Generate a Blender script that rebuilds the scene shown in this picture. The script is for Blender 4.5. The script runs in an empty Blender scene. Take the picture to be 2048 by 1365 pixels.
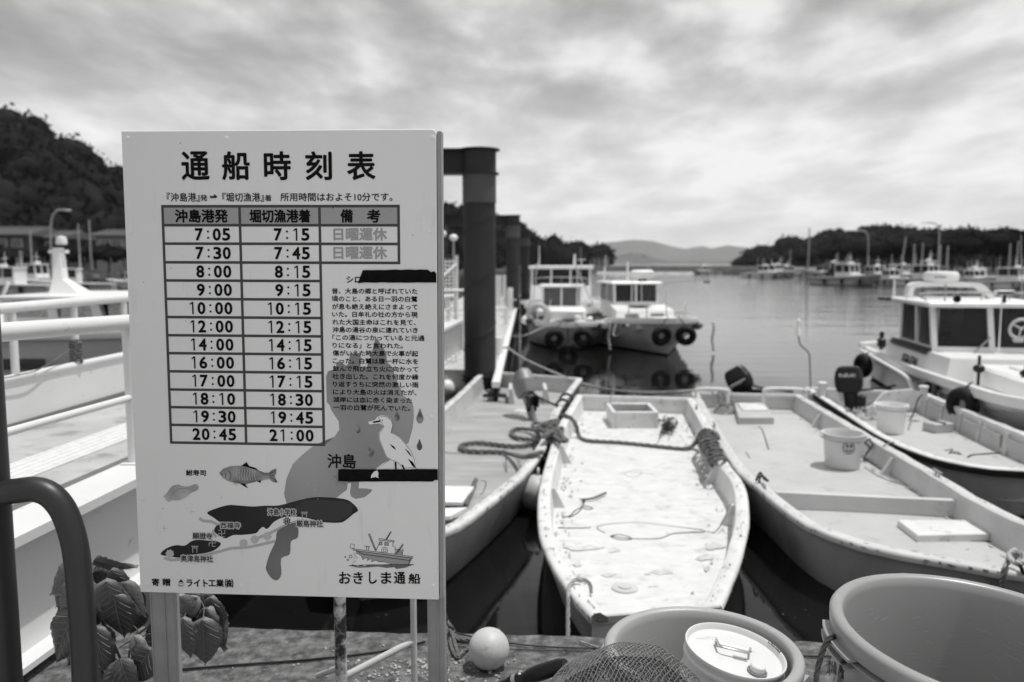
import bpy, math, random
import numpy as np
from mathutils import Matrix, Vector
random.seed(7)
rng = np.random.default_rng(7)
SC = bpy.context.scene
COL = SC.collection
PI = math.pi

# ------------------------------------------------------------------ camera, light, exposure
FPX = 1593.0                       # focal length in pixels of the 2048 px wide photograph (28 mm)
TH = math.atan(157 / FPX)          # the camera looks a little down
EYE = (0.0, 0.0, 1.6)
cam_d = bpy.data.cameras.new('camera')
cam = bpy.data.objects.new('camera', cam_d)
COL.objects.link(cam)
cam_d.sensor_width = 36
cam_d.lens = 36 * FPX / 2048
cam_d.clip_start = 0.05
cam_d.clip_end = 30000
cam_d.dof.use_dof = True
cam_d.dof.focus_distance = 2.3
cam_d.dof.aperture_fstop = 2.5
cam.location = EYE
cam.rotation_euler = (PI / 2 - TH, 0, 0)
SC.camera = cam

SUN_DIR = Vector((0.27, 0.012, 0.96)).normalized()
sd = bpy.data.lights.new('sun', 'SUN')
sd.energy = 3.0
sd.angle = math.radians(0.6)
sd.color = (1, 0.995, 0.985)
so = bpy.data.objects.new('sun', sd)
COL.objects.link(so)
so.rotation_euler = SUN_DIR.to_track_quat('Z', 'Y').to_euler()

W = bpy.data.worlds.new('World')
SC.world = W
W.use_nodes = True
nt = W.node_tree
for n in list(nt.nodes):
    nt.nodes.remove(n)
def wn(t, **k):
    n = nt.nodes.new(t)
    for a, b in k.items():
        setattr(n, a, b)
    return n
def wl(a, b): nt.links.new(a, b)
def wmath(op, a, b=None, clamp=False):
    n = wn('ShaderNodeMath', operation=op, use_clamp=clamp)
    for i, v in enumerate((a, b)):
        if v is None: continue
        if isinstance(v, (int, float)): n.inputs[i].default_value = v
        else: wl(v, n.inputs[i])
    return n.outputs[0]
sky = wn('ShaderNodeTexSky', sky_type='NISHITA')
sky.sun_disc = False
sky.sun_elevation = math.asin(SUN_DIR.z)
sky.sun_rotation = math.atan2(SUN_DIR.x, SUN_DIR.y)
bw = wn('ShaderNodeRGBToBW')
wl(sky.outputs[0], bw.inputs[0])
tc = wn('ShaderNodeTexCoord')
sep = wn('ShaderNodeSeparateXYZ')
wl(tc.outputs['Generated'], sep.inputs[0])
zc = wmath('MAXIMUM', sep.outputs[2], 0.0)
den = wmath('ADD', zc, 0.13)
cx = wmath('DIVIDE', sep.outputs[0], den)
cy = wmath('DIVIDE', sep.outputs[1], den)
comb = wn('ShaderNodeCombineXYZ')
wl(cx, comb.inputs[0]); wl(cy, comb.inputs[1])
def noise(scale, detail, rough, off, stretch=(1, 1, 1), dist=0.0):
    m = wn('ShaderNodeMapping')
    m.inputs['Location'].default_value = off
    m.inputs['Scale'].default_value = stretch
    wl(comb.outputs[0], m.inputs[0])
    n = wn('ShaderNodeTexNoise')
    n.inputs['Scale'].default_value = scale
    n.inputs['Detail'].default_value = detail
    n.inputs['Roughness'].default_value = rough
    n.inputs['Distortion'].default_value = dist
    wl(m.outputs[0], n.inputs[0])
    return n.outputs[0]
def ramp(inp, stops, interp='EASE'):
    r = wn('ShaderNodeValToRGB')
    r.color_ramp.interpolation = interp
    e = r.color_ramp.elements
    while len(e) < len(stops): e.new(0.5)
    for i, (p, v) in enumerate(stops):
        e[i].position = p; e[i].color = (v, v, v, 1)
    wl(inp, r.inputs[0])
    return r.outputs[0]
big = noise(0.62, 3, 0.5, (3.1, 1.4, 0), (0.8, 1, 1))          # slow change of thickness
# heaps drawn out sideways and crowding together towards the horizon
lg = wmath('MULTIPLY', wmath('LOGARITHM', wmath('ADD', zc, 0.10), 2.71828), 4.7)
def cloudvec(dz):
    c = wn('ShaderNodeCombineXYZ'); d_ = wmath('ADD', zc, 0.5)
    wl(wmath('MULTIPLY', wmath('DIVIDE', sep.outputs[0], d_), 5.4), c.inputs[0]); wl(wmath('MULTIPLY', sep.outputs[1], 1.6), c.inputs[1]); wl(wmath('ADD', lg, dz), c.inputs[2]); return c
comb_keep = comb
comb = cloudvec(0.0); mid = noise(1.3, 12, 0.66, (0.6, 5.2, 2.3), (1, 1, 1), 0.12)
comb = cloudvec(0.34); mid_up = noise(1.3, 5, 0.5, (0.6, 5.2, 2.3), (1, 1, 1), 0.12)
comb = comb_keep
s1 = wmath('MULTIPLY', big, 0.42)
s2 = wmath('MULTIPLY', mid, 0.84)
dens = wmath('ADD', s1, s2)
relief = wmath('MULTIPLY', wmath('SUBTRACT', mid, mid_up), 0.75)     # lit tops, darker undersides
dens = wmath('SUBTRACT', dens, relief)
# the cloud sheet is thicker to the left and overhead, thin and bright to the right
side = wmath('MULTIPLY', sep.outputs[0], 0.02)
dens = wmath('SUBTRACT', dens, side)
cloud = ramp(dens, [(0.49, 0.78), (0.56, 0.66), (0.61, 0.55), (0.67, 0.46), (0.74, 0.37), (0.86, 0.29)], 'LINEAR')
hor = ramp(sep.outputs[2], [(0.0, 1.0), (0.10, 0.62), (0.24, 0.0)], 'EASE')
mixh = wn('ShaderNodeMix', data_type='RGBA')
hb = wmath('MULTIPLY', hor, 0.55)
wl(hb, mixh.inputs[0]); wl(cloud, mixh.inputs[6])
mixh.inputs[7].default_value = (1.0, 1.0, 1.0, 1)
up = wmath('MULTIPLY', mixh.outputs[2], 10.0)
skymix = wn('ShaderNodeMix', data_type='RGBA')
skymix.inputs[0].default_value = 0.93
wl(bw.outputs[0], skymix.inputs[6]); wl(up, skymix.inputs[7])
bg = wn('ShaderNodeBackground')
bg.inputs[1].default_value = 0.1
wl(skymix.outputs[2], bg.inputs[0])
wo = wn('ShaderNodeOutputWorld')
wl(bg.outputs[0], wo.inputs[0])

SC.view_settings.view_transform = 'Standard'
SC.view_settings.look = 'None'
SC.view_settings.exposure = 0.22
SC.view_settings.gamma = 1
SC.cycles.volume_bounces = 1
SC.cycles.max_bounces = 8
SC.cycles.caustics_reflective = False
SC.cycles.caustics_refractive = False

# ------------------------------------------------------------------ helpers
MATS = {}
def mat(name, v, rough=0.6, metal=0.0, var=0.0, vs=4.0, bump=0.0, bs=30.0, stain=0.0, ss=3.0, sv=0.1, st=0.6, spec=0.5, alpha=1.0, stretch=None, detail=4, bdist=0.01, coat=0.0, uvz=None):
    """grey procedural material: slow tone variation, stains with a hard edge, fine relief"""
    if name in MATS: return MATS[name]
    m = bpy.data.materials.new(name); m.use_nodes = True
    t = m.node_tree; b = t.nodes['Principled BSDF']
    b.inputs['Base Color'].default_value = (v, v, v, 1)
    b.inputs['Roughness'].default_value = rough
    b.inputs['Metallic'].default_value = metal
    b.inputs['Specular IOR Level'].default_value = spec
    if coat: b.inputs['Coat Weight'].default_value = coat
    tcn = t.nodes.new('ShaderNodeTexCoord')
    vec = tcn.outputs['Object']
    if stretch:
        mp = t.nodes.new('ShaderNodeMapping'); mp.inputs['Scale'].default_value = stretch
        t.links.new(vec, mp.inputs[0]); vec = mp.outputs[0]
    def nz(scale, d=4, r=0.55):
        n = t.nodes.new('ShaderNodeTexNoise'); n.inputs['Scale'].default_value = scale
        n.inputs['Detail'].default_value = d; n.inputs['Roughness'].default_value = r
        t.links.new(vec, n.inputs[0]); return n.outputs[0]
    def rp(inp, stops):
        r = t.nodes.new('ShaderNodeValToRGB'); e = r.color_ramp.elements
        while len(e) < len(stops): e.new(0.5)
        for i, (p, q) in enumerate(stops): e[i].position = p; e[i].color = (q, q, q, 1)
        t.links.new(inp, r.inputs[0]); return r.outputs[0]
    col = None
    if var:
        col = rp(nz(vs, detail), [(0.3, max(v * (1 - var), 0.003)), (0.7, min(v * (1 + var), 0.9))])
    if stain:
        mx = t.nodes.new('ShaderNodeMix'); mx.data_type = 'RGBA'
        f = rp(nz(ss, 7, 0.68), [(st - 0.03, 0.0), (st + 0.09, stain)])
        t.links.new(f, mx.inputs[0])
        if col is not None: t.links.new(col, mx.inputs[6])
        else: mx.inputs[6].default_value = (v, v, v, 1)
        mx.inputs[7].default_value = (sv, sv, sv, 1)
        col = mx.outputs[2]
    if col is not None: t.links.new(col, b.inputs['Base Color'])
    if bump:
        bn = t.nodes.new('ShaderNodeBump'); bn.inputs['Strength'].default_value = bump; bn.inputs['Distance'].default_value = bdist
        t.links.new(nz(bs, 5), bn.inputs['Height']); t.links.new(bn.outputs[0], b.inputs['Normal'])
    MATS[name] = m
    return m

WM = {}     # world matrix of every object that has children
def tag(o, label=None, cat=None, group=None, kind=None):
    if label: o['label'] = label
    if cat: o['category'] = cat
    if group: o['group'] = group
    if kind: o['kind'] = kind
    return o
def thing(name, label, cat, loc=(0, 0, 0), rz=0.0, group=None, rot=None):
    o = bpy.data.objects.new(name, None); COL.objects.link(o)
    o.empty_display_size = 0.2
    o.location = loc
    o.rotation_euler = rot if rot else (0, 0, rz)
    WM[o.name] = Matrix.Translation(loc) @ o.rotation_euler.to_matrix().to_4x4()
    return tag(o, label, cat, group)

class MB:
    def __init__(self): self.v = []; self.f = []
    def add(self, vs, fs):
        k = len(self.v); self.v.extend([tuple(map(float, p)) for p in vs]); self.f.extend([tuple(i + k for i in q) for q in fs]); return self
    def box(self, c, s, rz=0.0, R=None):
        hx, hy, hz = s[0] / 2, s[1] / 2, s[2] / 2
        P = np.array([(x * hx, y * hy, z * hz) for z in (-1, 1) for x, y in ((-1, -1), (1, -1), (1, 1), (-1, 1))])
        if R is None:
            ca, sa = math.cos(rz), math.sin(rz); R = np.array([[ca, -sa, 0], [sa, ca, 0], [0, 0, 1]])
        P = P @ np.array(R).T + np.array(c)
        return self.add(P, [(3, 2, 1, 0), (4, 5, 6, 7), (0, 1, 5, 4), (1, 2, 6, 5), (2, 3, 7, 6), (3, 0, 4, 7)])
    def bbox(self, c, s, b=0.01, rz=0.0):
        """box with chamfered upright and top edges"""
        hx, hy, hz = s[0] / 2, s[1] / 2, s[2] / 2
        def ring(x, y, c_, z): return [(-x + c_, -y, z), (x - c_, -y, z), (x, -y + c_, z), (x, y - c_, z), (x - c_, y, z), (-x + c_, y, z), (-x, y - c_, z), (-x, -y + c_, z)]
        rings = [ring(hx - b, hy - b, b, -hz), ring(hx, hy, b, -hz + b), ring(hx, hy, b, hz - b), ring(hx - b, hy - b, b, hz)]
        ca, sa = math.cos(rz), math.sin(rz); R = np.array([[ca, -sa, 0], [sa, ca, 0], [0, 0, 1]])
        return self.loft([np.array(r) @ R.T + np.array(c) for r in rings], True)
    def loft(self, rings, cap=True, closed=True):
        n = len(rings[0]); vs = [p for r in rings for p in r]; fs = []
        for i in range(len(rings) - 1):
            for j in range(n if closed else n - 1):
                a = i * n + j; b = i * n + (j + 1) % n
                fs.append((a, b, b + n, a + n))
        if cap:
            fs.append(tuple(range(n))[::-1]); fs.append(tuple(range((len(rings) - 1) * n, len(rings) * n)))
        return self.add(vs, fs)
    def tube(self, path, r, n=10, cap=True):
        P = [Vector(p) for p in path]; m = len(P)
        rr = r if hasattr(r, '__len__') else [r] * m
        T = []
        for i in range(m):
            t = (P[min(i + 1, m - 1)] - P[max(i - 1, 0)]); T.append(t.normalized() if t.length > 1e-9 else Vector((0, 0, 1)))
        u = T[0].cross(Vector((0, 0, 1)))
        if u.length < 1e-3: u = T[0].cross(Vector((1, 0, 0)))
        u.normalize(); rings = []
        for i in range(m):
            u = (u - T[i] * u.dot(T[i]))
            if u.length < 1e-6: u = T[i].orthogonal()
            u.normalize(); w = T[i].cross(u)
            rings.append([P[i] + (u * math.cos(a) + w * math.sin(a)) * rr[i] for a in [2 * PI * k / n for k in range(n)]])
        return self.loft(rings, cap)
    def lathe(self, prof, c=(0, 0, 0), n=32, M=None, cap=False):
        rings = []
        for r, z in prof:
            rings.append([Vector((r * math.cos(2 * PI * k / n), r * math.sin(2 * PI * k / n), z)) for k in range(n)])
        if M is not None: rings = [[M @ p for p in q] for q in rings]
        rings = [[p + Vector(c) for p in q] for q in rings]
        return self.loft(rings, cap)
    def torus(self, c, R, r, ax=(0, 1, 0), n=24, m=10, sq=1.0):
        ax = Vector(ax).normalized(); u = ax.orthogonal().normalized(); w = ax.cross(u); c = Vector(c)
        vs = []; fs = []
        for i in range(n):
            a = 2 * PI * i / n; d = u * math.cos(a) + w * math.sin(a)
            for j in range(m):
                b = 2 * PI * j / m; vs.append(c + d * (R + r * math.cos(b)) + ax * (r * sq * math.sin(b)))
        for i in range(n):
            for j in range(m):
                fs.append((i * m + j, ((i + 1) % n) * m + j, ((i + 1) % n) * m + (j + 1) % m, i * m + (j + 1) % m))
        return self.add(vs, fs)
    def sphere(self, c, r, n=24, m=14, s=(1, 1, 1)):
        prof = [(max(1e-4, math.sin(PI * i / m)), -math.cos(PI * i / m)) for i in range(m + 1)]
        rings = [[Vector((c[0] + r * s[0] * a * math.cos(2 * PI * k / n), c[1] + r * s[1] * a * math.sin(2 * PI * k / n), c[2] + r * s[2] * z)) for k in range(n)] for a, z in prof]
        return self.loft(rings, False)
    def prism(self, pts, z0, z1):
        n = len(pts); return self.loft([[(p[0], p[1], z0) for p in pts], [(p[0], p[1], z1) for p in pts]], True)
    def build(self, name, m, parent=None, world=True, smooth=True, ang=35, label=None):
        me = bpy.data.meshes.new(name)
        V = self.v
        if parent is not None and world and parent.name in WM:
            inv = np.array(WM[parent.name].inverted()); A = np.array(V); V = (A @ inv[:3, :3].T + inv[:3, 3])
            V = [tuple(p) for p in V]
        me.from_pydata(V, [], self.f); me.update()
        if smooth:
            me.shade_smooth(); me.set_sharp_from_angle(angle=math.radians(ang))
        me.materials.append(m)
        o = bpy.data.objects.new(name, me); COL.objects.link(o)
        if parent is not None:
            o.parent = parent
            if parent.name in WM: WM[o.name] = WM[parent.name]
        if label: o['label'] = label
        return o

def np_mesh(name, V, F, m, parent=None, smooth=False):
    """fast mesh from numpy arrays; F is k x 3 or k x 4"""
    me = bpy.data.meshes.new(name); k = F.shape[1]
    me.vertices.add(len(V)); me.vertices.foreach_set('co', np.asarray(V, np.float32).ravel())
    me.loops.add(F.size); me.loops.foreach_set('vertex_index', F.astype(np.int32).ravel())
    me.polygons.add(len(F)); me.polygons.foreach_set('loop_start', np.arange(0, F.size, k, dtype=np.int32))
    if smooth: me.polygons.foreach_set('use_smooth', np.ones(len(F), bool))
    me.update(calc_edges=True); me.materials.append(m)
    o = bpy.data.objects.new(name, me); COL.objects.link(o)
    if parent is not None: o.parent = parent
    return o

def kids(o, pool): return [c for c in pool if c.parent is o]
def copy_tree(o, pool, parent=None, loc=None, rz=None, label=None):
    c = o.copy(); COL.objects.link(c)
    if parent is not None: c.parent = parent
    if loc is not None: c.location = loc
    if rz is not None: c.rotation_euler = (0, 0, rz)
    if label: c['label'] = label
    for ch in kids(o, pool): copy_tree(ch, pool, c)
    return c

def ray(u, v):
    a = (u - 1024) / FPX; b = -(v - 682.5) / FPX
    return Vector((a, math.cos(TH) + b * math.sin(TH), -math.sin(TH) + b * math.cos(TH)))
def PZ(u, v, z):
    d = ray(u, v); t = (z - EYE[2]) / d.z; return Vector(EYE) + d * t
def PY(u, v, y):
    d = ray(u, v); return Vector(EYE) + d * (y / d.y)
def spline(pts, n=8, closed=False):
    P = [Vector(p) for p in pts]; out = []; m = len(P)
    for i in range(m if closed else m - 1):
        if closed: a, b, c, d = P[(i - 1) % m], P[i], P[(i + 1) % m], P[(i + 2) % m]
        else: a, b, c, d = P[max(i - 1, 0)], P[i], P[i + 1], P[min(i + 2, m - 1)]
        for k in range(n):
            t = k / n
            out.append(0.5 * ((2 * b) + (c - a) * t + (2 * a - 5 * b + 4 * c - d) * t * t + (3 * b - a - 3 * c + d) * t ** 3))
    if not closed: out.append(P[-1])
    return out
def resample(path, step):
    P = [Vector(p) for p in path]; L = [0]
    for a, b in zip(P, P[1:]): L.append(L[-1] + (b - a).length)
    n = max(2, int(L[-1] / step)); out = []; j = 0
    for i in range(n + 1):
        s = L[-1] * i / n
        while j < len(P) - 2 and L[j + 1] < s: j += 1
        t = (s - L[j]) / max(L[j + 1] - L[j], 1e-9); out.append(P[j].lerp(P[j + 1], t))
    return out
def rope_mb(path, r, strands=3, lay=5.0, n=5, step=None):
    """laid rope: three strands wound round the path"""
    P = resample(path, step or r * 0.9); mb = MB(); m = len(P)
    T = [(P[min(i + 1, m - 1)] - P[max(i - 1, 0)]).normalized() for i in range(m)]
    u = T[0].orthogonal().normalized(); U = []
    for i in range(m):
        u = u - T[i] * u.dot(T[i]); u.normalize(); U.append(u.copy())
    s = 0; ph = [0]
    for a, b in zip(P, P[1:]): s += (b - a).length; ph.append(2 * PI * s / (r * 2 * lay))
    for k in range(strands):
        q = []
        for i in range(m):
            w = T[i].cross(U[i]); a = ph[i] + 2 * PI * k / strands
            q.append(P[i] + (U[i] * math.cos(a) + w * math.sin(a)) * r * 0.5)
        mb.tube(q, r * 0.56, n)
    return mb
def rope(name, label, path, r, m, group=None, step=None, cat='rope'):
    o = rope_mb(path, r, step=step).build(name, m, smooth=True, ang=60)
    return tag(o, label, cat, group)
def line(name, label, path, r, m, cat='rope', group=None):
    o = MB().tube(spline(path, 6), r, 6).build(name, m, smooth=True, ang=60); return tag(o, label, cat, group)

# ------------------------------------------------------------------ materials
m_white = mat('white_gelcoat', .62, .5, var=.10, vs=3.5, stain=.7, ss=9, sv=.26, st=.59, bump=.06, bs=60)
m_whitep = mat('white_paint', .78, .38, var=.04, vs=3, stain=.6, ss=9, sv=.30, st=.70)
m_deckw = mat('worn_white_deck', .60, .55, var=.09, vs=7, stain=.55, ss=6, sv=.34, st=.57, bump=.1, bs=50, stretch=(1, 1.5, 1), detail=8)
m_deckg = mat('pale_grey_deck', .43, .55, var=.08, vs=2, stain=.5, ss=6, sv=.27, st=.60, bump=.05, bs=50)
m_woodd = mat('weathered_plywood_deck', .33, .7, var=.20, vs=1.6, stain=.45, ss=1.4, sv=.27, st=.53, bump=.2, bs=14, stretch=(1, 4, 1))
m_gunw = mat('weathered_gunwale', .55, .6, var=.18, vs=5, stain=.6, ss=6, sv=.20, st=.58, bump=.15, bs=40)
m_hull = mat('greyed_hull', .42, .5, var=.2, vs=2.5, stain=.5, ss=3, sv=.14, st=.55, bump=.05, bs=30, stretch=(1, 1, .5))
m_antif = mat('dark_bottom_paint', .03, .6, var=.3, vs=5)
m_rubber = mat('black_rubber', .008, .7, spec=.25, var=.3, vs=10, bump=.3, bs=40)
m_dark = mat('dark_painted_steel', .016, .42, var=.15, vs=3, bump=.03, bs=120)
m_pile = mat('dark_pile_coating', .026, .6, spec=.3, var=.12, vs=2.0, stain=.3, ss=4, sv=.042, st=.6, bump=.03, bs=20, bdist=.02)
m_black = mat('black_plastic', .006, .35, spec=.35, var=.1)
m_tub = mat('grey_tub_plastic', .34, .40, var=.07, vs=2.5, bump=.05, bs=90, stain=.5, ss=22, sv=.50, st=.66, stretch=(1, 1, .25))
m_steel = mat('galvanised_steel', .38, .45, metal=.6, var=.15, vs=10, bump=.05, bs=80)
m_chrome = mat('bright_steel', .6, .25, metal=.9)
m_ropeg = mat('grey_worn_rope', .115, .85, var=.35, vs=25, bump=.4, bs=200)
m_roped = mat('dark_rope', .035, .85, var=.3, vs=30, bump=.4, bs=200)
m_ropel = mat('pale_rope', .34, .85, var=.25, vs=25, bump=.4, bs=200)
m_glass = mat('dark_cabin_glass', .012, .12, spec=.3)
MATS['dark_cabin_glass'].node_tree.nodes['Principled BSDF'].inputs['Alpha'].default_value = .55
m_glassl = mat('pale_cabin_glass', .12, .10, spec=.6)
MATS['pale_cabin_glass'].node_tree.nodes['Principled BSDF'].inputs['Alpha'].default_value = .55
m_buoy = mat('pale_float_plastic', .48, .5, var=.10, vs=12, stain=.6, ss=18, sv=.22, st=.60)
m_sign = mat('sign_panel_paint', .76, .42, var=.025, vs=2.5, stain=.30, ss=26, sv=.50, st=.63, stretch=(1, 1, .16))
m_signpost = mat('sign_leg_paint', .27, .5, var=.1, vs=12, stain=.7, ss=30, sv=.12, st=.68, bump=.1, bs=90)
m_ink = mat('black_ink', .004, .7, spec=.12)
m_grid = mat('grid_ink', .065, .6, spec=.15)
m_head = mat('header_tint', .33, .5)
m_rest = mat('rest_day_ink', .33, .5)
m_tape = mat('black_cloth_tape', .006, .85, spec=.1, var=.4, vs=60, bump=.6, bs=400, bdist=.002)
m_isl = mat('island_map_tint', .28, .5, var=.25, vs=3.2, detail=0)
m_isld = mat('island_dark_ink', .018, .5, spec=.25, var=.5, vs=4, detail=0)
m_islm = mat('island_mid_ink', .13, .45, var=.25, vs=5, detail=0)
m_path = mat('path_tint', .42, .5)
m_pale = mat('pale_print', .80, .5)
m_fish = mat('fish_print', .22, .5, var=.5, vs=25, detail=0)
m_grey2 = mat('grey_print', .40, .5, var=.2, vs=20, detail=0)
# ------------------------------------------------------------------ water, quay, land
WZ = -0.75
def water_mat():
    m = bpy.data.materials.new('harbour_water'); m.use_nodes = True; t = m.node_tree; b = t.nodes['Principled BSDF']
    b.inputs['Base Color'].default_value = (.006, .006, .006, 1); b.inputs['Roughness'].default_value = .04; b.inputs['IOR'].default_value = 1.33
    tcn = t.nodes.new('ShaderNodeTexCoord')
    def nz(sc, st, d, r):
        mp = t.nodes.new('ShaderNodeMapping'); mp.inputs['Scale'].default_value = st; t.links.new(tcn.outputs['Object'], mp.inputs[0])
        n = t.nodes.new('ShaderNodeTexNoise'); n.inputs['Scale'].default_value = sc; n.inputs['Detail'].default_value = d; n.inputs['Roughness'].default_value = r
        t.links.new(mp.outputs[0], n.inputs[0]); return n.outputs[0]
    a = nz(1.0, (.5, 1.7, 1), 4, .55); c = nz(.22, (.5, 1.6, 1), 3, .5); e = nz(6, (1, 1.5, 1), 2, .5)
    # the wind reaches the open water only: calm between the moored boats
    sp = t.nodes.new('ShaderNodeSeparateXYZ'); t.links.new(tcn.outputs['Object'], sp.inputs[0])
    mr = t.nodes.new('ShaderNodeMapRange'); mr.inputs[1].default_value = 10; mr.inputs[2].default_value = 60; mr.inputs[3].default_value = .08; mr.inputs[4].default_value = 1.0
    t.links.new(sp.outputs[1], mr.inputs[0])
    def mth(op, x, y):
        n = t.nodes.new('ShaderNodeMath'); n.operation = op
        for i, q in enumerate((x, y)):
            if isinstance(q, (int, float)): n.inputs[i].default_value = q
            else: t.links.new(q, n.inputs[i])
        return n.outputs[0]
    h = mth('ADD', mth('MULTIPLY', a, .035), mth('MULTIPLY', c, .10)); h = mth('ADD', h, mth('MULTIPLY', e, .002)); h = mth('MULTIPLY', h, mr.outputs[0])
    bn = t.nodes.new('ShaderNodeBump'); bn.inputs['Strength'].default_value = 1; bn.inputs['Distance'].default_value = 1.0
    t.links.new(h, bn.inputs['Height']); t.links.new(bn.outputs[0], b.inputs['Normal'])
    return m
mb = MB(); mb.add([(-6400, -60, WZ), (6400, -60, WZ), (6400, 6700, WZ), (-6400, 6700, WZ)], [(0, 1, 2, 3)])
tag(mb.build('harbour_water', water_mat(), smooth=False), kind='structure')

m_conc = mat('quay_concrete', .12, .9, var=.75, vs=20, stain=.7, ss=16, sv=.04, st=.53, bump=.8, bs=45, detail=9, bdist=.02)
def qy(x): return 3.325 - .054 * x
def quay():
    mb = MB(); nx, ny = 240, 10; xs = np.linspace(-9, 9, nx); V = []; F = []
    for j in range(ny + 3):
        for i, x in enumerate(xs):
            e = qy(x) + .010 * math.sin(x * 9) * math.sin(x * 3.7) + .012 * (random.random() - .5)
            if j < ny: y = -6 + (e - .03 + 6) * (j / (ny - 1)) ** .6; z = 0
            elif j == ny: y = e - .008; z = -.012 - .01 * random.random()
            elif j == ny + 1: y = e; z = -.05
            else: y = e; z = -1.4
            V.append((x, y, z))
    for j in range(ny + 2):
        for i in range(nx - 1):
            a = j * nx + i; F.append((a, a + 1, a + nx + 1, a + nx))
    mb.add(V, F); return mb
tag(quay().build('quay', m_conc, ang=50), kind='structure')

m_bounce = mat('bounce_apron_paving', .36, .85, var=.15, vs=2, stain=.4, ss=3, sv=.2, st=.55, bump=.5, bs=60)
tag(MB().add([(-9, -8, .004), (9, -8, .004), (9, 1.7, .004), (-9, 1.7, .004)], [(0, 1, 2, 3)]).build('bounce_apron', m_bounce, smooth=False), kind='structure')  # pale sheet added out of view to bounce light onto the board
# loose grit and shell bits lying on the quay left of the round float
def grit():
    mb = MB()
    for k in range(520):
        if k < 380: x = random.gauss(-.33, .16); y = random.uniform(2.75, 3.08)
        else: x = random.uniform(-1.6, 1.6); y = random.uniform(2.7, 3.28)
        s = random.uniform(.002, .008)
        R = np.array(Matrix.Rotation(random.random() * 6, 3, 'Z') @ Matrix.Rotation(random.random(), 3, 'X'))
        mb.box((x, y, s * .35), (s * 2, s * 1.4, s), R=R)
    return mb
tag(grit().build('gravel', mat('grit', .30, .8, var=.5, vs=30), smooth=False), kind='stuff')

m_soil = mat('hill_soil', .008, .95, var=.3, vs=.05)
m_leaf_far = mat('hill_foliage', .014, .9, var=.7, vs=.16, detail=6, spec=.03)
m_leaf_far2 = mat('shore_tree_foliage', .014, .9, var=.6, vs=.3, detail=6, spec=.03)
m_bark = mat('bark', .06, .9, var=.3, vs=5)

def crown_kit(seed, nleaf, leaf):
    """one crown: lumpy core and leaf clumps spread through its volume, unit radius"""
    r = np.random.default_rng(seed)
    lobes = r.normal(size=(9, 3)); lobes /= np.linalg.norm(lobes, axis=1)[:, None]; lobes[:, 2] = np.abs(lobes[:, 2]) * .8 - .15; lobes *= .52
    lr = r.uniform(.38, .62, 9)
    d = r.normal(size=(nleaf, 3)); d /= np.linalg.norm(d, axis=1)[:, None]
    k = r.integers(0, 9, nleaf); c = lobes[k] + d * (lr[k] * r.uniform(.75, 1.12, nleaf))[:, None]
    c[:, 2] *= .85
    a = r.normal(size=(nleaf, 3)) + d * .6; a /= np.linalg.norm(a, axis=1)[:, None]; b = np.cross(a, r.normal(size=(nleaf, 3))); b /= np.linalg.norm(b, axis=1)[:, None]
    s = (leaf * r.uniform(.6, 1.5, nleaf))[:, None]
    V = np.stack([c - a * s, c + b * s * .6, c + a * s, c - b * s * .6], 1).reshape(-1, 3)
    # cores
    th = np.linspace(0, 2 * PI, 8, endpoint=False); ph = np.linspace(.15, PI - .15, 5)
    sp = np.array([(math.sin(p) * math.cos(q), math.sin(p) * math.sin(q), math.cos(p)) for p in ph for q in th])
    F = [np.arange(nleaf * 4).reshape(-1, 4)]; VV = [V]; off = nleaf * 4
    for i in range(9):
        VV.append(np.column_stack([lobes[i] + sp * lr[i] * .86]) * [1, 1, .85])
        g = []
        for p in range(4):
            for q in range(8): g.append((p * 8 + q, p * 8 + (q + 1) % 8, (p + 1) * 8 + (q + 1) % 8, (p + 1) * 8 + q))
        F.append(np.array(g) + off); off += 40
    return np.concatenate(VV), np.concatenate(F)
KITS = [crown_kit(s, 330, .085) for s in range(5)]
NKITS = [crown_kit(40 + s, 620, .075) for s in range(4)]

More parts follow.
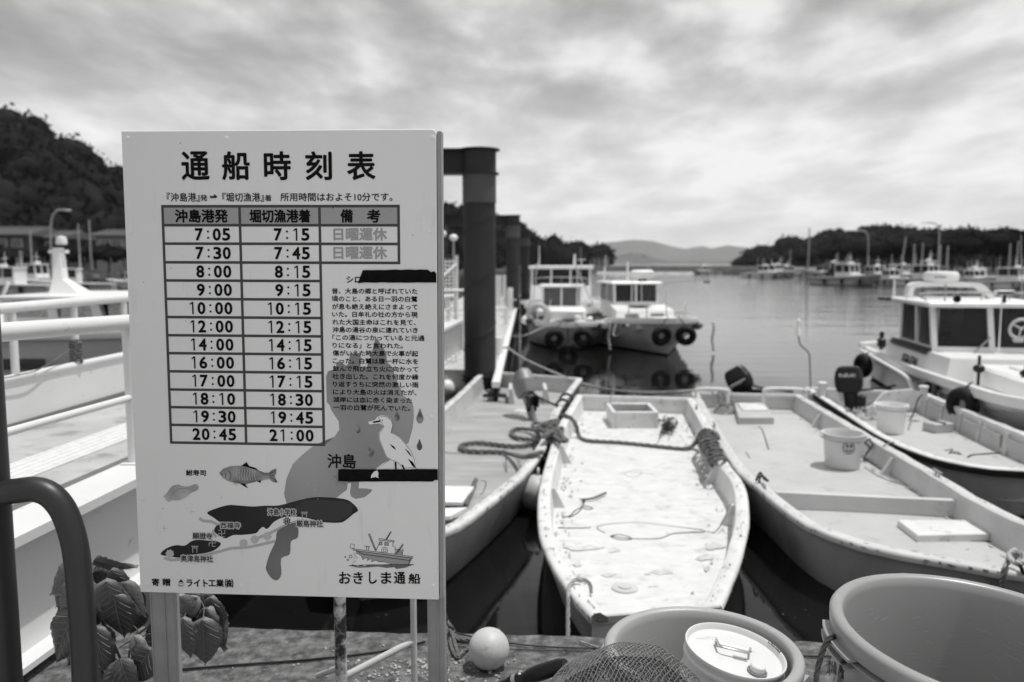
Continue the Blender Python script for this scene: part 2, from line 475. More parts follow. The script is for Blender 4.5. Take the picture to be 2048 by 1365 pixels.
def interp(tab, u): return float(np.interp(u, [t[0] for t in tab], [t[1] for t in tab]))
def hillside(ridge, yb, yr, u0, u1, name, n, rmin, rmax, gamma=1.0, zb=0.0):
    """land rising from a shore at distance yb(u) to a ridge at yr(u); ridge heights seen from the harbour"""
    def top(u): p = PY(u, interp(ridge, u), interp(yr, u)); return p
    def pt(u, t, lower=0.0):
        p = top(u); x_per_y = (u - 1024) / FPX / (math.cos(TH))
        y0 = interp(yb, u); b = Vector((p.x * y0 / p.y, y0, zb)); q = b.lerp(p, t); q.z = zb + (p.z - lower - zb) * (t ** gamma) ; return q
    mb = MB(); nu, nt_ = 60, 9; V = []; F = []
    for j in range(nt_):
        for i in range(nu):
            u = u0 + (u1 - u0) * i / (nu - 1); V.append(pt(u, j / (nt_ - 1), rmax))
    # far side falls away again
    for i in range(nu):
        u = u0 + (u1 - u0) * i / (nu - 1); p = pt(u, 1, rmax); V.append((p.x * 1.4, p.y * 1.4, zb - .3))
    for j in range(nt_):
        for i in range(nu - 1):
            a = j * nu + i; F.append((a, a + 1, a + nu + 1, a + nu))
    for i in range(nu):
        p = pt(u0 + (u1 - u0) * i / (nu - 1), 0, rmax); V.append((p.x, p.y, -1.2))
    for i in range(nu - 1): F.append((len(V) - nu + i, len(V) - nu + i + 1, i + 1, i))
    tag(mb.add(V, F).build(name + '_terrain', m_soil, smooth=True), kind='structure')
    Vs = []; Fs = []; off = 0; r = np.random.default_rng(len(name) + n)
    for k in range(n):
        u = r.uniform(u0, u1); t = r.random() ** .8
        p = pt(u, t, 0); s = rmin * .8 + (rmax * 1.15 - rmin * .8) * r.random() ** 1.6
        hz = p.z - s * .55 if t > .5 else p.z + s * .2
        Vk, Fk = KITS[r.integers(0, 5)]; a = r.uniform(0, 6.28); ca, sa = math.cos(a), math.sin(a)
        Vr = Vk @ np.array([[ca, sa, 0], [-sa, ca, 0], [0, 0, 1]]) * s * [1, 1, r.uniform(.75, 1.45)] + [p.x, p.y, hz]
        Vs.append(Vr); Fs.append(Fk + off); off += len(Vr)
    tag(np_mesh(name + '_woods', np.concatenate(Vs), np.concatenate(Fs), m_leaf_far), kind='stuff')

ridgeL = [(-900, 260), (-500, 180), (-150, 190), (0, 207), (60, 237), (100, 252), (132, 268), (160, 308), (200, 343), (245, 352), (300, 335), (420, 300), (600, 330), (760, 385), (880, 412), (905, 420), (960, 432), (1030, 447), (1060, 462), (1110, 490), (1160, 508), (1218, 522)]
hillside(ridgeL, [(-900, 95), (240, 110), (880, 160), (1218, 300)], [(-900, 190), (240, 190), (880, 230), (1218, 345)], -900, 1205, 'left_hill', 1150, 3.2, 6.5)
ridgeR = [(1450, 524), (1480, 523), (1530, 507), (1580, 487), (1620, 472), (1650, 462), (1700, 455), (1760, 452), (1790, 462), (1850, 464), (2000, 462), (2300, 440), (2900, 430)]
hillside(ridgeR, [(1440, 420), (1700, 260), (2048, 230), (2900, 200)], [(1450, 520), (1700, 420), (2900, 340)], 1482, 2900, 'right_hill', 680, 3.5, 8)

# distant mountains across the lake
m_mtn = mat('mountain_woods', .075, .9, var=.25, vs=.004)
def range_(name, prof, y, thick, z0=-.9):
    us = np.linspace(prof[0][0], prof[-1][0], 160); V = []; F = []; n = len(us); r = np.random.default_rng(int(y))
    for row, (dy, f) in enumerate(((-thick, 0), (-thick * .55, .42), (-thick * .2, .84), (0, 1), (thick * .6, 0))):
        for u in us:
            p = PY(u, interp(prof, u), y); h = p.z - z0
            h += r.normal() * (h * .012)
            V.append((p.x + (r.normal() * thick * .03 if 0 < row < 3 else 0), y + dy, z0 + max(h, 0) * f))
    for j in range(4):
        for i in range(n - 1): a = j * n + i; F.append((a, a + 1, a + n + 1, a + n))
    return tag(MB().add(V, F).build(name, m_mtn), kind='structure')
range_('distant_mountains', [(200, 500), (700, 496), (1000, 500), (1160, 494), (1195, 487), (1225, 484), (1270, 480), (1310, 484), (1335, 491), (1378, 499), (1392, 493), (1405, 492), (1425, 498), (1450, 489), (1480, 494), (1515, 499), (1700, 494), (2200, 500), (2900, 510)], 6000, 420)
range_('lakeside_hill', [(1180, 525.5), (1215, 519), (1240, 510), (1262, 506), (1282, 507), (1310, 516), (1332, 521), (1345, 523), (1400, 525.5)], 3000, 180)
range_('far_shore', [(900, 525), (1250, 524.4), (1290, 523.2), (1330, 524.2), (1400, 523.0), (1460, 522.8), (1520, 523.4), (1600, 524), (1900, 525)], 2100, 60)

# breakwaters across the harbour mouth
m_stone = mat('breakwater_stone', .075, .85, var=.3, vs=.8, bump=.4, bs=2)
m_stone_dark = mat('dark_stone', .05, .8, var=.3, vs=.6)  # darker tone for the breakwater head and the landing
def bank(name, label, u0, u1, y0, y1, ztop, width, m, steps=40):
    a = PY(u0, 530, y0); b = PY(u1, 530, y1); a.z = b.z = 0; d = (b - a); L = d.length; d.normalize(); nrm = Vector((-d.y, d.x, 0))
    rings = []
    for i in range(steps + 1):
        c = a + d * L * i / steps; j = .12 * math.sin(i * 1.7) + .1 * random.random()
        rings.append([c - nrm * (width * .5 + 1.2) + Vector((0, 0, -1.3)), c - nrm * (width * .5) + Vector((0, 0, ztop - .15 + j * .5)), c - nrm * (width * .4) + Vector((0, 0, ztop)), c + nrm * width * .4 + Vector((0, 0, ztop)), c + nrm * (width * .5 + 1.2) + Vector((0, 0, -1.3))])
    return tag(MB().loft(rings).build(name, m, ang=30), label, 'breakwater')
bank('breakwater', 'long low stone breakwater across the harbour mouth under the distant mountains', 1010, 1510, 200, 200, .75, 5, m_stone)
bank('breakwater', 'short dark breakwater head right of the harbour mouth beside the moored fishing boats', 1415, 1530, 168, 158, .35, 4, m_stone_dark, 14)
bank('breakwater', 'thin pale sand spit lying in front of the long breakwater', 1195, 1440, 178, 174, -.45, 3, mat('pale_sand', .34, .9, var=.2, vs=.6), 20)
# shore strips at the foot of the hills
def shore(name, pts, zt):
    V = []; F = []; n = len(pts)
    for i, (u, y) in enumerate(pts):
        p = PY(u, 530, y); k = 1.9
        V += [(p.x, p.y, -1.2), (p.x, p.y, zt), (p.x * k, p.y * k, zt)]
    for i in range(n - 1):
        a = i * 3; F += [(a, a + 3, a + 4, a + 1), (a + 1, a + 4, a + 5, a + 2)]
    tag(MB().add(V, F).build(name, mat('shore_ground', .11, .9, var=.35, vs=.5), smooth=False), kind='structure')
shore('left_shore', [(-900, 80), (0, 82), (240, 88), (600, 120), (880, 150), (1215, 290)], -.05)
shore('right_shore', [(1505, 175), (1560, 165), (1640, 140), (1760, 118), (1900, 108), (2050, 104), (2600, 95), (3200, 90)], .05)

# ------------------------------------------------------------------ haze over the lake
hz = MB().box((0, 3300, 120), (13200, 7000, 250)).build('haze', MATS['white_paint'], smooth=False)
hm = bpy.data.materials.new('haze_air'); hm.use_nodes = True; ht = hm.node_tree
for n in list(ht.nodes):
    if n.type != 'OUTPUT_MATERIAL': ht.nodes.remove(n)
pv = ht.nodes.new('ShaderNodeVolumePrincipled'); pv.inputs['Color'].default_value = (.9, .9, .9, 1); pv.inputs['Density'].default_value = .85e-4
ht.links.new(pv.outputs[0], [n for n in ht.nodes if n.type == 'OUTPUT_MATERIAL'][0].inputs['Volume'])
hz.data.materials[0] = hm
tag(hz, kind='stuff')

# scum and leaf bits afloat between the boats
random.seed(44); mb = MB()
for k in range(55):
    x = random.choice((random.uniform(-.9, .35), random.uniform(1.6, 2.2), random.uniform(2.6, 3.6))); y = random.uniform(3.5, 6.2); r = random.uniform(.002, .008)
    mb.add([(x + r * math.cos(a) * random.uniform(.5, 1.3), y + r * math.sin(a) * random.uniform(.5, 1.6), WZ + .003) for a in [2 * PI * q / 7 for q in range(7)]], [tuple(range(7))])
tag(mb.build('floating_scum', mat('scum', .10, .8), smooth=False), kind='stuff')
# ------------------------------------------------------------------ the timetable board
SM = Matrix.Translation((-0.66195, 2.27983, 1.29298)) @ (Matrix.Rotation(-.0545590, 4, 'Z') @ Matrix.Rotation(-.0049512, 4, 'X') @ Matrix.Rotation(.0028078, 4, 'Y'))
SH = 1.354294
SMi = SM.inverted()
def S(u, v):
    """where the board's face lies under a point of the photograph, in board metres"""
    o = SMi @ Vector(EYE); d = SMi.to_3x3() @ ray(u, v); t = -o.y / d.y; p = o + d * t
    return p.x, p.z
sign = thing('timetable_board', 'pale grey painted ferry timetable board with black Japanese lettering on two steel legs', 'sign', (-0.66195, 2.27983, 0))
def sb(mb, name, m, **k):
    mb.v = [tuple(SM @ Vector(p)) for p in mb.v]
    return mb.build(name, m, sign, **k)
mb = MB()
def rr(w, h, r, y, n=4):
    out = []
    for cx_, cz_, a0 in ((w - r, h - r, 0), (-w + r, h - r, 90), (-w + r, -h + r, 180), (w - r, -h + r, 270)):
        for k in range(n + 1):
            a = math.radians(a0 + 90 * k / n); out.append((cx_ + r * math.cos(a), y, cz_ + r * math.sin(a)))
    return out
hw, hh = .45, SH / 2
def rsel(w, h, y):
    out = []
    for k, (cx_, cz_, a0, r) in enumerate(((w, h, 0, .012), (-w, h, 90, .003), (-w, -h, 180, .003), (w, -h, 270, .003))):
        for q in range(5):
            a = math.radians(a0 + 22.5 * q); out.append((cx_ - math.copysign(r, cx_) + r * math.cos(a), y, cz_ - math.copysign(r, cz_) + r * math.sin(a)))
    return out
mb.loft([rsel(hw - .0015, hh - .0015, 0), rsel(hw, hh, .0015), rsel(hw, hh, .030), rsel(hw - .002, hh - .002, .032)])
sb(mb, 'panel', m_sign, ang=30)
mb = MB(); mb.box((hw + .008, .022, 0), (.012, .040, SH - .012)); mb.box((-hw - .0, .052, 0), (.030, .038, SH - .06)); mb.box((0, .052, hh - .03), (.8, .038, .03)); mb.box((0, .052, -hh + .05), (.8, .038, .03))
sb(mb, 'backing_frame', m_signpost, smooth=False)
for (ua, ub, vb) in ((285, 331, 1190), (850, 884, 1200)):
    x0 = S(ua, vb)[0]; x1 = S(ub, vb)[0]
    mb = MB(); c = SM @ Vector(((x0 + x1) / 2, .062, -hh)); w = abs(x1 - x0)
    top = 1.75; d_ = .040
    # open C channel with rolled lips
    for sx in (-1, 1):
        mb.box((c.x + sx * (w / 2 - .002), c.y, (top - .7) / 2), (.004, d_, top + .7), rz=-.0545)
    mb.box((c.x, c.y - d_ / 2 + .0015, (top - .7) / 2), (w, .003, top + .7), rz=-.0545)
    mb.box((c.x + w * .12, c.y - d_ / 2 - .002, (top - .7) / 2), (.0035, .004, top + .7), rz=-.0545)
    leg = mb.build('leg', m_signpost, sign, smooth=False)
# rivets, dimples in the sheet
for (u, v) in ((255, 277), (866, 276), (262, 465), (859, 464), (271, 646), (270, 827), (863, 834), (285, 1000), (295, 1170), (480, 1172), (452, 277), (866, 1172)):
    x, z = S(u, v); mb = MB(); mb.lathe([(.0066, 0), (.0060, .0010), (.0036, .0016), (.0001, .0017)], n=14, M=Matrix.Translation((x, 0, z)) @ Matrix.Rotation(PI / 2, 4, 'X'))
    sb(mb, 'rivet', m_sign)

def poly_px(pts, k, name, m, parts=None):
    vs = []; 
    for (u, v) in pts: x, z = S(u, v); vs.append((x, -.0003 * k, z))
    mb = parts if parts is not None else MB()
    mb.add(vs, [tuple(range(len(vs)))])
    if parts is None: return sb(mb, name, m, smooth=False)
def strk(mb, pts, w, k, closed=False):
    """a printed line w metres wide"""
    Q = [Vector((*S(u, v), 0)) for u, v in pts]; n = len(Q); L = []
    for i in range(n):
        a = Q[(i - 1) % n] if closed or i > 0 else Q[i]; b = Q[(i + 1) % n] if closed or i < n - 1 else Q[i]
        t = (b - a).normalized() if (b - a).length > 1e-9 else Vector((1, 0, 0)); nn = Vector((-t.y, t.x, 0)) * w / 2; L.append((Q[i] + nn, Q[i] - nn))
    vs = []; [vs.extend([(a.x, -.0003 * k, a.y), (b.x, -.0003 * k, b.y)]) for a, b in L]
    fs = [(2 * i, 2 * i + 1, 2 * ((i + 1) % n) + 1, 2 * ((i + 1) % n)) for i in range(n if closed else n - 1)]
    mb.add(vs, fs)
def glyphs(s):
    c = bpy.data.curves.new('t', 'FONT'); c.body = s; c.resolution_u = 3
    o = bpy.data.objects.new('t', c); COL.objects.link(o)
    dg = bpy.context.evaluated_depsgraph_get(); me = bpy.data.meshes.new_from_object(o.evaluated_get(dg))
    V = np.array([v.co[:2] for v in me.vertices]); F = [tuple(p.vertices) for p in me.polygons]
    bpy.data.objects.remove(o); bpy.data.curves.remove(c); bpy.data.meshes.remove(me)
    return V, F
GC = {}
def text(mb, s, box, bold=0.0, k=4, nb=8, lean=0.0):
    """lettering that fills the given part of the board; bold in metres fattens and rounds the strokes"""
    if s not in GC: GC[s] = glyphs(s)
    V, F = GC[s]
    u0, v0, u1, v1 = box
    x0 = S(u0, (v0 + v1) / 2)[0]; x1 = S(u1, (v0 + v1) / 2)[0]; z0 = S((u0 + u1) / 2, v1)[1]; z1 = S((u0 + u1) / 2, v0)[1]
    lo = V.min(0); hi = V.max(0); Vn = (V - lo) / np.maximum(hi - lo, 1e-6)
    X = x0 + bold + Vn[:, 0] * (x1 - x0 - 2 * bold); Z = z0 + bold + Vn[:, 1] * (z1 - z0 - 2 * bold)
    X = X + lean * (Z - z0)
    offs = [(0, 0)] if not bold else [(bold * math.cos(2 * PI * q / nb), bold * math.sin(2 * PI * q / nb)) for q in range(nb)] + [(0, 0)]
    for q, (dx, dz) in enumerate(offs):
        y = -.0003 * k - .00002 * q
        mb.add(np.column_stack([X + dx, np.full(len(X), y), Z + dz]), F)

# title, one character after another
def put(name, m, *items):
    for it in items: q_ = MB(); text(q_, *it); sb(q_, name, m, smooth=False)
put('title_lettering', m_ink, *[(ch, (u0, 303, u1, 361), .0019) for ch, u0, u1 in (('通', 363, 419), ('船', 444, 500), ('時', 528, 582), ('刻', 611, 664), ('表', 694, 751))])
mb = MB()
text(mb, '『沖島港』', (334, 386, 400, 404), .0003); text(mb, '発', (401, 390, 415, 403), .0002); text(mb, '⇒', (420, 389, 436, 400), .0003)
text(mb, '『堀切漁港』', (445, 386, 528, 404), .0003); text(mb, '着', (530, 390, 543, 403), .0002); text(mb, '所用時間はおよそ10分です。', (561, 386, 785, 403), .0003)
sb(mb, 'subtitle_lettering', m_ink, smooth=False)

# ruled grid: header tint, then lines
RV = [413, 451, 488, 525.5, 562, 599, 635.5, 672, 708, 744.5, 781, 816.5, 852, 887.5]     # line centres at u = 480
XV = [S(325, 500 - 15)[0], S(481.5, 500)[0], S(640.5, 500)[0], S(797.5, 468)[0]]
XV[0] = (S(325.5, 430)[0] + S(342, 870)[0]) / 2
ZV = [S(480, v)[1] for v in RV]
LW = .0076
def rect(mb, x0, z0, x1, z1, k): mb.add([(x0, -.0003 * k, z0), (x1, -.0003 * k, z0), (x1, -.0003 * k, z1), (x0, -.0003 * k, z1)], [(0, 1, 2, 3)])
mb = MB(); rect(mb, XV[0], ZV[1], XV[3], ZV[0], 1); sb(mb, 'header_band', m_head, smooth=False)
mb = MB()
for i, z in enumerate(ZV): rect(mb, XV[0] - LW / 2, z - LW / 2, (XV[3] if i < 4 - 0 and i <= 3 else XV[2]) + LW / 2, z + LW / 2, 2)
for i, x in enumerate(XV): rect(mb, x - LW / 2, ZV[3] if i == 3 else ZV[-1], x + LW / 2, ZV[0], 2.1)
sb(mb, 'table_grid', m_grid, smooth=False)
put('header_lettering', m_ink, ('沖島港発', (350, 419, 456, 446), .0012), ('堀切漁港着', (499, 419, 621, 446), .0012), ('備', (681, 419, 706, 446), .0012), ('考', (734, 419, 761, 446), .0012))
T1 = ['7:05', '7:30', '8:00', '9:00', '10:00', '12:00', '14:00', '16:00', '17:00', '18:10', '19:30', '20:45']
T2 = ['7:15', '7:45', '8:15', '9:15', '10:15', '12:15', '14:15', '16:15', '17:15', '18:30', '19:45', '21:00']
DIG = {}
def digits(mb, s, xr, zc, h, adv=.0275):
    """round gothic figures set one by one, the right end at xr"""
    n = len(s); x = xr
    for ch in reversed(s):
        if ch == ':':
            for dz in (-.27, .24):
                c0 = (x - adv * .42, zc + dz * h); r = .0030
                mb.add([(c0[0] + r * math.cos(a), -.0013, c0[1] + r * math.sin(a)) for a in [2 * PI * q / 12 for q in range(12)]], [tuple(range(12))])
            x -= adv * .88; continue
        if ch == '1':
            o_ = Vector((x - adv * .5 + .002, -.0012, zc)); t_ = .0021; H_ = h / 2
            mb.add([(o_.x - t_, -.0012, zc - H_), (o_.x + t_, -.0012, zc - H_), (o_.x + t_, -.0012, zc + H_), (o_.x - t_, -.0012, zc + H_), (o_.x - t_, -.0012, zc + H_ - .0048), (o_.x - .0088, -.0012, zc + H_ - .0085), (o_.x - .0088, -.0012, zc + H_ - .0048)], [(0, 1, 2, 3, 6, 5, 4)])
            x -= adv; continue
        if ch not in GC: GC[ch] = glyphs(ch)
        V, F = GC[ch]; lo = V.min(0); hi = V.max(0); b = .0014
        w = h * .66 if ch != '1' else h * .30
        xc = x - adv * .5 - (0.0 if ch != '1' else -.002)
        Vn = (V - lo) / (hi - lo)
        X = xc - w / 2 + b + Vn[:, 0] * (w - 2 * b); Z = zc - h / 2 + b + Vn[:, 1] * (h - 2 * b)
        for q in range(9):
            dx, dz = (b * math.cos(2 * PI * q / 8), b * math.sin(2 * PI * q / 8)) if q < 8 else (0, 0)
            mb.add(np.column_stack([X + dx, np.full(len(X), -.0012 - .00002 * q), Z + dz]), F)
        x -= adv
for col, TT, xr in ((0, T1, S(462, 468)[0]), (1, T2, S(620.5, 468)[0])):
    mb = MB()
    for i, s in enumerate(TT): digits(mb, s, xr, (ZV[i + 1] + ZV[i + 2]) / 2, .0355)
    sb(mb, 'departure_times' if col == 0 else 'arrival_times', m_ink, smooth=False)
mb = MB()
for v in (456, 493): text(mb, '日曜運休', (667, v, 774, v + 26), .0011)
sb(mb, 'rest_day_lettering', m_rest, smooth=False)

# printed map, tints first
def c2(pts): return [(240 + x / 3.1, 640 + y / 3.1) for x, y in pts]
def c4(pts): return [(540 + x / 4.55, 900 + y / 4.55) for x, y in pts]
def c5(pts): return [(290 + x / 4.655, 980 + y / 4.655) for x, y in pts]
def c3(pts): return [(240 + x / 2.935, 900 + y / 2.935) for x, y in pts]
def smooth2(pts, n=5): return [(p.x, p.y) for p in spline([(x, y, 0) for x, y in pts], n, True)]
big_isl = c2([(1585, 108), (1600, 125), (1652, 205), (1655, 262), (1695, 300), (1700, 345), (1742, 430), (1755, 470), (1808, 505), (1820, 540), (1822, 600), (1815, 670), (1790, 760), (1700, 850), (1660, 880), (1600, 918)]) + c4([(1085, 92), (1020, 128), (965, 172), (900, 240), (860, 285), (812, 290), (806, 350), (870, 352), (932, 362), (915, 390), (860, 432), (780, 447), (738, 425), (728, 390), (738, 305), (708, 302), (700, 365), (650, 400), (605, 437), (480, 452), (300, 470), (150, 487), (128, 400), (150, 260), (208, 130), (300, 40), (400, -40), (560, -90)]) + c2([(1265, 780), (1268, 750), (1330, 725), (1360, 680), (1355, 630), (1310, 560), (1300, 530), (1282, 510), (1278, 350), (1290, 320), (1345, 300), (1340, 270), (1362, 255), (1400, 285), (1420, 270), (1425, 210), (1490, 205), (1495, 260), (1490, 290), (1530, 295), (1560, 210), (1575, 150)])
poly_px(big_isl, 1, 'island_print', m_isl)
poly_px(c4([(565, 228), (600, 236), (625, 200), (650, 240), (690, 245), (665, 275), (690, 325), (645, 300), (600, 318), (610, 275)]), 2, 'star_print', mat('star_tint', .22, .5))
main_isl = c5([(578, 215), (650, 178), (770, 143), (860, 145), (1000, 155), (1120, 148), (1250, 145), (1400, 105), (1560, 70), (1700, 70), (1850, 85), (1920, 115), (1985, 187), (1940, 225), (1860, 290), (1800, 307), (1650, 300), (1520, 265), (1400, 250), (1290, 255), (1200, 300), (1160, 345), (1130, 365), (1100, 345), (1065, 370), (1030, 405), (900, 420), (830, 420), (790, 435), (750, 452), (700, 432), (655, 400), (645, 370), (665, 335), (705, 315), (640, 260)])
poly_px(smooth2(main_isl, 3), 2, 'main_island_print', m_isld)
poly_px(smooth2(c5([(1380, 190), (1440, 130), (1520, 100), (1700, 95), (1880, 110), (1940, 160), (1900, 240), (1820, 285), (1680, 285), (1560, 260), (1450, 215)]), 3), 3, 'hill_print', mat('island_shade_ink', .018, .4))
poly_px(smooth2(c5([(145, 600), (200, 545), (290, 515), (370, 520), (430, 480), (500, 465), (600, 475), (670, 480), (708, 505), (650, 560), (560, 590), (400, 610), (330, 632), (230, 620)]), 3), 2, 'west_island_print', m_isld)
poly_px(smooth2(c5([(1230, 390), (1290, 345), (1410, 310), (1425, 440), (1360, 480), (1348, 600), (1268, 640), (1270, 780), (1235, 840), (1180, 825), (1130, 750), (1130, 700), (1160, 600), (1215, 480)]), 3), 2, 'headland_print', m_islm)
mb = MB()
strk(mb, c5([(180, 635), (240, 655), (400, 640), (600, 600), (800, 545), (960, 535), (1080, 510), (1215, 478)]), .0085, 1.4)
strk(mb, c5([(1000, 470), (1150, 410), (1290, 340), (1400, 300), (1480, 285)]), .009, 1.5)
strk(mb, c5([(505, 265), (540, 290), (620, 295), (690, 330)]), .009, 1.5)
strk(mb, c5([(635, 370), (640, 410), (665, 440)]), .008, 1.6)
sb(mb, 'path_print', m_path, smooth=False)
mb = MB()
for (x, y) in ((232, 595), (920, 497), (1022, 462), (1140, 432)):
    poly_px(c5([(x + 38 * math.cos(a) * (1 + .10 * math.sin(a * 8)), y + 38 * math.sin(a) * (1 + .10 * math.sin(a * 8))) for a in [2 * PI * q / 40 for q in range(40)]]), 3.2, '', None, mb)
    strk(mb, c5([(x, y + 30), (x, y + 52)]), .0022, 3.1)
sb(mb, 'tree_print', mat('tree_print_tint', .46, .5), smooth=False)
mb = MB()
for (x, y) in ((465, 555), (1485, 238)):      # shrine gates
    strk(mb, c5([(x - 32, y - 30), (x + 33, y - 30)]), .0024, 3.4); strk(mb, c5([(x - 26, y - 14), (x + 27, y - 14)]), .002, 3.4)
    strk(mb, c5([(x - 18, y - 28), (x - 20, y + 32)]), .0022, 3.5); strk(mb, c5([(x + 18, y - 28), (x + 20, y + 32)]), .0022, 3.5); strk(mb, c5([(x, y - 28), (x, y - 14)]), .002, 3.5)
for (x, y) in ((714, 407), (628, 495)):       # temple marks
    for seg in (((-32, 0), (32, 0)), ((0, -30), (0, 30)), ((-30, -30), (0, -30)), ((0, 30), (30, 30)), ((30, -30), (30, 0)), ((-30, 0), (-30, 30))):
        strk(mb, c5([(x + seg[0][0], y + seg[0][1]), (x + seg[1][0], y + seg[1][1])]), .0022, 3.4)
sb(mb, 'map_symbol', mat('map_symbol_tint', .36, .5), smooth=False)
# names on the map with their pale outline
names = [('沖島小学校', (536, 1018, 592, 1031)), ('西福寺', (441, 1045, 481, 1057)), ('願證寺', (386, 1066, 425, 1078)), ('奥津島神社', (362, 1111, 426, 1124)), ('厳島神社', (593, 1041, 646, 1054))]
mh = MB(); mi = MB()
for s, b in names:
    mh, mi = MB(), MB(); text(mh, s, (b[0] - 2, b[1] - 2, b[2] + 2, b[3] + 2), .0028, 4.4, 10); text(mi, s, b, .0004, 5.4, 6)
    sb(mh, 'name_outline', mat('name_outline_tint', .52, .5), smooth=False); sb(mi, 'name_lettering', m_ink, smooth=False)
put('caption_lettering', m_ink, ('沖島', (655, 908, 712, 937), .0009), ('鮒寿司', (372, 940, 412, 952), .0004), *[(ch, (u0, 1144 if ch != '船' else 1147, u1, 1168), .0008) for ch, u0, u1 in (('お', 678, 702), ('き', 707, 726), ('し', 738, 754), ('ま', 762, 783), ('通', 788, 811), ('船', 817, 841))],
    ('寄', (304, 1157, 319, 1172), .0006), ('贈', (325, 1157, 341, 1172), .0006), ('ライト', (373, 1159, 416, 1174), .0007), ('工業', (417, 1159, 448, 1174), .0007), ('㈱', (450, 1158, 467, 1176), .0006), ('シロ', (693, 553, 722, 566), .0005))
mb = MB()   # triangular emblem before the company name
poly_px(c5([(336, 830), (362, 866), (336, 858), (311, 866)]), 4, '', None, mb); strk(mb, c5([(305, 880), (322, 873), (337, 871), (352, 873), (371, 881)]), .0009, 4)
text(mb, 'Raito', (357.5, 1170, 367, 1173), .0001)
poly_px(c5([(1322 + (38 if q % 2 else 27) * math.cos(PI * q / 8), 290 + (38 if q % 2 else 27) * math.sin(PI * q / 8)) for q in range(16)]), 4.2, '', None, mb)
sb(mb, 'emblem', m_ink, smooth=False)
mb = MB()
for (r, k) in ((20, 4.6), ): strk(mb, c5([(1322 + r * math.cos(a), 290 + r * math.sin(a)) for a in [2 * PI * q / 20 for q in range(20)]]), .0012, k, True)
strk(mb, c5([(1314, 280), (1322, 276), (1322, 302)]), .0012, 4.7)
sb(mb, 'emblem_ring', m_pale, smooth=False)
# the story in eighteen short lines
story = ['昔、大島の郷と呼ばれていた', '頃のこと、ある日一羽の白鷺', 'が息も絶え絶えにさまよって', 'いた。日牟礼の社の方から現', 'れた大国主命はこれを見て、', '沖島の湯谷の泉に連れていき', '「この湯につかっていると元通', 'りになる」と言われた。', '傷がいえた時大島で火事が起', 'こった。白鷺は腹一杯に水を', '飲んで飛び立ち火に向かって', '吐き出した。これを何度か繰', 'り返すうちに突然の激しい雨', 'により大島の火は消えたが、', '湖岸には血に赤く染まった', '一羽の白鷺が死んでいた。']
mb = MB()
for i, s in enumerate(story):
    v = 583 + i * 15.55; u0 = 664 + i * .18; text(mb, s, (u0, v - 6, u0 + 13.15 * len(s) - (4 if s[-1] in '。、' else 0), v + 5.5), .00035, 4, 4)
sb(mb, 'story_lettering', m_ink, smooth=False)
# drops
for (x, y, w, h) in ((1860, 595, 22, 48), (1717, 595, 17, 34), (1476, 672, 15, 32), (1555, 810, 22, 48), (1857, 773, 17, 36)):
    pts = [(x, y - h)] + [(x + w * math.sin(a) * (1 if a < 2 else 1), y + h * (.35 - .65 * math.cos(a)) ) for a in [PI * .25 + (2 * PI - PI * .5) * q / 18 for q in range(19)]]
    poly_px(c2(pts), 3, 'drop_print', mat('drop_ink', .17, .4, var=.6, vs=60, detail=0))
# egret
egret = [(1540, 632), (1580, 622), (1598, 600), (1625, 590), (1655, 597), (1682, 618), (1692, 650), (1680, 700), (1700, 705), (1735, 725), (1775, 770), (1812, 815), (1835, 870), (1842, 920), (1770, 925), (1720, 885), (1680, 870), (1650, 850), (1625, 790), (1606, 740), (1606, 700), (1635, 660), (1610, 642), (1545, 648)]
poly_px(c2(egret), 4, 'egret_print', m_pale)
mb = MB()
eg = [(x + (1680 - x) * .06, y + (760 - y) * .035) for x, y in egret[2:22]]
strk(mb, c2(eg), .0011, 5, True)
poly_px(c2([(1562, 632), (1612, 622), (1616, 632), (1575, 640)]), 5, '', None, mb)
poly_px(c2([(1624, 620), (1630, 620), (1630, 626), (1624, 626)]), 5.2, '', None, mb)
poly_px(c2([(1672, 768), (1700, 785), (1715, 808), (1690, 792)]), 5, '', None, mb); poly_px(c2([(1765, 795), (1790, 815), (1812, 850), (1795, 838)]), 5, '', None, mb)
poly_px(c2([(1785, 860), (1815, 880), (1840, 925), (1812, 905)]), 5, '', None, mb)
poly_px(c2([(1703, 880), (1714, 882), (1716, 926), (1706, 926)]), 5.3, '', None, mb); poly_px(c2([(1745, 896), (1757, 900), (1768, 926), (1756, 926)]), 5.3, '', None, mb)
sb(mb, 'egret_outline', m_ink, smooth=False)
# fish
fish = [(617, 950), (640, 925), (690, 908), (760, 905), (800, 915), (860, 935), (900, 950), (925, 948), (945, 930), (970, 922), (968, 950), (958, 970), (978, 1010), (950, 1005), (925, 985), (900, 990), (840, 1003), (780, 1018), (720, 1012), (670, 998), (640, 980)]
poly_px(c2(fish), 3, 'fish_body_print', m_fish)
mb = MB()
poly_px(c2([(755, 904), (785, 882), (800, 905), (840, 918), (865, 938), (800, 914)]), 3.2, '', None, mb)
for q in ([(700, 1012), (735, 1030), (712, 1015)], [(745, 1017), (795, 1045), (775, 1016)], [(850, 1000), (872, 1012), (876, 994)]): poly_px(c2(q), 3.2, '', None, mb)
for q in ([(655, 953), (657, 978)], [(676, 938), (688, 955), (688, 975), (680, 992)], [(930, 955), (965, 935)], [(930, 975), (960, 990), (972, 1005)], [(928, 965), (955, 968)]): strk(mb, c2(q), .0018, 4)
strk(mb, c2(fish), .0006, 4.2, True)
poly_px(c2([(629, 957), (636, 957), (636, 964), (629, 964)]), 4, '', None, mb)
sb(mb, 'fish_detail_print', m_ink, smooth=False)
mb = MB()
for k in range(8):
    x = 725 + k * 16; strk(mb, c2([(x + 3 * math.sin(q * 1.3), 925 + q * 10) for q in range(8)]), .0006, 4)
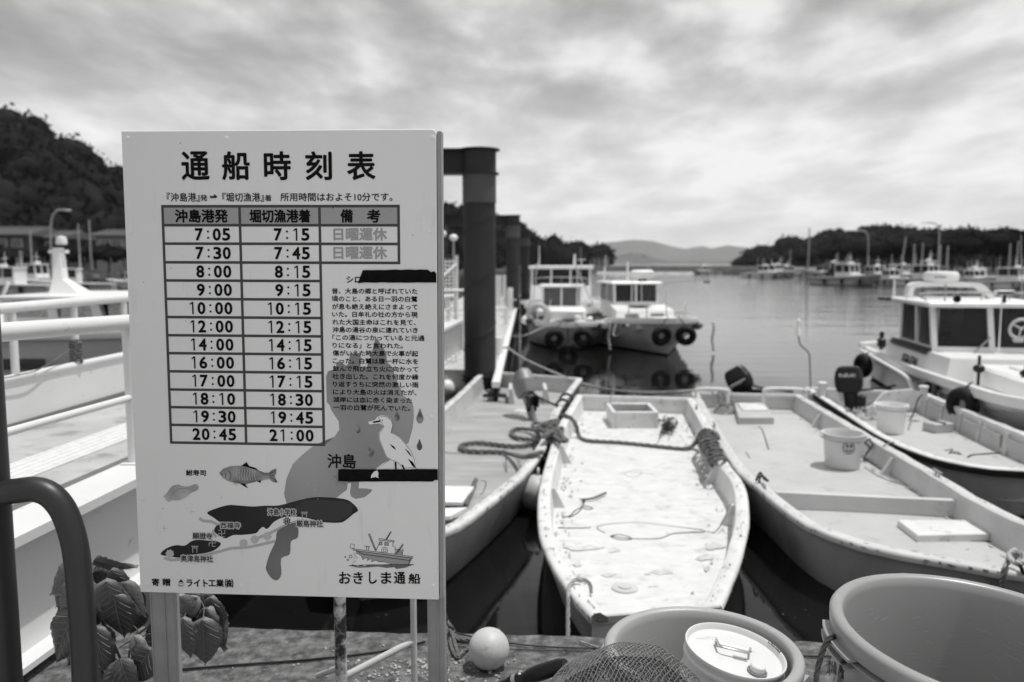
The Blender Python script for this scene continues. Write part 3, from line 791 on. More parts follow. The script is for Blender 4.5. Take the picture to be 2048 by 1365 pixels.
sb(mb, 'scale_print', m_pale, smooth=False)
# sliced sushi drawing
poly_px(smooth2(c2([(272, 1095), (290, 1080), (320, 1035), (360, 1022), (385, 1032), (430, 1032), (465, 1018), (487, 1030), (480, 1055), (445, 1072), (410, 1100), (370, 1118), (320, 1120), (300, 1130)]), 3), 3, 'sushi_print', m_grey2)
mb = MB(); strk(mb, c2([(310, 1110), (335, 1065), (370, 1045), (420, 1045), (450, 1055)]), .0006, 4); strk(mb, c2([(272, 1095), (290, 1080), (320, 1035), (360, 1022), (385, 1032)]), .0005, 4); strk(mb, c2([(390, 1070), (400, 1066)]), .0008, 4)
sb(mb, 'sushi_line_print', m_grid, smooth=False)
# faint sparkles
mb = MB()
for (x, y, r) in ((180, 358, 45), (438, 203, 38), (715, 70, 25)): poly_px(c5([(x + (r if q % 2 == 0 else r * .12) * math.cos(PI * q / 4), y + (r if q % 2 == 0 else r * .12) * math.sin(PI * q / 4)) for q in range(8)]), 1, '', None, mb)
sb(mb, 'sparkle_print', mat('sparkle_tint', .52, .5), smooth=False)
# the little ferry drawing
mb = MB(); poly_px(c4([(780, 915), (1300, 980), (1265, 1045), (850, 1050), (790, 960)]), 2, '', None, mb); poly_px(c4([(1150, 912), (1205, 920), (1205, 955), (1150, 945)]), 2, '', None, mb)
for q in ([(1000, 838), (1022, 838), (1020, 868), (992, 865)], [(1045, 840), (1082, 845), (1080, 872), (1040, 867)]): poly_px(c4(q), 3, '', None, mb)
sb(mb, 'ferry_hull_print', mat('ferry_tint', .30, .5), smooth=False)
mb = MB(); poly_px(c4([(720, 1055), (800, 1045), (1000, 1050), (1310, 1043), (1240, 1070), (1150, 1085), (1130, 1068), (1060, 1075), (980, 1062), (900, 1070), (800, 1072)]), 2.5, '', None, mb)
sb(mb, 'sea_print', m_islm, smooth=False)
mb = MB()
wave = [(760, 940), (800, 945), (830, 965), (845, 1000), (880, 980), (885, 1010), (920, 990), (925, 1020), (960, 1005), (1000, 1020), (1040, 1020), (1110, 1040), (1000, 1045), (900, 1045), (860, 1060), (830, 1045), (800, 1062), (745, 1040), (780, 1010), (760, 985), (800, 985)]
poly_px(c4(wave), 3, '', None, mb); poly_px(c4([(1000, 835), (1130, 848), (1118, 880), (1138, 885), (1140, 945), (965, 920)]), 2.2, '', None, mb)
sb(mb, 'spray_print', m_pale, smooth=False)
mb = MB(); w = .0013
strk(mb, c4(wave), .0011, 4, True)
for q in ([(750, 900), (1305, 972), (1300, 985), (755, 912)], [(990, 806), (1135, 828), (1133, 838), (988, 820)], [(735, 855), (770, 860), (765, 898), (730, 893)]): strk(mb, c4(q), w, 4, True)
for q in ([(780, 915), (850, 950), (1280, 1008)], [(1282, 985), (1260, 1045)], [(1005, 830), (965, 918)], [(1120, 840), (1118, 878), (1138, 882), (1140, 945)], [(1145, 905), (1218, 915), (1216, 925)], [(1205, 922), (1205, 955)], [(720, 1053), (900, 1045), (1310, 1043)], [(895, 765), (960, 920)], [(905, 762), (968, 918)], [(1100, 742), (1055, 815)], [(1105, 746), (1062, 815)], [(1210, 855), (1140, 948)], [(1216, 862), (1150, 948)], [(860, 875), (912, 882)], [(880, 882), (878, 910)], [(898, 882), (896, 912)]): strk(mb, c4(q), w * 1.2, 4)
for (x, y, r) in ((1043, 913, 27), (1043, 913, 13), (735, 970, 13), (710, 1000, 8), (685, 974, 5)): strk(mb, c4([(x + r * math.cos(a), y + r * math.sin(a)) for a in [2 * PI * q / 20 for q in range(20)]]), w, 4.3, True)
for q in ([(1000, 838), (1022, 838), (1020, 868), (992, 865)], [(1045, 840), (1082, 845), (1080, 872), (1040, 867)]): strk(mb, c4(q), w, 4, True)
sb(mb, 'ferry_line_print', m_ink, smooth=False)
# two strips of black cloth tape, one torn at its end
def tape(pts, label):
    mb = MB(); n = len(pts); vs = [(*S(u, v),) for u, v in pts]
    mb.add([(x, -.0022, z) for x, z in vs] + [(x, -.0029, z) for x, z in vs], [tuple(range(n, 2 * n))] + [(i, (i + 1) % n, n + (i + 1) % n, n + i) for i in range(n)])
    sb(mb, 'tape_strip', m_tape, smooth=False, label=label)
random.seed(3)
tp = [(726, 541)] + [(726 + k * 9.5, 541 + random.uniform(-.6, .6) - k * .12) for k in range(1, 14)] + [(856, 540), (862, 545), (868, 543), (873, 548), (873, 565.5)] + [(873 - k * 12, 565.5 + random.uniform(-.5, .5)) for k in range(1, 13)] + [(716, 567)]
tape(tp, 'upper black tape strip with a slanted left end')
tp = [(677, 939)] + [(677 + k * 12, 938.6 + random.uniform(-.5, .5)) for k in range(1, 16)] + [(876, 938.5), (876, 960), (870, 960), (866, 963)] + [(866 - k * 12, 963 + random.uniform(-.5, .4)) for k in range(1, 15)] + [(677, 962)]
tape(tp, 'lower black tape strip with a small tear')
mb = MB(); vs = [S(*p) for p in c4([(920, 255), (925, 225), (950, 195), (980, 185), (990, 215), (985, 240), (995, 255), (960, 245)])]; mb.add([(x, -.0033, z) for x, z in vs], [tuple(range(len(vs)))]); sb(mb, 'tape_tear', m_sign, smooth=False)
# worn specks and nicks
mb = MB(); mw = MB()
for k in range(70):
    if k < 22: u = random.uniform(250, 870); v = random.uniform(265, 1190); r = random.uniform(.4, 1.3); t_ = mb
    else: t_ = mw; r = random.uniform(.25, .6); u, v = (random.gauss(630, 16), random.gauss(975, 12)) if k % 2 else (random.uniform(760, 875), random.gauss(994, 4))
    pts = [(u + r * math.cos(a) * random.uniform(.6, 1.3), v + r * math.sin(a) * random.uniform(.6, 1.3)) for a in [2 * PI * q / 7 for q in range(7)]]
    poly_px(pts, 6, '', None, t_)
sb(mb, 'paint_chip', m_grid, smooth=False); tag(sb(mw, 'wear_speck', m_pale, smooth=False), kind='stuff')

# rusty tube frame standing behind the board
m_peel = mat('peeling_painted_tube', .52, .55, var=.08, vs=8, stain=1.0, ss=11, sv=.02, st=.49, bump=.4, bs=60, bdist=.003)
fr = thing('tube_frame', 'peeling pale tube frame with a slanting brace behind the timetable board', 'frame', (-.44, 2.62, 0))
a = PY(680, 1230, 2.62); b = PY(827, 1230, 2.75)
MB().tube([(a.x, a.y, -.02), (a.x, a.y, 1.3)], .0205, 20).build('pole', m_peel, fr)
m_peel2 = mat('chalky_tube', .50, .6, var=.1, vs=8, stain=.7, ss=30, sv=.14, st=.62, bump=.3, bs=60, bdist=.003)
MB().tube([(b.x, b.y, -.02), (b.x, b.y, 1.3)], .0115, 16).build('pole', m_peel2, fr)
c = PY(826, 1283, 2.75); d = PY(692, 1352, 2.66); e = PY(636, 1352, 2.9)
MB().tube([c, d], .0125, 14).build('brace', m_peel2, fr)
MB().tube([PY(676, 1337, 2.64), e], .0105, 14).build('brace', m_peel2, fr)
# ------------------------------------------------------------------ things on the quay
def ladle_rim(R, H, r_wall=.008, rimw=.035, lip=.035):
    return [(R * .80, 0.0), (R * .82, .004), (R - .030, H - .10), (R - .026, H - .055), (R - .004, H - .05), (R - .002, H - lip), (R, H - .010), (R - .006, H - .002), (R - .014, H), (R - rimw + .006, H - .001), (R - rimw, H - .008), (R - rimw - .006, H - .03), (R * .80 - .015, .02), (.001, .016)]
def tub(label, c, R, H, tilt, handle_az, m):
    t = thing('fish_tub', label, 'tub', c, group='large grey plastic tubs on the quay')
    M = Matrix.Translation(c) @ Matrix.Rotation(tilt[0], 4, 'X') @ Matrix.Rotation(tilt[1], 4, 'Y')
    p = ladle_rim(R, H)
    rings_out = MB().lathe(p, n=96, M=M)
    rings_out.build('bucket_body', m, t, ang=50)
    # ribs under the rim, with gaps at the handles
    for h in handle_az:
        mb = MB()
        for q in range(-6, 7):
            pass
        arc = [h + math.radians(k) for k in range(-16, 17, 2)]
        for dz in (-.058, -.085):
            pr = []
            for a in arc: pr.append([M @ Vector(((R - .02 + dx) * math.cos(a), (R - .02 + dx) * math.sin(a), H + dz + z)) for dx, z in ((0, 0), (.034, -.002), (.034, .006), (0, .010))])
            mb.loft(pr)
        mb.build('handle_lug', m, t, ang=40)
    mb = MB(); n = 90
    for dz, out in ((-.072, .016), ):
        rr_ = []
        for k in range(n + 1):
            a = 2 * PI * k / n; rr_.append([M @ Vector(((R - .022 + dx) * math.cos(a), (R - .022 + dx) * math.sin(a), H + dz + z)) for dx, z in ((0, 0), (out, -.001), (out, .005), (0, .008))])
        mb.loft(rr_, False)
    mb.build('rim_rib', m, t, ang=40)
    return t, M
# left tub with the pail; centre found from the rim in the photograph
TB = Vector((.582, 2.335, 0)); tub1, M1 = tub('grey round plastic tub holding the white pail, half hidden by the landing net', TB, .298, .43, (0, 0), (math.radians(150), math.radians(-30)), m_tub)
m_tub2 = mat('grey_tub_plastic_darker', .27, .34, var=.06, vs=2.0, bump=.03, bs=90, stain=.5, ss=26, sv=.42, st=.67, stretch=(1, 1, .25))
TB2 = Vector((1.215, 2.03, 0)); tub2, M2 = tub('empty large grey plastic tub with a rope handle at the right corner of the quay', TB2, .385, .63, (math.radians(2), math.radians(3)), (math.radians(175), math.radians(-5)), m_tub2)

# scratches and dried splashes on the tubs
m_scr = mat('tub_scratch', .52, .6)
def scratches(t, M, R, H_, n, seed):
    r = random.Random(seed); mb = MB()
    for k in range(n):
        a = r.uniform(0, 2 * PI); z = H_ - r.uniform(.07, .28); l = r.uniform(.004, .05); w = r.uniform(.0004, .0012); sl = r.gauss(0, .18); q = []
        for s_, (da, dz) in enumerate(((0, 0), (l, l * sl), (l, l * sl + w), (0, w))):
            zz = z + dz; rad = R * .80 - .015 + (R - .041 - (R * .80 - .015)) * (zz - .02) / (H_ - .05) - .0025
            q.append(M @ Vector((rad * math.cos(a + da / R), rad * math.sin(a + da / R), zz)))
        mb.add(q, [(0, 1, 2, 3)])
    for k in range(n // 2):
        a = r.uniform(0, 2 * PI); rad = R - r.uniform(.012, .026); l = r.uniform(.003, .03); w = r.uniform(.0004, .001)
        mb.add([M @ Vector(((rad + dr) * math.cos(a + da / R), (rad + dr) * math.sin(a + da / R), H_ + .0012)) for da, dr in ((0, 0), (l, l * .1), (l, l * .1 + w), (0, w))], [(0, 1, 2, 3)])
    tag(mb.build('scratch', m_scr, t, smooth=False), kind='stuff')
scratches(tub1, M1, .298, .43, 130, 1); scratches(tub2, M2, .385, .63, 190, 2)
# white pail lying tilted in the left tub
m_pail = mat('white_pail_tin', .62, .35, var=.04, vs=6, stain=.5, ss=22, sv=.28, st=.66)
pail = thing('pail', 'white round pail with a closed lid and spout tilted inside the left grey tub', 'pail', (.665, 2.26, .1))
MP = Matrix.Translation((.668, 2.285, .438)) @ Matrix.Rotation(math.radians(9), 4, 'Y') @ Matrix.Rotation(math.radians(4), 4, 'X')
MB().lathe([(.001, -.30), (.138, -.30), (.142, -.295), (.143, -.10), (.147, -.095), (.147, -.085), (.143, -.08), (.143, -.035), (.149, -.03), (.149, -.022), (.143, -.018), (.144, 0)], n=64, M=MP).build('pail_body', m_pail, pail)
lid = MB().lathe([(.144, -.002), (.1495, -.001), (.1505, .005), (.149, .010), (.146, .0105), (.1435, .008), (.1415, -.002), (.139, -.008), (.133, -.010), (.120, -.008), (.05, -.0065), (.0005, -.006)], n=72, M=MP).build('lid', m_pail, pail)
WM[lid.name] = WM[pail.name]
def L(p): return MP @ Vector(p)
ang = math.radians(-10)
def LR(x, y, z): return L((x * math.cos(ang) - y * math.sin(ang), x * math.sin(ang) + y * math.cos(ang), z))
mb = MB(); mb.tube([LR(-.056, .026, -.004), LR(-.056, .026, .012), LR(-.050, -.012, .017), LR(-.038, -.020, .017), LR(.030, -.020, .017), LR(.042, -.010, .017), LR(.046, .022, .012), LR(.046, .026, -.004)], .0034, 8)
mb.build('bail_handle', m_chrome, pail)
mb = MB(); mb.tube([LR(-.052, .026, -.001), LR(.040, .026, -.001)], .0085, 10); mb.build('handle_hinge', m_pail, pail)
mb = MB()
mb.add([LR(-.006, -.030, -.0050), LR(.034, -.030, -.0050), LR(.034, -.010, -.0050), LR(-.006, -.010, -.0050)], [(0, 1, 2, 3)]); mb.build('lid_sticker', mat('sticker_grey', .34, .3), pail)
CS = LR(.058, -.075, 0); MC = MP @ Matrix.Translation(MP.inverted() @ CS)
MB().lathe([(.0245, -.008), (.024, -.001), (.0285, -.001), (.0285, -.007)], n=32, M=MC).build('spout_ring', mat('spout_ring_grey', .18, .5), pail)
mb = MB(); rings = []
for z, r0 in ((-.006, .0215), (.014, .0210), (.0165, .0185)):
    rings.append([MC @ Vector((r0 * (1 + (.04 if k % 3 == 0 else 0)) * math.cos(2 * PI * k / 48), r0 * (1 + (.04 if k % 3 == 0 else 0)) * math.sin(2 * PI * k / 48), z)) for k in range(48)])
mb.loft(rings); mb.build('spout_cap', m_pail, pail)
mb = MB()
for row, n_, x0, y0 in ((0, 12, -.112, .040), (1, 7, -.088, .060)):
    for k in range(n_):
        x = x0 + k * .0072; y = y0 + k * .0026
        mb.add([LR(x, y, -.0072), LR(x + .0012, y + .0003, -.0072), LR(x + .0018 + .001 * (k % 3), y + .006, -.0072), LR(x + .0006, y + .006, -.0072)], [(0, 1, 2, 3)])
        if k % 2: mb.add([LR(x, y, -.0071), LR(x + .004, y + .0012, -.0071), LR(x + .004, y + .0022, -.0071), LR(x, y + .001, -.0071)], [(0, 1, 2, 3)])
mb.build('lid_stamp', mat('faded_ink', .16, .6), pail, smooth=False)
mb = MB()
for k in range(14):
    a = math.radians(8 + k * 1.7); mb.tube([L((.1415 * math.cos(a), .1415 * math.sin(a), .0085)), L(((.1415 + random.uniform(.004, .009)) * math.cos(a + .02), (.1415 + .004) * math.sin(a + .02), .0095 + random.random() * .003))], .0012, 4)
tag(mb.build('rust_crumbs', m_dark, pail), kind='stuff')

# rope handles on the tubs
def P2(r, az, z): return M2 @ Vector((r * math.cos(math.radians(az)), r * math.sin(math.radians(az)), z))
rh = rope_mb(spline([P2(.345, 172, .575), P2(.40, 176, .58), P2(.44, 182, .52), P2(.475, 190, .44), P2(.50, 196, .415), P2(.47, 200, .44), P2(.43, 194, .50), P2(.39, 186, .55), P2(.35, 184, .565)], 6), .0075)
rh.build('rope_handle', m_roped, tub2, ang=60)
mb = MB(); a0 = M1 @ Vector((.31 * math.cos(math.radians(195)), .31 * math.sin(math.radians(195)), .34))

# landing net heaped in front of the tubs
m_net = mat('grey_net_twine', .20, .8, var=.2, vs=30)
m_netd = mat('dark_net_twine', .03, .8, var=.3, vs=30)
net = thing('landing_net', 'heaped diamond mesh landing net with a dark handle in front of the left tub', 'net', (.285, 1.99, 0))
def net_surface(seed, top, cx_, cy_, rx, ry, lift, cell, m, wr, phase=0.0, fold=1.0):
    """a heap of netting: diamond mesh of thin twine over a folded mound"""
    def h(x, y):
        d = math.sqrt(((x - cx_) / rx) ** 2 + ((y - cy_) / ry) ** 2)
        z = top * max(0.0, 1 - d ** 2.3) ** .55
        z += fold * (.012 * math.sin(x * 38 + 9 * y + phase) * math.sin(y * 31 - x * 12 + phase) + .010 * math.sin(14 * x + 22 * y + seed))* (1 - min(1, d)) ** .35
        return z + lift
    n = int(2.1 * max(rx, ry) / cell); idx = {}; V = []; F = []
    def vid(i, j):
        if (i, j) in idx: return idx[(i, j)]
        x = cx_ + (i - j) * cell * .5 ; y = cy_ + (i + j) * cell * .62
        x += .10 * cell * math.sin(i * 3.1 + j * 1.7); y += .10 * cell * math.sin(i * 1.3 - j * 2.1)
        idx[(i, j)] = len(V); V.append((x, y, h(x, y))); return idx[(i, j)]
    for i in range(-n, n):
        for j in range(-n, n):
            x = cx_ + (i - j) * cell * .5; y = cy_ + (i + j + 1) * cell * .62
            if ((x - cx_) / rx) ** 2 + ((y - cy_) / ry) ** 2 < .985: F.append((vid(i, j), vid(i + 1, j), vid(i + 1, j + 1), vid(i, j + 1)))
    E = set()
    for f in F:
        for a, b in zip(f, f[1:] + f[:1]): E.add((min(a, b), max(a, b)))
    E = np.array(sorted(E)); V = np.array(V); A = V[E[:, 0]]; B = V[E[:, 1]]; T = B - A; T /= np.linalg.norm(T, axis=1)[:, None]
    U = np.cross(T, [0, 0, 1.0]); U /= np.linalg.norm(U, axis=1)[:, None]; Wv = np.cross(T, U)
    ring = lambda Q: np.stack([Q + wr * (U * math.cos(a) + Wv * math.sin(a)) for a in (0, 2.094, 4.189)], 1)
    VV = np.concatenate([ring(A), ring(B)], 1).reshape(-1, 3); k = np.arange(len(E))[:, None] * 6
    FF = np.concatenate([k + [0, 1, 4, 3], k + [1, 2, 5, 4], k + [2, 0, 3, 5]])
    inv = np.array(WM[net.name].inverted()); VV = VV @ inv[:3, :3].T + inv[:3, 3]
    tag(np_mesh('netting', VV, FF, m, net), kind='stuff')
net_surface(1, .60, .30, 1.99, .34, .22, .0, .0125, m_net, .0009, 0, .55)
net_surface(2, .58, .30, 1.98, .33, .21, -.016, .0125, m_netd, .0012, .3, .55)
net_surface(5, .555, .27, 1.96, .28, .20, -.012, .0125, m_net, .0009, .6, .8)
net_surface(7, .53, .30, 1.96, .27, .19, -.03, .014, m_netd, .0016, .4, 1.0)
mb = MB()
for k in range(2, 7):      # torn dark strands along the folds
    x = .12 + k * .04; y = 1.98 + .03 * math.sin(k * 2); z = .59 - .9 * (x - .285) ** 2 - .012
    mb.tube(spline([(x, y, z), (x + .02, y + .01, z + .012), (x + .035, y - .01, z + .004), (x + .05, y + .005, z + .010)], 4), .0012, 4)
tag(mb.build('torn_twine', m_netd, net), kind='stuff')
MB().tube(spline([(.27 + .30 * math.cos(a), 1.99 + .21 * math.sin(a), .012) for a in [2 * PI * q / 16 for q in range(17)]], 3), .007, 8).build('hoop', m_dark, net)
a = PY(1000, 1372, 2.2); b = 0; c = PY(1128, 1330, 2.1)
d_ = (c - a).normalized(); q = d_.to_track_quat('Z', 'Y').to_matrix().to_4x4(); Mh = Matrix.Translation(a) @ q; Lh = (c - a).length
MB().lathe([(.001, -.25), (.012, -.25), (.012, 0), (.013, .03), (.016, .035), (.018, .045), (.018, .085), (.015, .09), (.015, .10), (.021, .115), (.023, .15), (.021, .22), (.016, .24), (.001, .24)], n=28, M=Mh).build('handle_grip', m_black, net)
MB().lathe([(.0186, .055), (.0189, .060), (.0189, .066), (.0186, .070)], n=28, M=Mh).build('grip_ring', m_steel, net)
p = Mh @ Vector((0, 0, .075)); MB().sphere(p + Vector((0, -.004, .016)), .006, 12, 8).build('grip_button', m_white, net)

# round float on the quay
fl = thing('net_float', 'pale round plastic float lying on the concrete quay', 'float', (-.092, 3.02, 0))
FC = PY(978, 1324, 3.02); R_ = .0805
MB().sphere((FC.x, FC.y, R_ - .002), R_, 48, 32).build('float_ball', m_buoy, fl)
MB().torus((FC.x + .01, FC.y + .075, .045), .018, .006, (1, .3, 0), 16, 8).build('float_eye', m_buoy, fl)

# ropes on the quay
def Q(u, v, z=.012): return PZ(u, v, z)
rope('mooring_rope', 'grey rope coiled over the quay edge behind the right leg of the timetable board', spline([Q(888, 1238, .02), Q(892, 1256), Q(905, 1268), Q(915, 1278), Q(940, 1281), Q(965, 1275), Q(985, 1263), Q(998, 1262), Q(985, 1275), Q(960, 1288), Q(935, 1298), Q(920, 1312)], 6), .009, m_ropeg)
rope('mooring_rope', 'grey rope hanging in a knotted bundle beside the right leg of the timetable board', spline([Q(886, 1215, .16), Q(893, 1240, .06), Q(901, 1252, .05), Q(907, 1262, .02), Q(901, 1285), Q(910, 1310), Q(918, 1314), Q(911, 1290), Q(903, 1266, .03), Q(893, 1262, .04), Q(889, 1290), Q(893, 1330), Q(886, 1360)], 6), .0085, m_ropeg)
line('cord', 'thin dark cord stretched along the quay from the board to the left tub', [Q(905, 1264, .02), Q(955, 1276, .014), Q(1030, 1288, .01), Q(1110, 1295, .008), Q(1215, 1297, .008)], .0035, m_roped)
line('cord', 'thin dark cord lying on the quay behind the tubs', [Q(900, 1293, .006), Q(1010, 1298, .006), Q(1120, 1302, .006), Q(1215, 1304, .006)], .0022, m_roped)
line('cord', 'thin black line running across the quay under the timetable board', [Q(210, 1352, .008), Q(330, 1342, .008), Q(480, 1330, .008), Q(640, 1318, .008), Q(780, 1300, .008), Q(850, 1284, .01)], .0045, m_black)  # narrow black line over the quay, built as a tube
line('cord', 'short black cord on the quay between the two tubs', [Q(1590, 1312, .008), Q(1640, 1313, .008), Q(1690, 1312, .008)], .004, m_roped)
line('stick', 'short dark stick lying on the quay left of the tub', [Q(1160, 1283, .012), Q(1178, 1289, .012), Q(1196, 1296, .012)], .004, m_steel, cat='stick')
# dry weed sprouting between the tubs
mb = MB(); random.seed(11)
for k in range(46):
    p = Q(1672 + random.gauss(0, 9), 1345 + random.gauss(0, 6), 0); h = random.uniform(.03, .10); dx = random.gauss(0, .02); dy = random.gauss(0, .02)
    mb.tube([p, p + Vector((dx * .4, dy * .4, h * .6)), p + Vector((dx, dy, h))], [.0014, .0011, .0004], 4)
tag(mb.build('dry_grass', mat('dry_grass', .12, .8, var=.4, vs=40)), kind='stuff')

# ------------------------------------------------------------------ dark bent tube rail at the left edge
br = thing('bent_tube_rail', 'dark post with a bent tube rail in front of the white gangway', 'railing', (-1.215, 1.85, 0))
p0 = PY(-34, 1000, 1.85); MB().tube([(p0.x - .0, 1.85, -.1), (p0.x - .0, 1.85, 2.6)], .058, 40).build('post', m_dark, br)
cp = [(0, 986), (35, 982), (70, 979), (100, 990), (125, 1018), (142, 1060), (153, 1110), (160, 1180), (165, 1250), (169, 1320), (172, 1400), (176, 1500)]
MB().tube(spline([PY(u, v, 1.84) for u, v in cp], 5), .0298, 28).build('bent_tube', m_dark, br)

# ------------------------------------------------------------------ leafy shrub under the board
m_lf = {}
def leaf_mat(name, v):
    m = mat(name, v, .42, var=.18, vs=30, bump=.25, bs=160, bdist=.003, spec=.5); b = m.node_tree.nodes['Principled BSDF']; b.inputs['Transmission Weight'].default_value = 0; return m
LM = [leaf_mat('leaf_dark', .075), leaf_mat('leaf_mid', .13), leaf_mat('leaf_pale_back', .22)]
def leaf_mesh(seed):
    r = random.Random(seed); nx, ny = 13, 22; V = []; F = []
    for j in range(ny + 1):
        t = j / ny; w = .32 * math.sin(PI * min(1, t ** .68)) ** .8 * (1 - .25 * t) + .002
        if t > .86: w *= (1 - t) / .14 * .75 + .25
        if j % 2: w *= 1.05
        for i in range(nx):
            s = (i / (nx - 1) - .5) * 2; x = s * w; y = t
            vein = .018 * math.cos((t * 7.5 - abs(s) * 1.6) * 2 * PI) * min(1, abs(s) * 4) * (1 - t * .5)
            z = abs(s) * w * .26 - .22 * t * t + vein * .45 + .03 * math.sin(4 * t + seed) * s - (.012 if abs(s) < .09 else 0) - .09 * abs(s) ** 3 * r.uniform(.8, 1.2)
            V.append((x, y, z))
    for j in range(ny):
        for i in range(nx - 1): a = j * nx + i; F.append((a, a + 1, a + nx + 1, a + nx))
    me = bpy.data.meshes.new('leaf'); me.from_pydata(V, [], F); me.shade_smooth(); me.update()
    # raised pale veins
    return me
LME = []
for s in range(3):
    for k, m_ in enumerate(LM):
        me = leaf_mesh(s); me.materials.append(m_); LME.append(me)
m_vein = mat('leaf_vein', .24, .5)
def vein_mesh():
    mb = MB()
    def z(s, t, w): return abs(s) * w * .26 - .22 * t * t + .004
    for s0 in (-1, 1):
        for k in range(6):
            t0 = .06 + k * .13; pts = []
            for q in range(6):
                a = q / 5; t = t0 + a * .17; w = .32 * math.sin(PI * min(1, t ** .68)) ** .8 * (1 - .25 * t); s = s0 * a * .86
                pts.append((s * w, t, z(s, t, w) - .05 * abs(s) ** 3))
            mb.tube(pts, .0042, 3)
    mb.tube([(0, t, -.22 * t * t - .003) for t in [q / 9 for q in range(10)]], .008, 4)
    me = bpy.data.meshes.new('vein'); me.from_pydata(mb.v, [], mb.f); me.materials.append(m_vein); return me
VME = vein_mesh()
shrub = thing('leafy_shrub', 'shrub with large drooping toothed leaves growing under the left leg of the timetable board', 'shrub', (-1.25, 2.75, 0))
def leaf(u0, v0, u1, v1, y, roll=0.0, k=0, tiltf=0.0, wd=1.0):
    """one leaf hanging from its stalk at (u0, v0) to its tip at (u1, v1)"""
    a = PY(u0, v0, y); b = PY(u1, v1, y - tiltf); d = b - a; Ln = d.length * 1.04; wd *= .98; d.normalize()
    n0 = Vector((0, -1, .25)); n0 = (Matrix.Rotation(roll, 3, d) @ n0); x = d.cross(n0).normalized(); n = x.cross(d).normalized()
    Mx = Matrix((x, d, n)).transposed().to_4x4(); Mx = Matrix.Translation(a) @ Mx @ Matrix.Diagonal((Ln * wd, Ln, Ln, 1))
    o = bpy.data.objects.new('leaf', LME[(k % 3) + 3 * random.randrange(3)]); COL.objects.link(o); o.parent = shrub; o.matrix_basis = WM[shrub.name].inverted() @ Mx
    q = bpy.data.objects.new('vein', VME); COL.objects.link(q); q.parent = o
    return o
random.seed(21)
leaves = [  # base, tip, distance, roll, tone
    (178, 1128, 92, 1180, 2.72, .5, 1), (160, 1150, 112, 1215, 2.70, -.6, 1), (178, 1160, 108, 1240, 2.66, .3, 0), (182, 1185, 118, 1300, 2.66, -.2, 0), (165, 1220, 108, 1335, 2.62, .4, 0),
    (176, 1130, 235, 1155, 2.80, .9, 2), (182, 1150, 240, 1165, 2.74, .3, 1), (178, 1165, 190, 1225, 2.62, .3, 1), (212, 1163, 215, 1262, 2.60, -.5, 1), (215, 1165, 262, 1215, 2.72, .7, 0),
    (228, 1190, 238, 1290, 2.62, -.1, 0), (232, 1192, 222, 1255, 2.66, .6, 0), (262, 1180, 285, 1225, 2.76, 0, 0), (190, 1254, 205, 1365, 2.58, .1, 0), (205, 1255, 182, 1345, 2.62, -.6, 0),
    (268, 1272, 288, 1350, 2.60, .3, 2), (240, 1318, 262, 1400, 2.56, .1, 0), (245, 1322, 205, 1405, 2.58, -.4, 0), (200, 1340, 150, 1400, 2.62, .3, 0), (284, 1220, 262, 1278, 2.74, -.7, 0),
    (380, 1205, 300, 1240, 2.72, .3, 1), (395, 1195, 352, 1245, 2.70, .1, 2), (365, 1237, 372, 1325, 2.62, 0, 1), (405, 1240, 408, 1344, 2.66, -.3, 1), (412, 1218, 428, 1316, 2.70, .5, 1),
    (405, 1190, 445, 1235, 2.80, .2, 0), (375, 1235, 322, 1300, 2.68, .5, 0), (345, 1230, 300, 1330, 2.70, -.5, 0), (420, 1200, 438, 1272, 2.82, -.3, 0), (330, 1240, 345, 1300, 2.85, .3, 0), (300, 1300, 250, 1372, 2.55, .2, 0),
    (186, 1122, 262, 1150, 2.78, .8, 2), (168, 1130, 84, 1190, 2.60, .2, 1), (160, 1145, 100, 1225, 2.64, -.2, 0), (172, 1170, 104, 1262, 2.60, .1, 1), (150, 1225, 92, 1330, 2.58, .2, 0), (222, 1140, 262, 1200, 2.66, .2, 1), (236, 1165, 285, 1232, 2.66, -.3, 0), (210, 1210, 248, 1268, 2.68, .4, 0),
    (355, 1192, 392, 1246, 2.66, -.1, 2), (420, 1196, 442, 1262, 2.72, .4, 1), (428, 1225, 440, 1300, 2.76, .1, 0), (340, 1200, 322, 1262, 2.74, .4, 1)]
for (a, b, c, d, y, r0, k) in leaves:
    leaf(a, b, c, d, y, r0, k, random.uniform(-.04, .05), random.uniform(.85, 1.1))
mb = MB()
def stem(pts, r): mb.tube(spline([PY(u, v, y) for u, v, y in pts], 5), r, 8)
stem([(262, 1420, 2.7), (245, 1330, 2.7), (208, 1250, 2.7), (190, 1212, 2.7), (178, 1160, 2.72), (180, 1128, 2.74)], .0048)
stem([(255, 1380, 2.7), (262, 1290, 2.72), (300, 1250, 2.72), (345, 1215, 2.74), (400, 1190, 2.76)], .0042)
stem([(200, 1232, 2.7), (212, 1195, 2.7), (222, 1180, 2.7)], .002)
stem([(240, 1295, 2.7), (262, 1282, 2.68), (300, 1268, 2.6)], .002)
stem([(262, 1290, 2.72), (275, 1262, 2.7), (262, 1250, 2.72)], .0018); stem([(245, 1325, 2.68), (225, 1312, 2.62), (190, 1256, 2.58)], .0018)
stem([(380, 1200, 2.74), (372, 1225, 2.68), (366, 1238, 2.62)], .0018); stem([(395, 1193, 2.75), (408, 1215, 2.7), (405, 1242, 2.66)], .0018)
mb.build('stem', mat('green_stem', .12, .5), shrub)
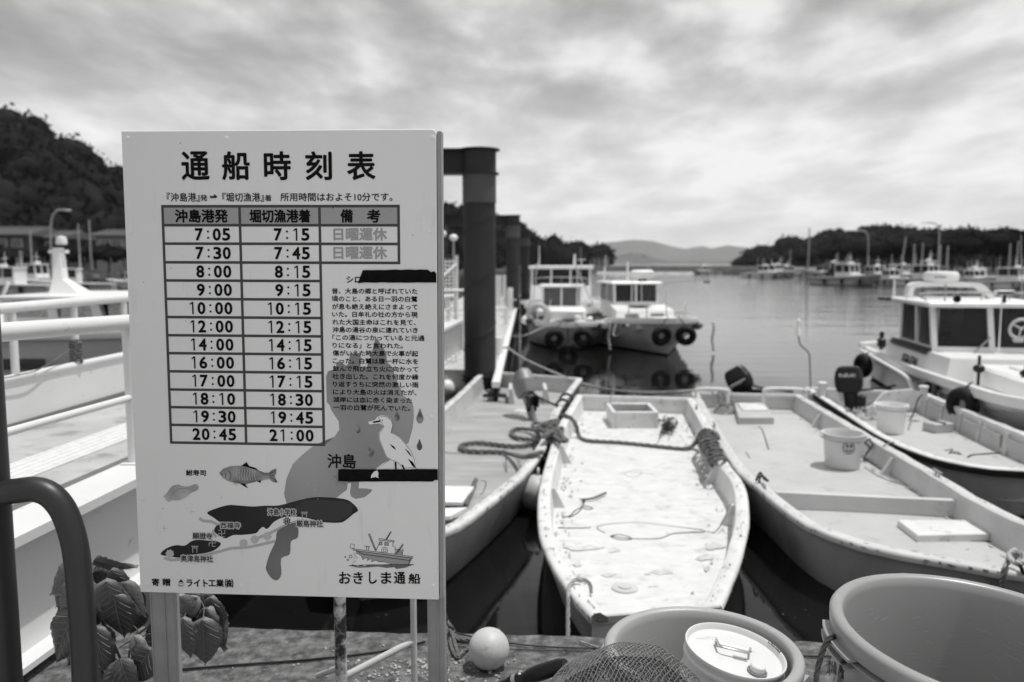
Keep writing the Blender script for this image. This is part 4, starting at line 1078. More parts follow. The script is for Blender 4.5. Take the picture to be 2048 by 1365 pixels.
# ------------------------------------------------------------------ white gangway on the left
def gx(y, off=0.0): return -1.83 + .098 * (y - 2.85) - off * 1.005        # outer face of the near girder
GWY0, GWY1 = -1.0, 13.2
m_gw = mat('gangway_white_paint', .66, .42, var=.05, vs=1.5, stain=.85, ss=17, sv=.18, st=.65, bump=.03, bs=40)
m_gdeck = mat('gangway_deck_paint', .40, .75, var=.15, vs=3, stain=.7, ss=4, sv=.19, st=.55, bump=.3, bs=60)
gw = thing('gangway', 'long white steel gangway with tube railings left of the timetable board', 'gangway', (gx(3) - .9, 3, 0))
def gz(y): return .59 + .006 * (y - 2.85)
def strip_box(mb, o0, o1, z0, z1, y0=GWY0, y1=GWY1, n=10):
    rings = []
    for i in range(n + 1):
        y = y0 + (y1 - y0) * i / n; g = gz(y) - .59
        rings.append([(gx(y, o0), y, z0 + g), (gx(y, o1), y, z0 + g), (gx(y, o1), y, z1 + g), (gx(y, o0), y, z1 + g)])
    mb.loft(rings)
mb = MB(); strip_box(mb, .105, .125, .07, .572); strip_box(mb, .02, .20, .045, .07); mb.build('girder_web', m_gw, gw, ang=20)
mb = MB(); strip_box(mb, 0, .235, .572, .590); strip_box(mb, .0, .008, .550, .572); mb.build('top_flange', m_gw, gw, ang=20)
mb = MB(); strip_box(mb, .22, 1.50, .50, .530); mb.build('walkway', m_gdeck, gw, ang=20)
# checker plate strip lying on the walkway
c4_ = [PZ(21, 906, .56), PZ(138, 866, .56), PZ(212, 868, .56), PZ(23, 934, .56)]
mb = MB(); o0_, o1_ = .62, .95; strip_box(mb, .66, .94, .531, .536, 3.6, 5.9, 4); pl = mb.build('checker_plate', mat('checker_plate_paint', .62, .6, var=.1, vs=20, bump=.5, bs=120, bdist=.004), gw)
mb = MB()
for i in range(5): strip_box(mb, .69 + i * .055, .700 + i * .055, .536, .539, 3.62, 5.88, 2)
mb.build('plate_rib', MATS['checker_plate_paint'], pl); WM[pl.name] = WM[gw.name]
# far bulwark
mb = MB(); strip_box(mb, 1.50, 1.52, .07, .845); mb.build('bulwark_panel', m_gw, gw, ang=20)
mb = MB(); strip_box(mb, 1.485, 1.499, .531, .585); mb.build('kick_strip', mat('dull_kick_strip', .16, .7), gw)
def gtube(o, z, r, y0=GWY0, y1=GWY1, n=16, dz=0.0):
    P_ = [(gx(y, o), y, z + gz(y) - .59 + dz * (y - 4)) for y in np.linspace(y0, y1, 12)]; return MB().tube(P_, r, n)
gtube(1.51, .862, .026).build('far_lower_rail', m_gw, gw); gtube(1.51, 1.305, .034).build('far_top_rail', m_gw, gw)
gtube(.175, 1.297, .038, dz=-.035).build('top_rail', m_gw, gw); gtube(.175, .922, .0175, dz=-.014).build('middle_rail', m_gw, gw)
for i in range(12):
    y = 3.93 - 1.5 + i * 1.5
    if y > GWY1: break
    if abs(y - 2.43) < .01: continue
    post = MB().tube([(gx(y, .175), y, gz(y) - .002), (gx(y, .175), y, 1.32 - .035 * (y - 4))], .029, 20).build('rail_post', m_gw, gw)
    WM[post.name] = WM[gw.name]
    mb = MB(); mb.bbox((gx(y, .175), y, gz(y) + .004), (.10, .10, .010), .003); mb.build('base_plate', m_gw, post)
for i in range(12):
    y = 4.99 + i * .60 - 1.2
    if y > 12: break
    MB().tube([(gx(y, 1.51), y, .86), (gx(y, 1.51), y, 1.30 + gz(y) - .59)], .024, 12).build('far_rail_post', m_gw, gw)
for i in range(9):      # web stiffeners seen right of the board
    y = 10.4 + i * .36
    mb = MB(); mb.box((gx(y, .055), y, .32 + gz(y) - .59), (.09, .012, .49)); mb.build('stiffener', m_gw, gw, smooth=False)
# rope wound round a far rail post
py_ = 5.59
rope('lashing', 'frayed rope wound round a far post of the white gangway', [(gx(py_, 1.51) + .036 * math.cos(a), py_ + .036 * math.sin(a), .90 + a * .0036) for a in [q * .5 for q in range(88)]], .010, m_ropeg)
line('twine', 'loose twine trailing from the lashing along the gangway rail', [(gx(5.5, 1.49), 5.5, 1.0), (gx(5.2, 1.47), 5.2, .92), (gx(5.0, 1.46), 5.0, .90), (gx(4.7, 1.47), 4.7, .93), (gx(4.5, 1.48), 4.5, 1.2)], .004, m_ropeg)

# ------------------------------------------------------------------ mooring piles with cap beams
def pile_frame(x, y, xl, label, has_bolt=True):
    t = thing('pile_portal', label, 'pile portal', (x, y, WZ), group='dark steel pile frames along the floating pontoon')
    R = .275; top = 3.50
    for k, px_ in enumerate((x, xl)):
        p = MB().lathe([(R + .01, -1.9), (R + .01, -.55), (R, -.52), (R, 2.60)], (px_, y, 0), 40).build('pile', m_pile, t, ang=50)
        WM[p.name] = WM[t.name]
        # spiral weld seam, low relief
        MB().tube([((px_ + (R + .002) * math.cos(a)), y + (R + .002) * math.sin(a), -.4 + a * .155) for a in [q * .18 for q in range(105)]], .008, 5).build('weld_seam', m_pile, p)
        MB().lathe([(R + .012, 2.60), (R + .012, top - .42)], (px_, y, 0), 40).build('sleeve', mat('pile_sleeve_paint', .062, .5, var=.1), t, ang=50)
        MB().lathe([(.01, top - .42), (R + .06, top - .42), (R + .06, top - .395), (R + .012, top - .395), (R + .012, top - .02), (R + .075, top - .02), (R + .075, top), (.01, top)], (px_, y, 0), 40).build('cap', m_pile, t, ang=40)
    mb = MB(); L_ = x - xl; c = ((x + xl) / 2, y)
    mb.box((c[0], c[1], top - .21), (L_ - .5, .03, .36)); mb.box((c[0], c[1], top - .405), (L_ - .4, .34, .025)); mb.box((c[0], c[1], top - .013), (L_ - .4, .34, .025))
    mb.build('cap_beam', m_pile, t, smooth=False)
    mb = MB()
    for a in (.5, 1.9): mb.torus((x, y, -.45 + .05 * a), R + .015, .022, (0, 0, 1), 32, 8)
    mb.build('pile_chain', m_rubber, t)
    return t
pile_frame(-.555, 13.7, -3.6, 'nearest dark steel pile frame, its right pile just beside the timetable board')
pile_frame(.035, 32.5, -2.9, 'second dark steel pile frame standing farther along the pontoon')
pile_frame(.80, 49, -2.2, 'farthest dark steel pile frame behind the other two')

# ------------------------------------------------------------------ floating pontoon
pt = thing('floating_pontoon', 'pale floating pontoon running away beside the dark piles', 'pontoon', (-1.4, 20, WZ))
def pr(y): return -.19 + (y - 12.3) * .0195
mb = MB(); mb.loft([[(pr(y) - 3.2, y, -1.0), (pr(y) - .10, y, -1.0), (pr(y) - .10, y, -.33), (pr(y) - 3.2, y, -.33)] for y in (14.3, 22, 30, 46)]); mb.build('float_deck', mat('pontoon_deck', .42, .8, var=.2, vs=3, stain=.4, ss=4, sv=.2, bump=.2, bs=40), pt, smooth=False)
mb = MB(); mb.loft([[(pr(y) - .12, y, -.33), (pr(y), y, -.33), (pr(y), y, -.24), (pr(y) - .12, y, -.24)] for y in (12.2, 22, 30, 46)]); mb.build('edge_kerb', m_whitep, pt, smooth=False)
mb = MB(); mb.loft([[(pr(y) - .10, y, -1.0), (pr(y) - .03, y, -1.0), (pr(y) - .03, y, -.33), (pr(y) - .10, y, -.33)] for y in (12.2, 22, 30, 46)]); mb.build('fender_board', m_rubber, pt, smooth=False)
def bollard(u, v, h, r, label, y=None):
    p = PZ(u, v, -.33); b = thing('bollard', label, 'bollard', p, group='white bollards on the pontoon')
    MB().lathe([(r * 1.3, 0), (r * 1.3, .03), (r, .04), (r, h - .04), (r * .9, h), (.001, h + .01)], p, 20).build('post', m_whitep, b)
    MB().tube([p + Vector((-r * 2.2, 0, h * .5)), p + Vector((r * 2.2, 0, h * .5))], r * .28, 10).build('cross_bar', m_steel, b)
bollard(1020, 625, .95, .115, 'tall white post with a cross bar on the pontoon edge')
bollard(1012, 652, .55, .07, 'short white bollard in front of the tall white post')
bollard(997, 716, .42, .09, 'low white bollard close to the nearest dark pile')
# fence with balusters and wire screen at the foot of the gangway
fn = thing('landing_fence', 'white baluster fence of the pontoon between the board and the nearest dark pile', 'fence', (-1.4, 14.4, -.3))
A = Vector((-2.9, 13.9, .0)); B = Vector((-.78, 15.6, .0))
for z, r in ((1.08, .03), (.62, .018), (.12, .02)): MB().tube([A + Vector((0, 0, z)), B + Vector((0, 0, z - .02))], r, 10).build('rail', m_whitep, fn)
for i in range(15):
    p = A.lerp(B, i / 14); MB().tube([p + Vector((0, 0, -.33)), p + Vector((0, 0, 1.08))], .022 if i % 4 == 0 else .013, 8).build('baluster', m_whitep, fn)
sc = thing('stair_screen', 'tall white lattice screen rising behind the baluster fence left of the dark pile', 'screen', (-2.6, 19, -.3))
A = Vector((-3.4, 17.5, -.33)); B = Vector((-1.35, 19.5, -.33))
mb = MB()
for i in range(26):
    p = A.lerp(B, i / 25); mb.tube([p, p + Vector((0, 0, 2.02 if i > 3 else 1.2 + i * .2))], .012, 4)
for j in range(22): mb.tube([A + Vector((0, 0, .1 + j * .088)), B + Vector((0, 0, .1 + j * .088))], .010, 4)
tag(mb.build('lattice', m_whitep, sc, smooth=False), kind='stuff')
for i in range(4):
    p = A.lerp(B, i / 3); MB().tube([p, p + Vector((0, 0, 2.1))], .035, 8).build('screen_post', m_whitep, sc)
MB().tube([A + Vector((.3, .3, .2)), B + Vector((0, 0, 1.9))], .03, 8).build('diagonal_rail', m_whitep, sc)
# pontoon lamps glimpsed above the screen
for u, v, lab in ((884, 468, 'globe lamp on a thin pole left of the nearest dark pile, beside the board'), (907, 476, 'globe lamp on a thin pole midway between board and pile')):
    p = PY(u, v, 24); g = thing('globe_lamp', lab, 'lamp', (p.x, 24, -.33)); MB().tube([(p.x, 24, -.33), (p.x, 24, p.z)], .03, 8).build('pole', m_steel, g); MB().sphere(p, .13, 14, 8, (1, 1, .8)).build('lamp_globe', m_whitep, g)
for u, lab in ((1003, 'white panel fence behind the tall white post'), ):
    f = thing('panel_fence', 'low white panel fence across the pontoon behind the dark piles', 'fence', (-.6, 30, -.33))
    for i in range(5):
        mb = MB(); mb.bbox((-1.4 + i * .38, 36, .35), (.33, .04, 1.35), .01); mb.build('panel', m_whitep, f)
# ------------------------------------------------------------------ open work boats
def side_normal(P, i, out):
    a = P[max(i - 1, 0)]; b = P[min(i + 1, len(P) - 1)]; t = (b - a); t.z = 0; t.normalize(); n = Vector((-t.y, t.x, 0)) * out; return n
def even(path, n):
    P = resample(path, 1e-3 + sum((b - a).length for a, b in zip(path, path[1:])) / n); 
    while len(P) < n + 1: P.append(P[-1].copy())
    return P[:n + 1]
class Skiff: pass
def skiff(name, label, cat, Lpts, Rpts, zg, zd, wd, mg, mh, mi, md, N=34, rake=.25, sheer=.06, inset=.12, gh=.05, stern_h=0.0, capm=None, deck_ts=(0, 1), group='open work boats moored by the quay'):
    s = Skiff(); Lp = even(spline([Vector((p[0], p[1], 0)) for p in Lpts], 8), N); Rp = even(spline([Vector((p[0], p[1], 0)) for p in Rpts], 8), N)
    n = len(Lp); c0 = (Lp[0] + Rp[0]) / 2; t = thing(name, label, cat, (c0.x, c0.y, WZ), group=group); s.t = t
    Z = [zg + sheer * max(0, (i / (n - 1) - .55) / .45) ** 2 for i in range(n)]
    ax = ((Lp[-1] + Rp[-1]) / 2 - c0); ax.z = 0; ax.normalize()
    NL = [side_normal(Lp, i, -1) for i in range(n)]; NR = [side_normal(Rp, i, 1) for i in range(n)]
    if (Lp[n // 2] - Rp[n // 2]).dot(NL[n // 2]) < 0: NL = [-q for q in NL]
    if (Rp[n // 2] - Lp[n // 2]).dot(NR[n // 2]) < 0: NR = [-q for q in NR]
    rings = []; rb = []
    for i in range(n):
        l, r = Lp[i], Rp[i]; tt = i / (n - 1); m = (l + r) / 2; hw_ = (l - r).length / 2
        k = max(0, (tt - .6) / .4) ** 2; sh = -ax * rake * k
        def q(p, d, z, f): 
            v = p.lerp(m, min(.98, d / max(hw_, .05))) + sh * f; return Vector((v.x, v.y, z))
        zz = Z[i]
        rings.append([q(l, 0, zz - .012, 0), q(l, inset * .3, zz - .18, .3), q(l, inset, WZ - .0, 1), q(r, inset, WZ - .0, 1), q(r, inset * .3, zz - .18, .3), q(r, 0, zz - .012, 0)])
        rb.append([q(l, inset, WZ, 1), q(l, inset + .22, WZ - .26, 1.6), q(r, inset + .22, WZ - .26, 1.6), q(r, inset, WZ, 1)])
    mb = MB(); mb.loft(rings, False, False)
    mb.add(rings[-1], [tuple(range(6))[::-1]]); mb.add(rings[0], [tuple(range(6))])
    mb.build('hull', mh, t, ang=30)
    mb = MB(); mb.loft(rb, False, False); mb.add(rb[-1], [(3, 2, 1, 0)]); mb.add(rb[0], [(0, 1, 2, 3)]); mb.build('keel', m_antif, t, ang=30)
    Li = [Lp[i] - NL[i] * wd for i in range(n)]; Ri = [Rp[i] - NR[i] * wd for i in range(n)]
    for P, NN in ((Lp, NL), (Rp, NR)):
        mb = MB(); rg = []
        for i in range(n):
            p, nn, z = P[i], NN[i], Z[i]; jz = .004 * math.sin(i * 2.3)
            prof = [(.018, -gh), (.024, -gh * .45), (.014, -.003), (0, .002), (-wd + .012, .002), (-wd - .004, -.008), (-wd - .004, -gh)]
            rg.append([Vector((p.x + nn.x * d, p.y + nn.y * d, z + h + jz)) for d, h in prof])
        mb.loft(rg); mb.build('gunwale', mg, t, ang=50)
        mb = MB(); rg = []
        for i in range(n):
            p, nn, z = P[i], NN[i], Z[i]
            rg.append([Vector((p.x - nn.x * (wd + .001), p.y - nn.y * (wd + .001), z - gh + .004)), Vector((p.x - nn.x * (wd + .03), p.y - nn.y * (wd + .03), zd - .01))])
        mb.loft(rg, False, False); mb.build('inner_side', mi, t, ang=50)
    i0 = int(deck_ts[0] * (n - 1)); i1 = int(deck_ts[1] * (n - 1))
    mb = MB(); V = []; F = []; nx = 8
    for i in range(i0, i1 + 1):
        a = Lp[i] - NL[i] * (wd + .025); b = Rp[i] - NR[i] * (wd + .025)
        for j in range(nx + 1): p = a.lerp(b, j / nx); V.append((p.x, p.y, zd + .006 * math.sin(j / nx * PI)))
    for i in range(i1 - i0):
        for j in range(nx): q_ = i * (nx + 1) + j; F.append((q_, q_ + 1, q_ + nx + 2, q_ + nx + 1))
    mb.add(V, F); mb.build('deck', md, t)
    def cap(i, name_, w, up, dirn):
        a = Lp[i]; b = Rp[i]; d = (b - a).normalized(); f = Vector((-d.y, d.x, 0)); 
        if f.dot(ax) < 0: f = -f
        f = f * dirn; z = Z[i] + up
        mb = MB(); e = .0
        def quad(z_, o0, o1): return [a + f * o0 - d * e + Vector((0, 0, z_)), b + f * o0 + d * e + Vector((0, 0, z_)), b + f * o1 + d * e + Vector((0, 0, z_)), a + f * o1 - d * e + Vector((0, 0, z_))]
        mb.loft([quad(z - gh, -.012, w + .004), quad(z - .004, -.018, w + .004), quad(z + .004, -.012, w)]); mb.build(name_, mg, t, ang=40)
        mb = MB(); mb.loft([quad(zd - .02, .0, w - .01), quad(z - gh + .003, .0, w - .01)]); mb.build('bow_board' if dirn < 0 else 'transom', mi, t, smooth=False)
    cap(0, 'transom_cap', .055, stern_h, 1)
    if (Lp[-1] - Rp[-1]).length > .25: cap(n - 1, 'bow_cap', .05, 0, -1)
    s.Lp, s.Rp, s.NL, s.NR, s.Z, s.n, s.zd, s.wd, s.mi = Lp, Rp, NL, NR, Z, n, zd, wd, mi
    def knee(side, tt, depth=.14, w=.022):
        P, NN = (Lp, NL) if side == 'L' else (Rp, NR); i = int(tt * (n - 1)); p, nn = P[i], NN[i]; d = Vector((-nn.y, nn.x, 0)); z = Z[i]
        def pp(o, h, k): q = p - nn * o + d * k; return (q.x, q.y, h)
        mb = MB(); 
        mb.add([pp(wd - .002, z - gh + .002, -w), pp(wd + .03, z - gh + .002, -w), pp(wd + depth, zd, -w), pp(wd, zd, -w), pp(wd - .002, z - gh + .002, w), pp(wd + .03, z - gh + .002, w), pp(wd + depth, zd, w), pp(wd, zd, w)],
               [(0, 1, 2, 3), (7, 6, 5, 4), (0, 4, 5, 1), (1, 5, 6, 2), (2, 6, 7, 3), (3, 7, 4, 0)])
        mb.build('knee', mi, t, smooth=False)
    s.knee = knee
    return s
def V2(l, z): return [PZ(u, v, z) for u, v in l]
ZG = -.30; m_paleg = mat('pale_greyed_gelcoat', .52, .5, var=.12, vs=2.5, stain=.45, ss=5, sv=.25, st=.6, bump=.06, bs=40)
# A: the old boat half behind the board
LA = V2([(965, 742), (920, 785), (880, 820)], ZG) + [Vector((-1.08, 8.5, 0)), Vector((-1.28, 7.2, 0)), Vector((-1.40, 6.2, 0)), Vector((-1.36, 5.6, 0)), Vector((-1.20, 5.18, 0))]
RA = V2([(1162, 757), (1120, 815), (1095, 880), (1055, 940), (1000, 990), (940, 1040), (885, 1075)], ZG) + [Vector((-.74, 5.22, 0)), Vector((-.98, 5.12, 0))]
A_ = skiff('work_boat', 'old weathered work boat with plywood deck and tilted outboard, half behind the timetable board', 'boat', LA, RA, ZG, -.56, .07, m_gunw, m_hull, m_paleg, m_woodd)
# B: the white pram-bowed boat in the middle
LB = V2([(1155, 790), (1120, 850), (1097, 920), (1082, 985), (1083, 1060), (1100, 1110), (1135, 1170), (1188, 1231)], ZG)
RB = V2([(1385, 797), (1420, 855), (1450, 920), (1485, 970), (1493, 1030), (1490, 1060), (1475, 1120), (1455, 1170), (1437, 1211)], ZG)
B_ = skiff('work_boat', 'sunlit white flat-bowed work boat in the middle, its bow right behind the left tub', 'boat', LB, RB, ZG, -.52, .075, m_white, m_hull, m_white, m_deckw, sheer=.0)
for t in (.22, .42, .62): B_.knee('L', t, .12); 
for t in (.28, .5, .68): B_.knee('R', t, .12)
# C: the long pale boat
LC = V2([(1385, 785), (1420, 850), (1470, 930), (1520, 975), (1600, 1040), (1700, 1085), (1850, 1120), (2010, 1150)], ZG) + [Vector((3.45, 4.50, 0)), Vector((3.9, 4.42, 0))]
RC = V2([(1600, 790), (1730, 865), (1870, 945), (1960, 1000), (2048, 1045)], ZG) + [Vector((3.86, 5.2, 0)), Vector((3.98, 4.75, 0)), Vector((4.02, 4.48, 0))]
C_ = skiff('work_boat', 'long pale work boat with a cross board and a round bucket on its deck', 'boat', LC, RC, ZG, -.52, .08, m_paleg, m_hull, m_paleg, m_deckg)
for t in (.20, .38, .52): C_.knee('R', t, .13)
# G: the boat with a black rubbing strake
LG = V2([(1612, 775), (1690, 825), (1760, 870), (1850, 910), (1950, 935), (2048, 945)], ZG) + [Vector((5.1, 6.98, 0)), Vector((5.5, 6.95, 0))]
RG = V2([(1850, 785), (1950, 825), (2048, 865)], ZG) + [Vector((5.75, 8.2, 0)), Vector((5.75, 7.5, 0)), Vector((5.62, 7.05, 0))]
G_ = skiff('work_boat', 'pale work boat with a black edge strip and black outboard, beside the cabin boat', 'boat', LG, RG, ZG, -.60, .07, m_white, m_hull, m_paleg, m_deckg)
for P, NN in ((G_.Lp, G_.NL),):
    mb = MB(); mb.loft([[Vector((p.x + nn.x * d, p.y + nn.y * d, z + h)) for d, h in ((.022, -.075), (.045, -.07), (.045, -.015), (.022, -.010))] for p, nn, z in zip(P, NN, G_.Z)]); mb.build('rubbing_strake', m_rubber, G_.t)
for t in (.08, .2, .32, .44, .56, .68): G_.knee('R', t, .05, .03)
for k in range(5):      # hatch panels along G's far inner side
    i = int((.1 + k * .12) * (G_.n - 1)); p = G_.Rp[i]; q = G_.Rp[i + 3]; nn = G_.NR[i]; a = p - nn * .098; b = q - nn * .098
    mb = MB(); mb.loft([[(a.x, a.y, -.55), (b.x, b.y, -.55), (b.x, b.y, -.40), (a.x, a.y, -.40)], [(a.x - nn.x * .012, a.y - nn.y * .012, -.55), (b.x - nn.x * .012, b.y - nn.y * .012, -.55), (b.x - nn.x * .012, b.y - nn.y * .012, -.40), (a.x - nn.x * .012, a.y - nn.y * .012, -.40)]]); mb.build('side_panel', m_deckg, G_.t, smooth=False)

def on(boat, u, v, z=None): return PZ(u, v, boat.zd + .004 if z is None else z)
# --- B: engine well box, plug, stains, ropes
def frame_of(a, b): d = (b - a); d.z = 0; d.normalize(); return math.atan2(d.y, d.x)
rzB = frame_of(PZ(1225, 850, -.52), PZ(1318, 850, -.52))
a = PZ(1228, 858, -.52); b = PZ(1313, 858, -.52); w = (b - a).length; c = (a + b) / 2 + Vector((0, .33, 0))
wb = Matrix.Translation((c.x, c.y, 0)) @ Matrix.Rotation(rzB, 4, 'Z')
def WB(mb): mb.v = [tuple(wb @ Vector(p)) for p in mb.v]; return mb
mb = MB()
for dx in (-w / 2, w / 2): mb.bbox((dx, 0, -.41), (.05, .66, .22), .008)
mb.bbox((0, -.31, -.41), (w - .05, .045, .22), .008); mb.bbox((0, .31, -.41), (w - .05, .045, .22), .008)
WB(mb).build('motor_well', m_white, B_.t); WB(MB().box((0, 0, -.5), (w - .06, .6, .03))).build('well_floor', m_antif, B_.t)
MB().lathe([(.085, 0), (.085, .010), (.075, .014), (.045, .014), (.043, .022), (.001, .022)], on(B_, 1250, 1178), 32).build('deck_plug', m_paleg, B_.t)
m_patch = mat('worn_patch', .50, .6, var=.2, vs=20)
for (u, v, ru, rv) in ((1165, 1096, 38, 5), (1227, 1100, 13, 5), (1325, 1143, 22, 6), (1428, 1092, 20, 7), (1408, 1115, 16, 6), (1155, 1128, 8, 5), (1217, 1150, 12, 4)):
    mb = MB(); mb.add([on(B_, u + ru * math.cos(a) * (1 + .25 * math.sin(3 * a + u)), v + rv * math.sin(a) * (1 + .2 * math.sin(4 * a)), B_.zd + .0085) for a in [2 * PI * q / 26 for q in range(26)]], [tuple(range(26))]); mb.build('worn_patch', m_patch, B_.t, smooth=False)
rope('mooring_rope', 'thick dark rope lying across the deck of the middle white boat near its stern', spline([PZ(1122, 830, -.27), PZ(1140, 835, -.28), (PZ(1152, 850, -.36)), on(B_, 1158, 872, -.49), on(B_, 1178, 882, -.495), on(B_, 1240, 886, -.495), on(B_, 1320, 894, -.495), on(B_, 1370, 898, -.495), on(B_, 1392, 886, -.45), PZ(1400, 868, -.33), PZ(1412, 860, -.26), PZ(1432, 868, -.26), PZ(1438, 880, -.30)], 6), .026, m_ropeg, step=.03)
for k, (u, v) in enumerate(((1404, 872), (1412, 884), (1420, 896))):
    pass
random.seed(6); wr_ = []
for k in range(9):
    u0 = 1402 + k * 3.2 + random.uniform(-2, 2); v0 = 868 + k * 6.5
    wr_ += [PZ(u0 - 2, v0 + 2, -.255), PZ(u0 + 16, v0 - 3 + random.uniform(-2, 2), -.235), PZ(u0 + 24, v0 + 4, -.34), PZ(u0 + 8 + random.uniform(-4, 4), v0 + 22 + random.uniform(-4, 8), -.46), PZ(u0 - 3, v0 + 14, -.36)]
rope('rope_coil', 'dark rope wound round the right gunwale of the middle white boat', spline(wr_, 4), .019, m_ropeg, cat='rope')
rope('bow_rope', 'pale braided rope hanging over the left bow corner of the middle white boat', spline([PZ(1182, 1185, -.50), PZ(1180, 1170, -.36), PZ(1168, 1160, -.275), PZ(1150, 1161, -.27), PZ(1139, 1172, -.285), PY(1137, 1195, 4.42), PY(1136, 1220, 4.38), PY(1136, 1270, 4.30), PY(1137, 1320, 4.24)], 6), .0125, m_ropel)
line('cord', 'dark looped cord on the deck of the middle white boat', [on(B_, 1222, 1073), on(B_, 1235, 1070), on(B_, 1256, 1074), on(B_, 1262, 1080), on(B_, 1245, 1081), on(B_, 1230, 1078), on(B_, 1222, 1073), on(B_, 1255, 1078), on(B_, 1290, 1079), on(B_, 1320, 1078), on(B_, 1350, 1068), on(B_, 1410, 1065)], .006, m_roped)
line('cord', 'thin cord curving over the deck of the middle white boat', [on(B_, 1210, 1067), on(B_, 1195, 1058), on(B_, 1205, 1051), on(B_, 1270, 1046), on(B_, 1340, 1053), on(B_, 1400, 1060), on(B_, 1425, 1066), on(B_, 1442, 1050, -.45), on(B_, 1460, 1010, -.33)], .0045, m_ropeg)
line('cord', 'short dark cord along the left side of the middle white boat deck', [on(B_, 1116, 1056), on(B_, 1150, 1057), on(B_, 1182, 1056)], .005, m_roped)
line('stick', 'dark stick lying on the left of the middle white boat deck', [on(B_, 1162, 1000, -.50), on(B_, 1185, 997, -.49), on(B_, 1212, 986, -.49)], .010, m_ropeg, cat='stick')
line('twine', 'tangled dark twine on the left of the middle white boat deck', [on(B_, 1125, 1036), on(B_, 1140, 1032), on(B_, 1150, 1022), on(B_, 1165, 1016), on(B_, 1175, 1020), on(B_, 1185, 1017), on(B_, 1165, 1010), on(B_, 1170, 1000), on(B_, 1160, 1022), on(B_, 1138, 1036)], .005, m_roped)
line('twine', 'grey twine tangle on the middle of the white boat deck', [on(B_, 1240, 948), on(B_, 1270, 942), on(B_, 1285, 948), on(B_, 1262, 955), on(B_, 1250, 946), on(B_, 1310, 950)], .005, m_ropel)
mb = MB(); random.seed(5)
for k in range(60):
    u, v = random.gauss(1335, 8), random.gauss(850, 6); p = on(B_, u, v, -.51); q = on(B_, u + random.gauss(0, 6), v + random.gauss(0, 3), -.48 + random.uniform(0, .08)); mb.tube([p, p.lerp(q, .5) + Vector((0, 0, .02)), q], .007, 4)
tag(mb.build('tangled_net_heap', m_roped), 'small dark heap of tangled line beside the motor well of the middle boat', 'net')
# crossed lines from B's stern gunwale
line('cord', 'thin line hanging from the stern rope to the left of the motor well', [PZ(1222, 783, -.18), PZ(1221, 800, -.25), PZ(1220, 835, -.50)], .005, m_ropeg)
# --- rope heap between boats A and B
def H(u, v, z): return PZ(u, v, z)
rope('rope_coil', 'longest loop of thick dark rope lying over the deck of the old boat', spline([H(1108, 870, -.27), H(1075, 885, -.50), H(1030, 893, -.52), H(960, 886, -.52), H(925, 890, -.52), H(922, 897, -.52), H(945, 903, -.52), H(1000, 904, -.52), H(1020, 908, -.50), H(1045, 914, -.40), H(1060, 912, -.27), H(1085, 905, -.27)], 6), .026, m_ropeg, step=.03)
rope('rope_coil', 'inner loop of thick dark rope on the deck of the old boat', spline([H(1100, 862, -.27), H(1070, 860, -.48), H(1035, 858, -.52), H(1022, 866, -.52), H(1035, 876, -.52), H(1070, 880, -.50), H(1098, 880, -.28)], 6), .026, m_ropeg, step=.03)
rope('rope_coil', 'small ring of dark rope farthest up the old boat deck', spline([H(1092, 850, -.35), H(1075, 846, -.5), H(1065, 850, -.52), H(1075, 857, -.5), H(1095, 858, -.3)], 6), .022, m_ropeg, step=.03)
random.seed(9)
pts = []
for k in range(26): pts.append(H(1092 + 22 * math.sin(k * 1.9) + k * .9, 848 + 30 * (k / 26) + 12 * math.cos(k * 2.4), -.25 + .05 * math.sin(k * 1.3)))
rope('rope_heap', 'knotted heap of thick dark rope binding the old boat to the middle white boat', spline(pts, 5), .023, m_ropeg, step=.035)
pts = [H(1098 + 12 * math.sin(k * 2.1), 885 + k * 4.2, -.30 - k * .018 + .03 * math.cos(k * 3)) for k in range(16)]
rope('rope_heap', 'dark rope bundle hanging down between the old boat and the middle white boat', spline(pts, 5), .020, m_roped, step=.035)
for (u, v) in ((1133, 800), (1126, 812)):
    p = H(u, v, ZG); rope('rope_ring', 'dark rope turn round the gunwale of the old boat, %s' % ('nearer its stern' if v == 800 else 'nearer the rope heap'), [(p.x + .085 * math.cos(a), p.y + .03 * math.sin(a * 1.0) + a * .004, -.30 + .075 * math.sin(a)) for a in [q * .35 for q in range(37)]], .017, m_roped)
line('cord', 'thin cord stretched across the deck of the old boat below the rope loops', [on(A_, 880, 905), on(A_, 960, 911), on(A_, 1030, 914), PZ(1062, 914, -.27)], .006, m_ropeg)
line('cord', 'thin cord with a weight hanging from the rope loop on the old boat', [PZ(1012, 905, -.45), PZ(1012, 925, -.5), PZ(1013, 943, -.54)], .005, m_roped)
# float between A and B
fb = thing('fender_float', 'round pale fender float hanging between the old boat and the middle white boat', 'float', PZ(1072, 985, -.55)); p = PZ(1072, 985, -.55)
MB().sphere(p, .165, 32, 20).build('float_ball', m_buoy, fb); MB().torus(p + Vector((.02, .03, .19)), .03, .012, (1, 0, 0), 14, 8).build('float_eye', m_buoy, fb)
fb2 = thing('fender_float', 'white float in the water behind the old boat beside the timetable board', 'float', PZ(893, 776, -.70)); p = PZ(893, 778, -.66)
MB().sphere(p, .15, 20, 12, (1, 1, 1.15)).build('float_ball', m_whitep, fb2); MB().torus(p + Vector((0, 0, .19)), .03, .012, (1, 0, 0), 14, 8).build('float_eye', m_buoy, fb2)
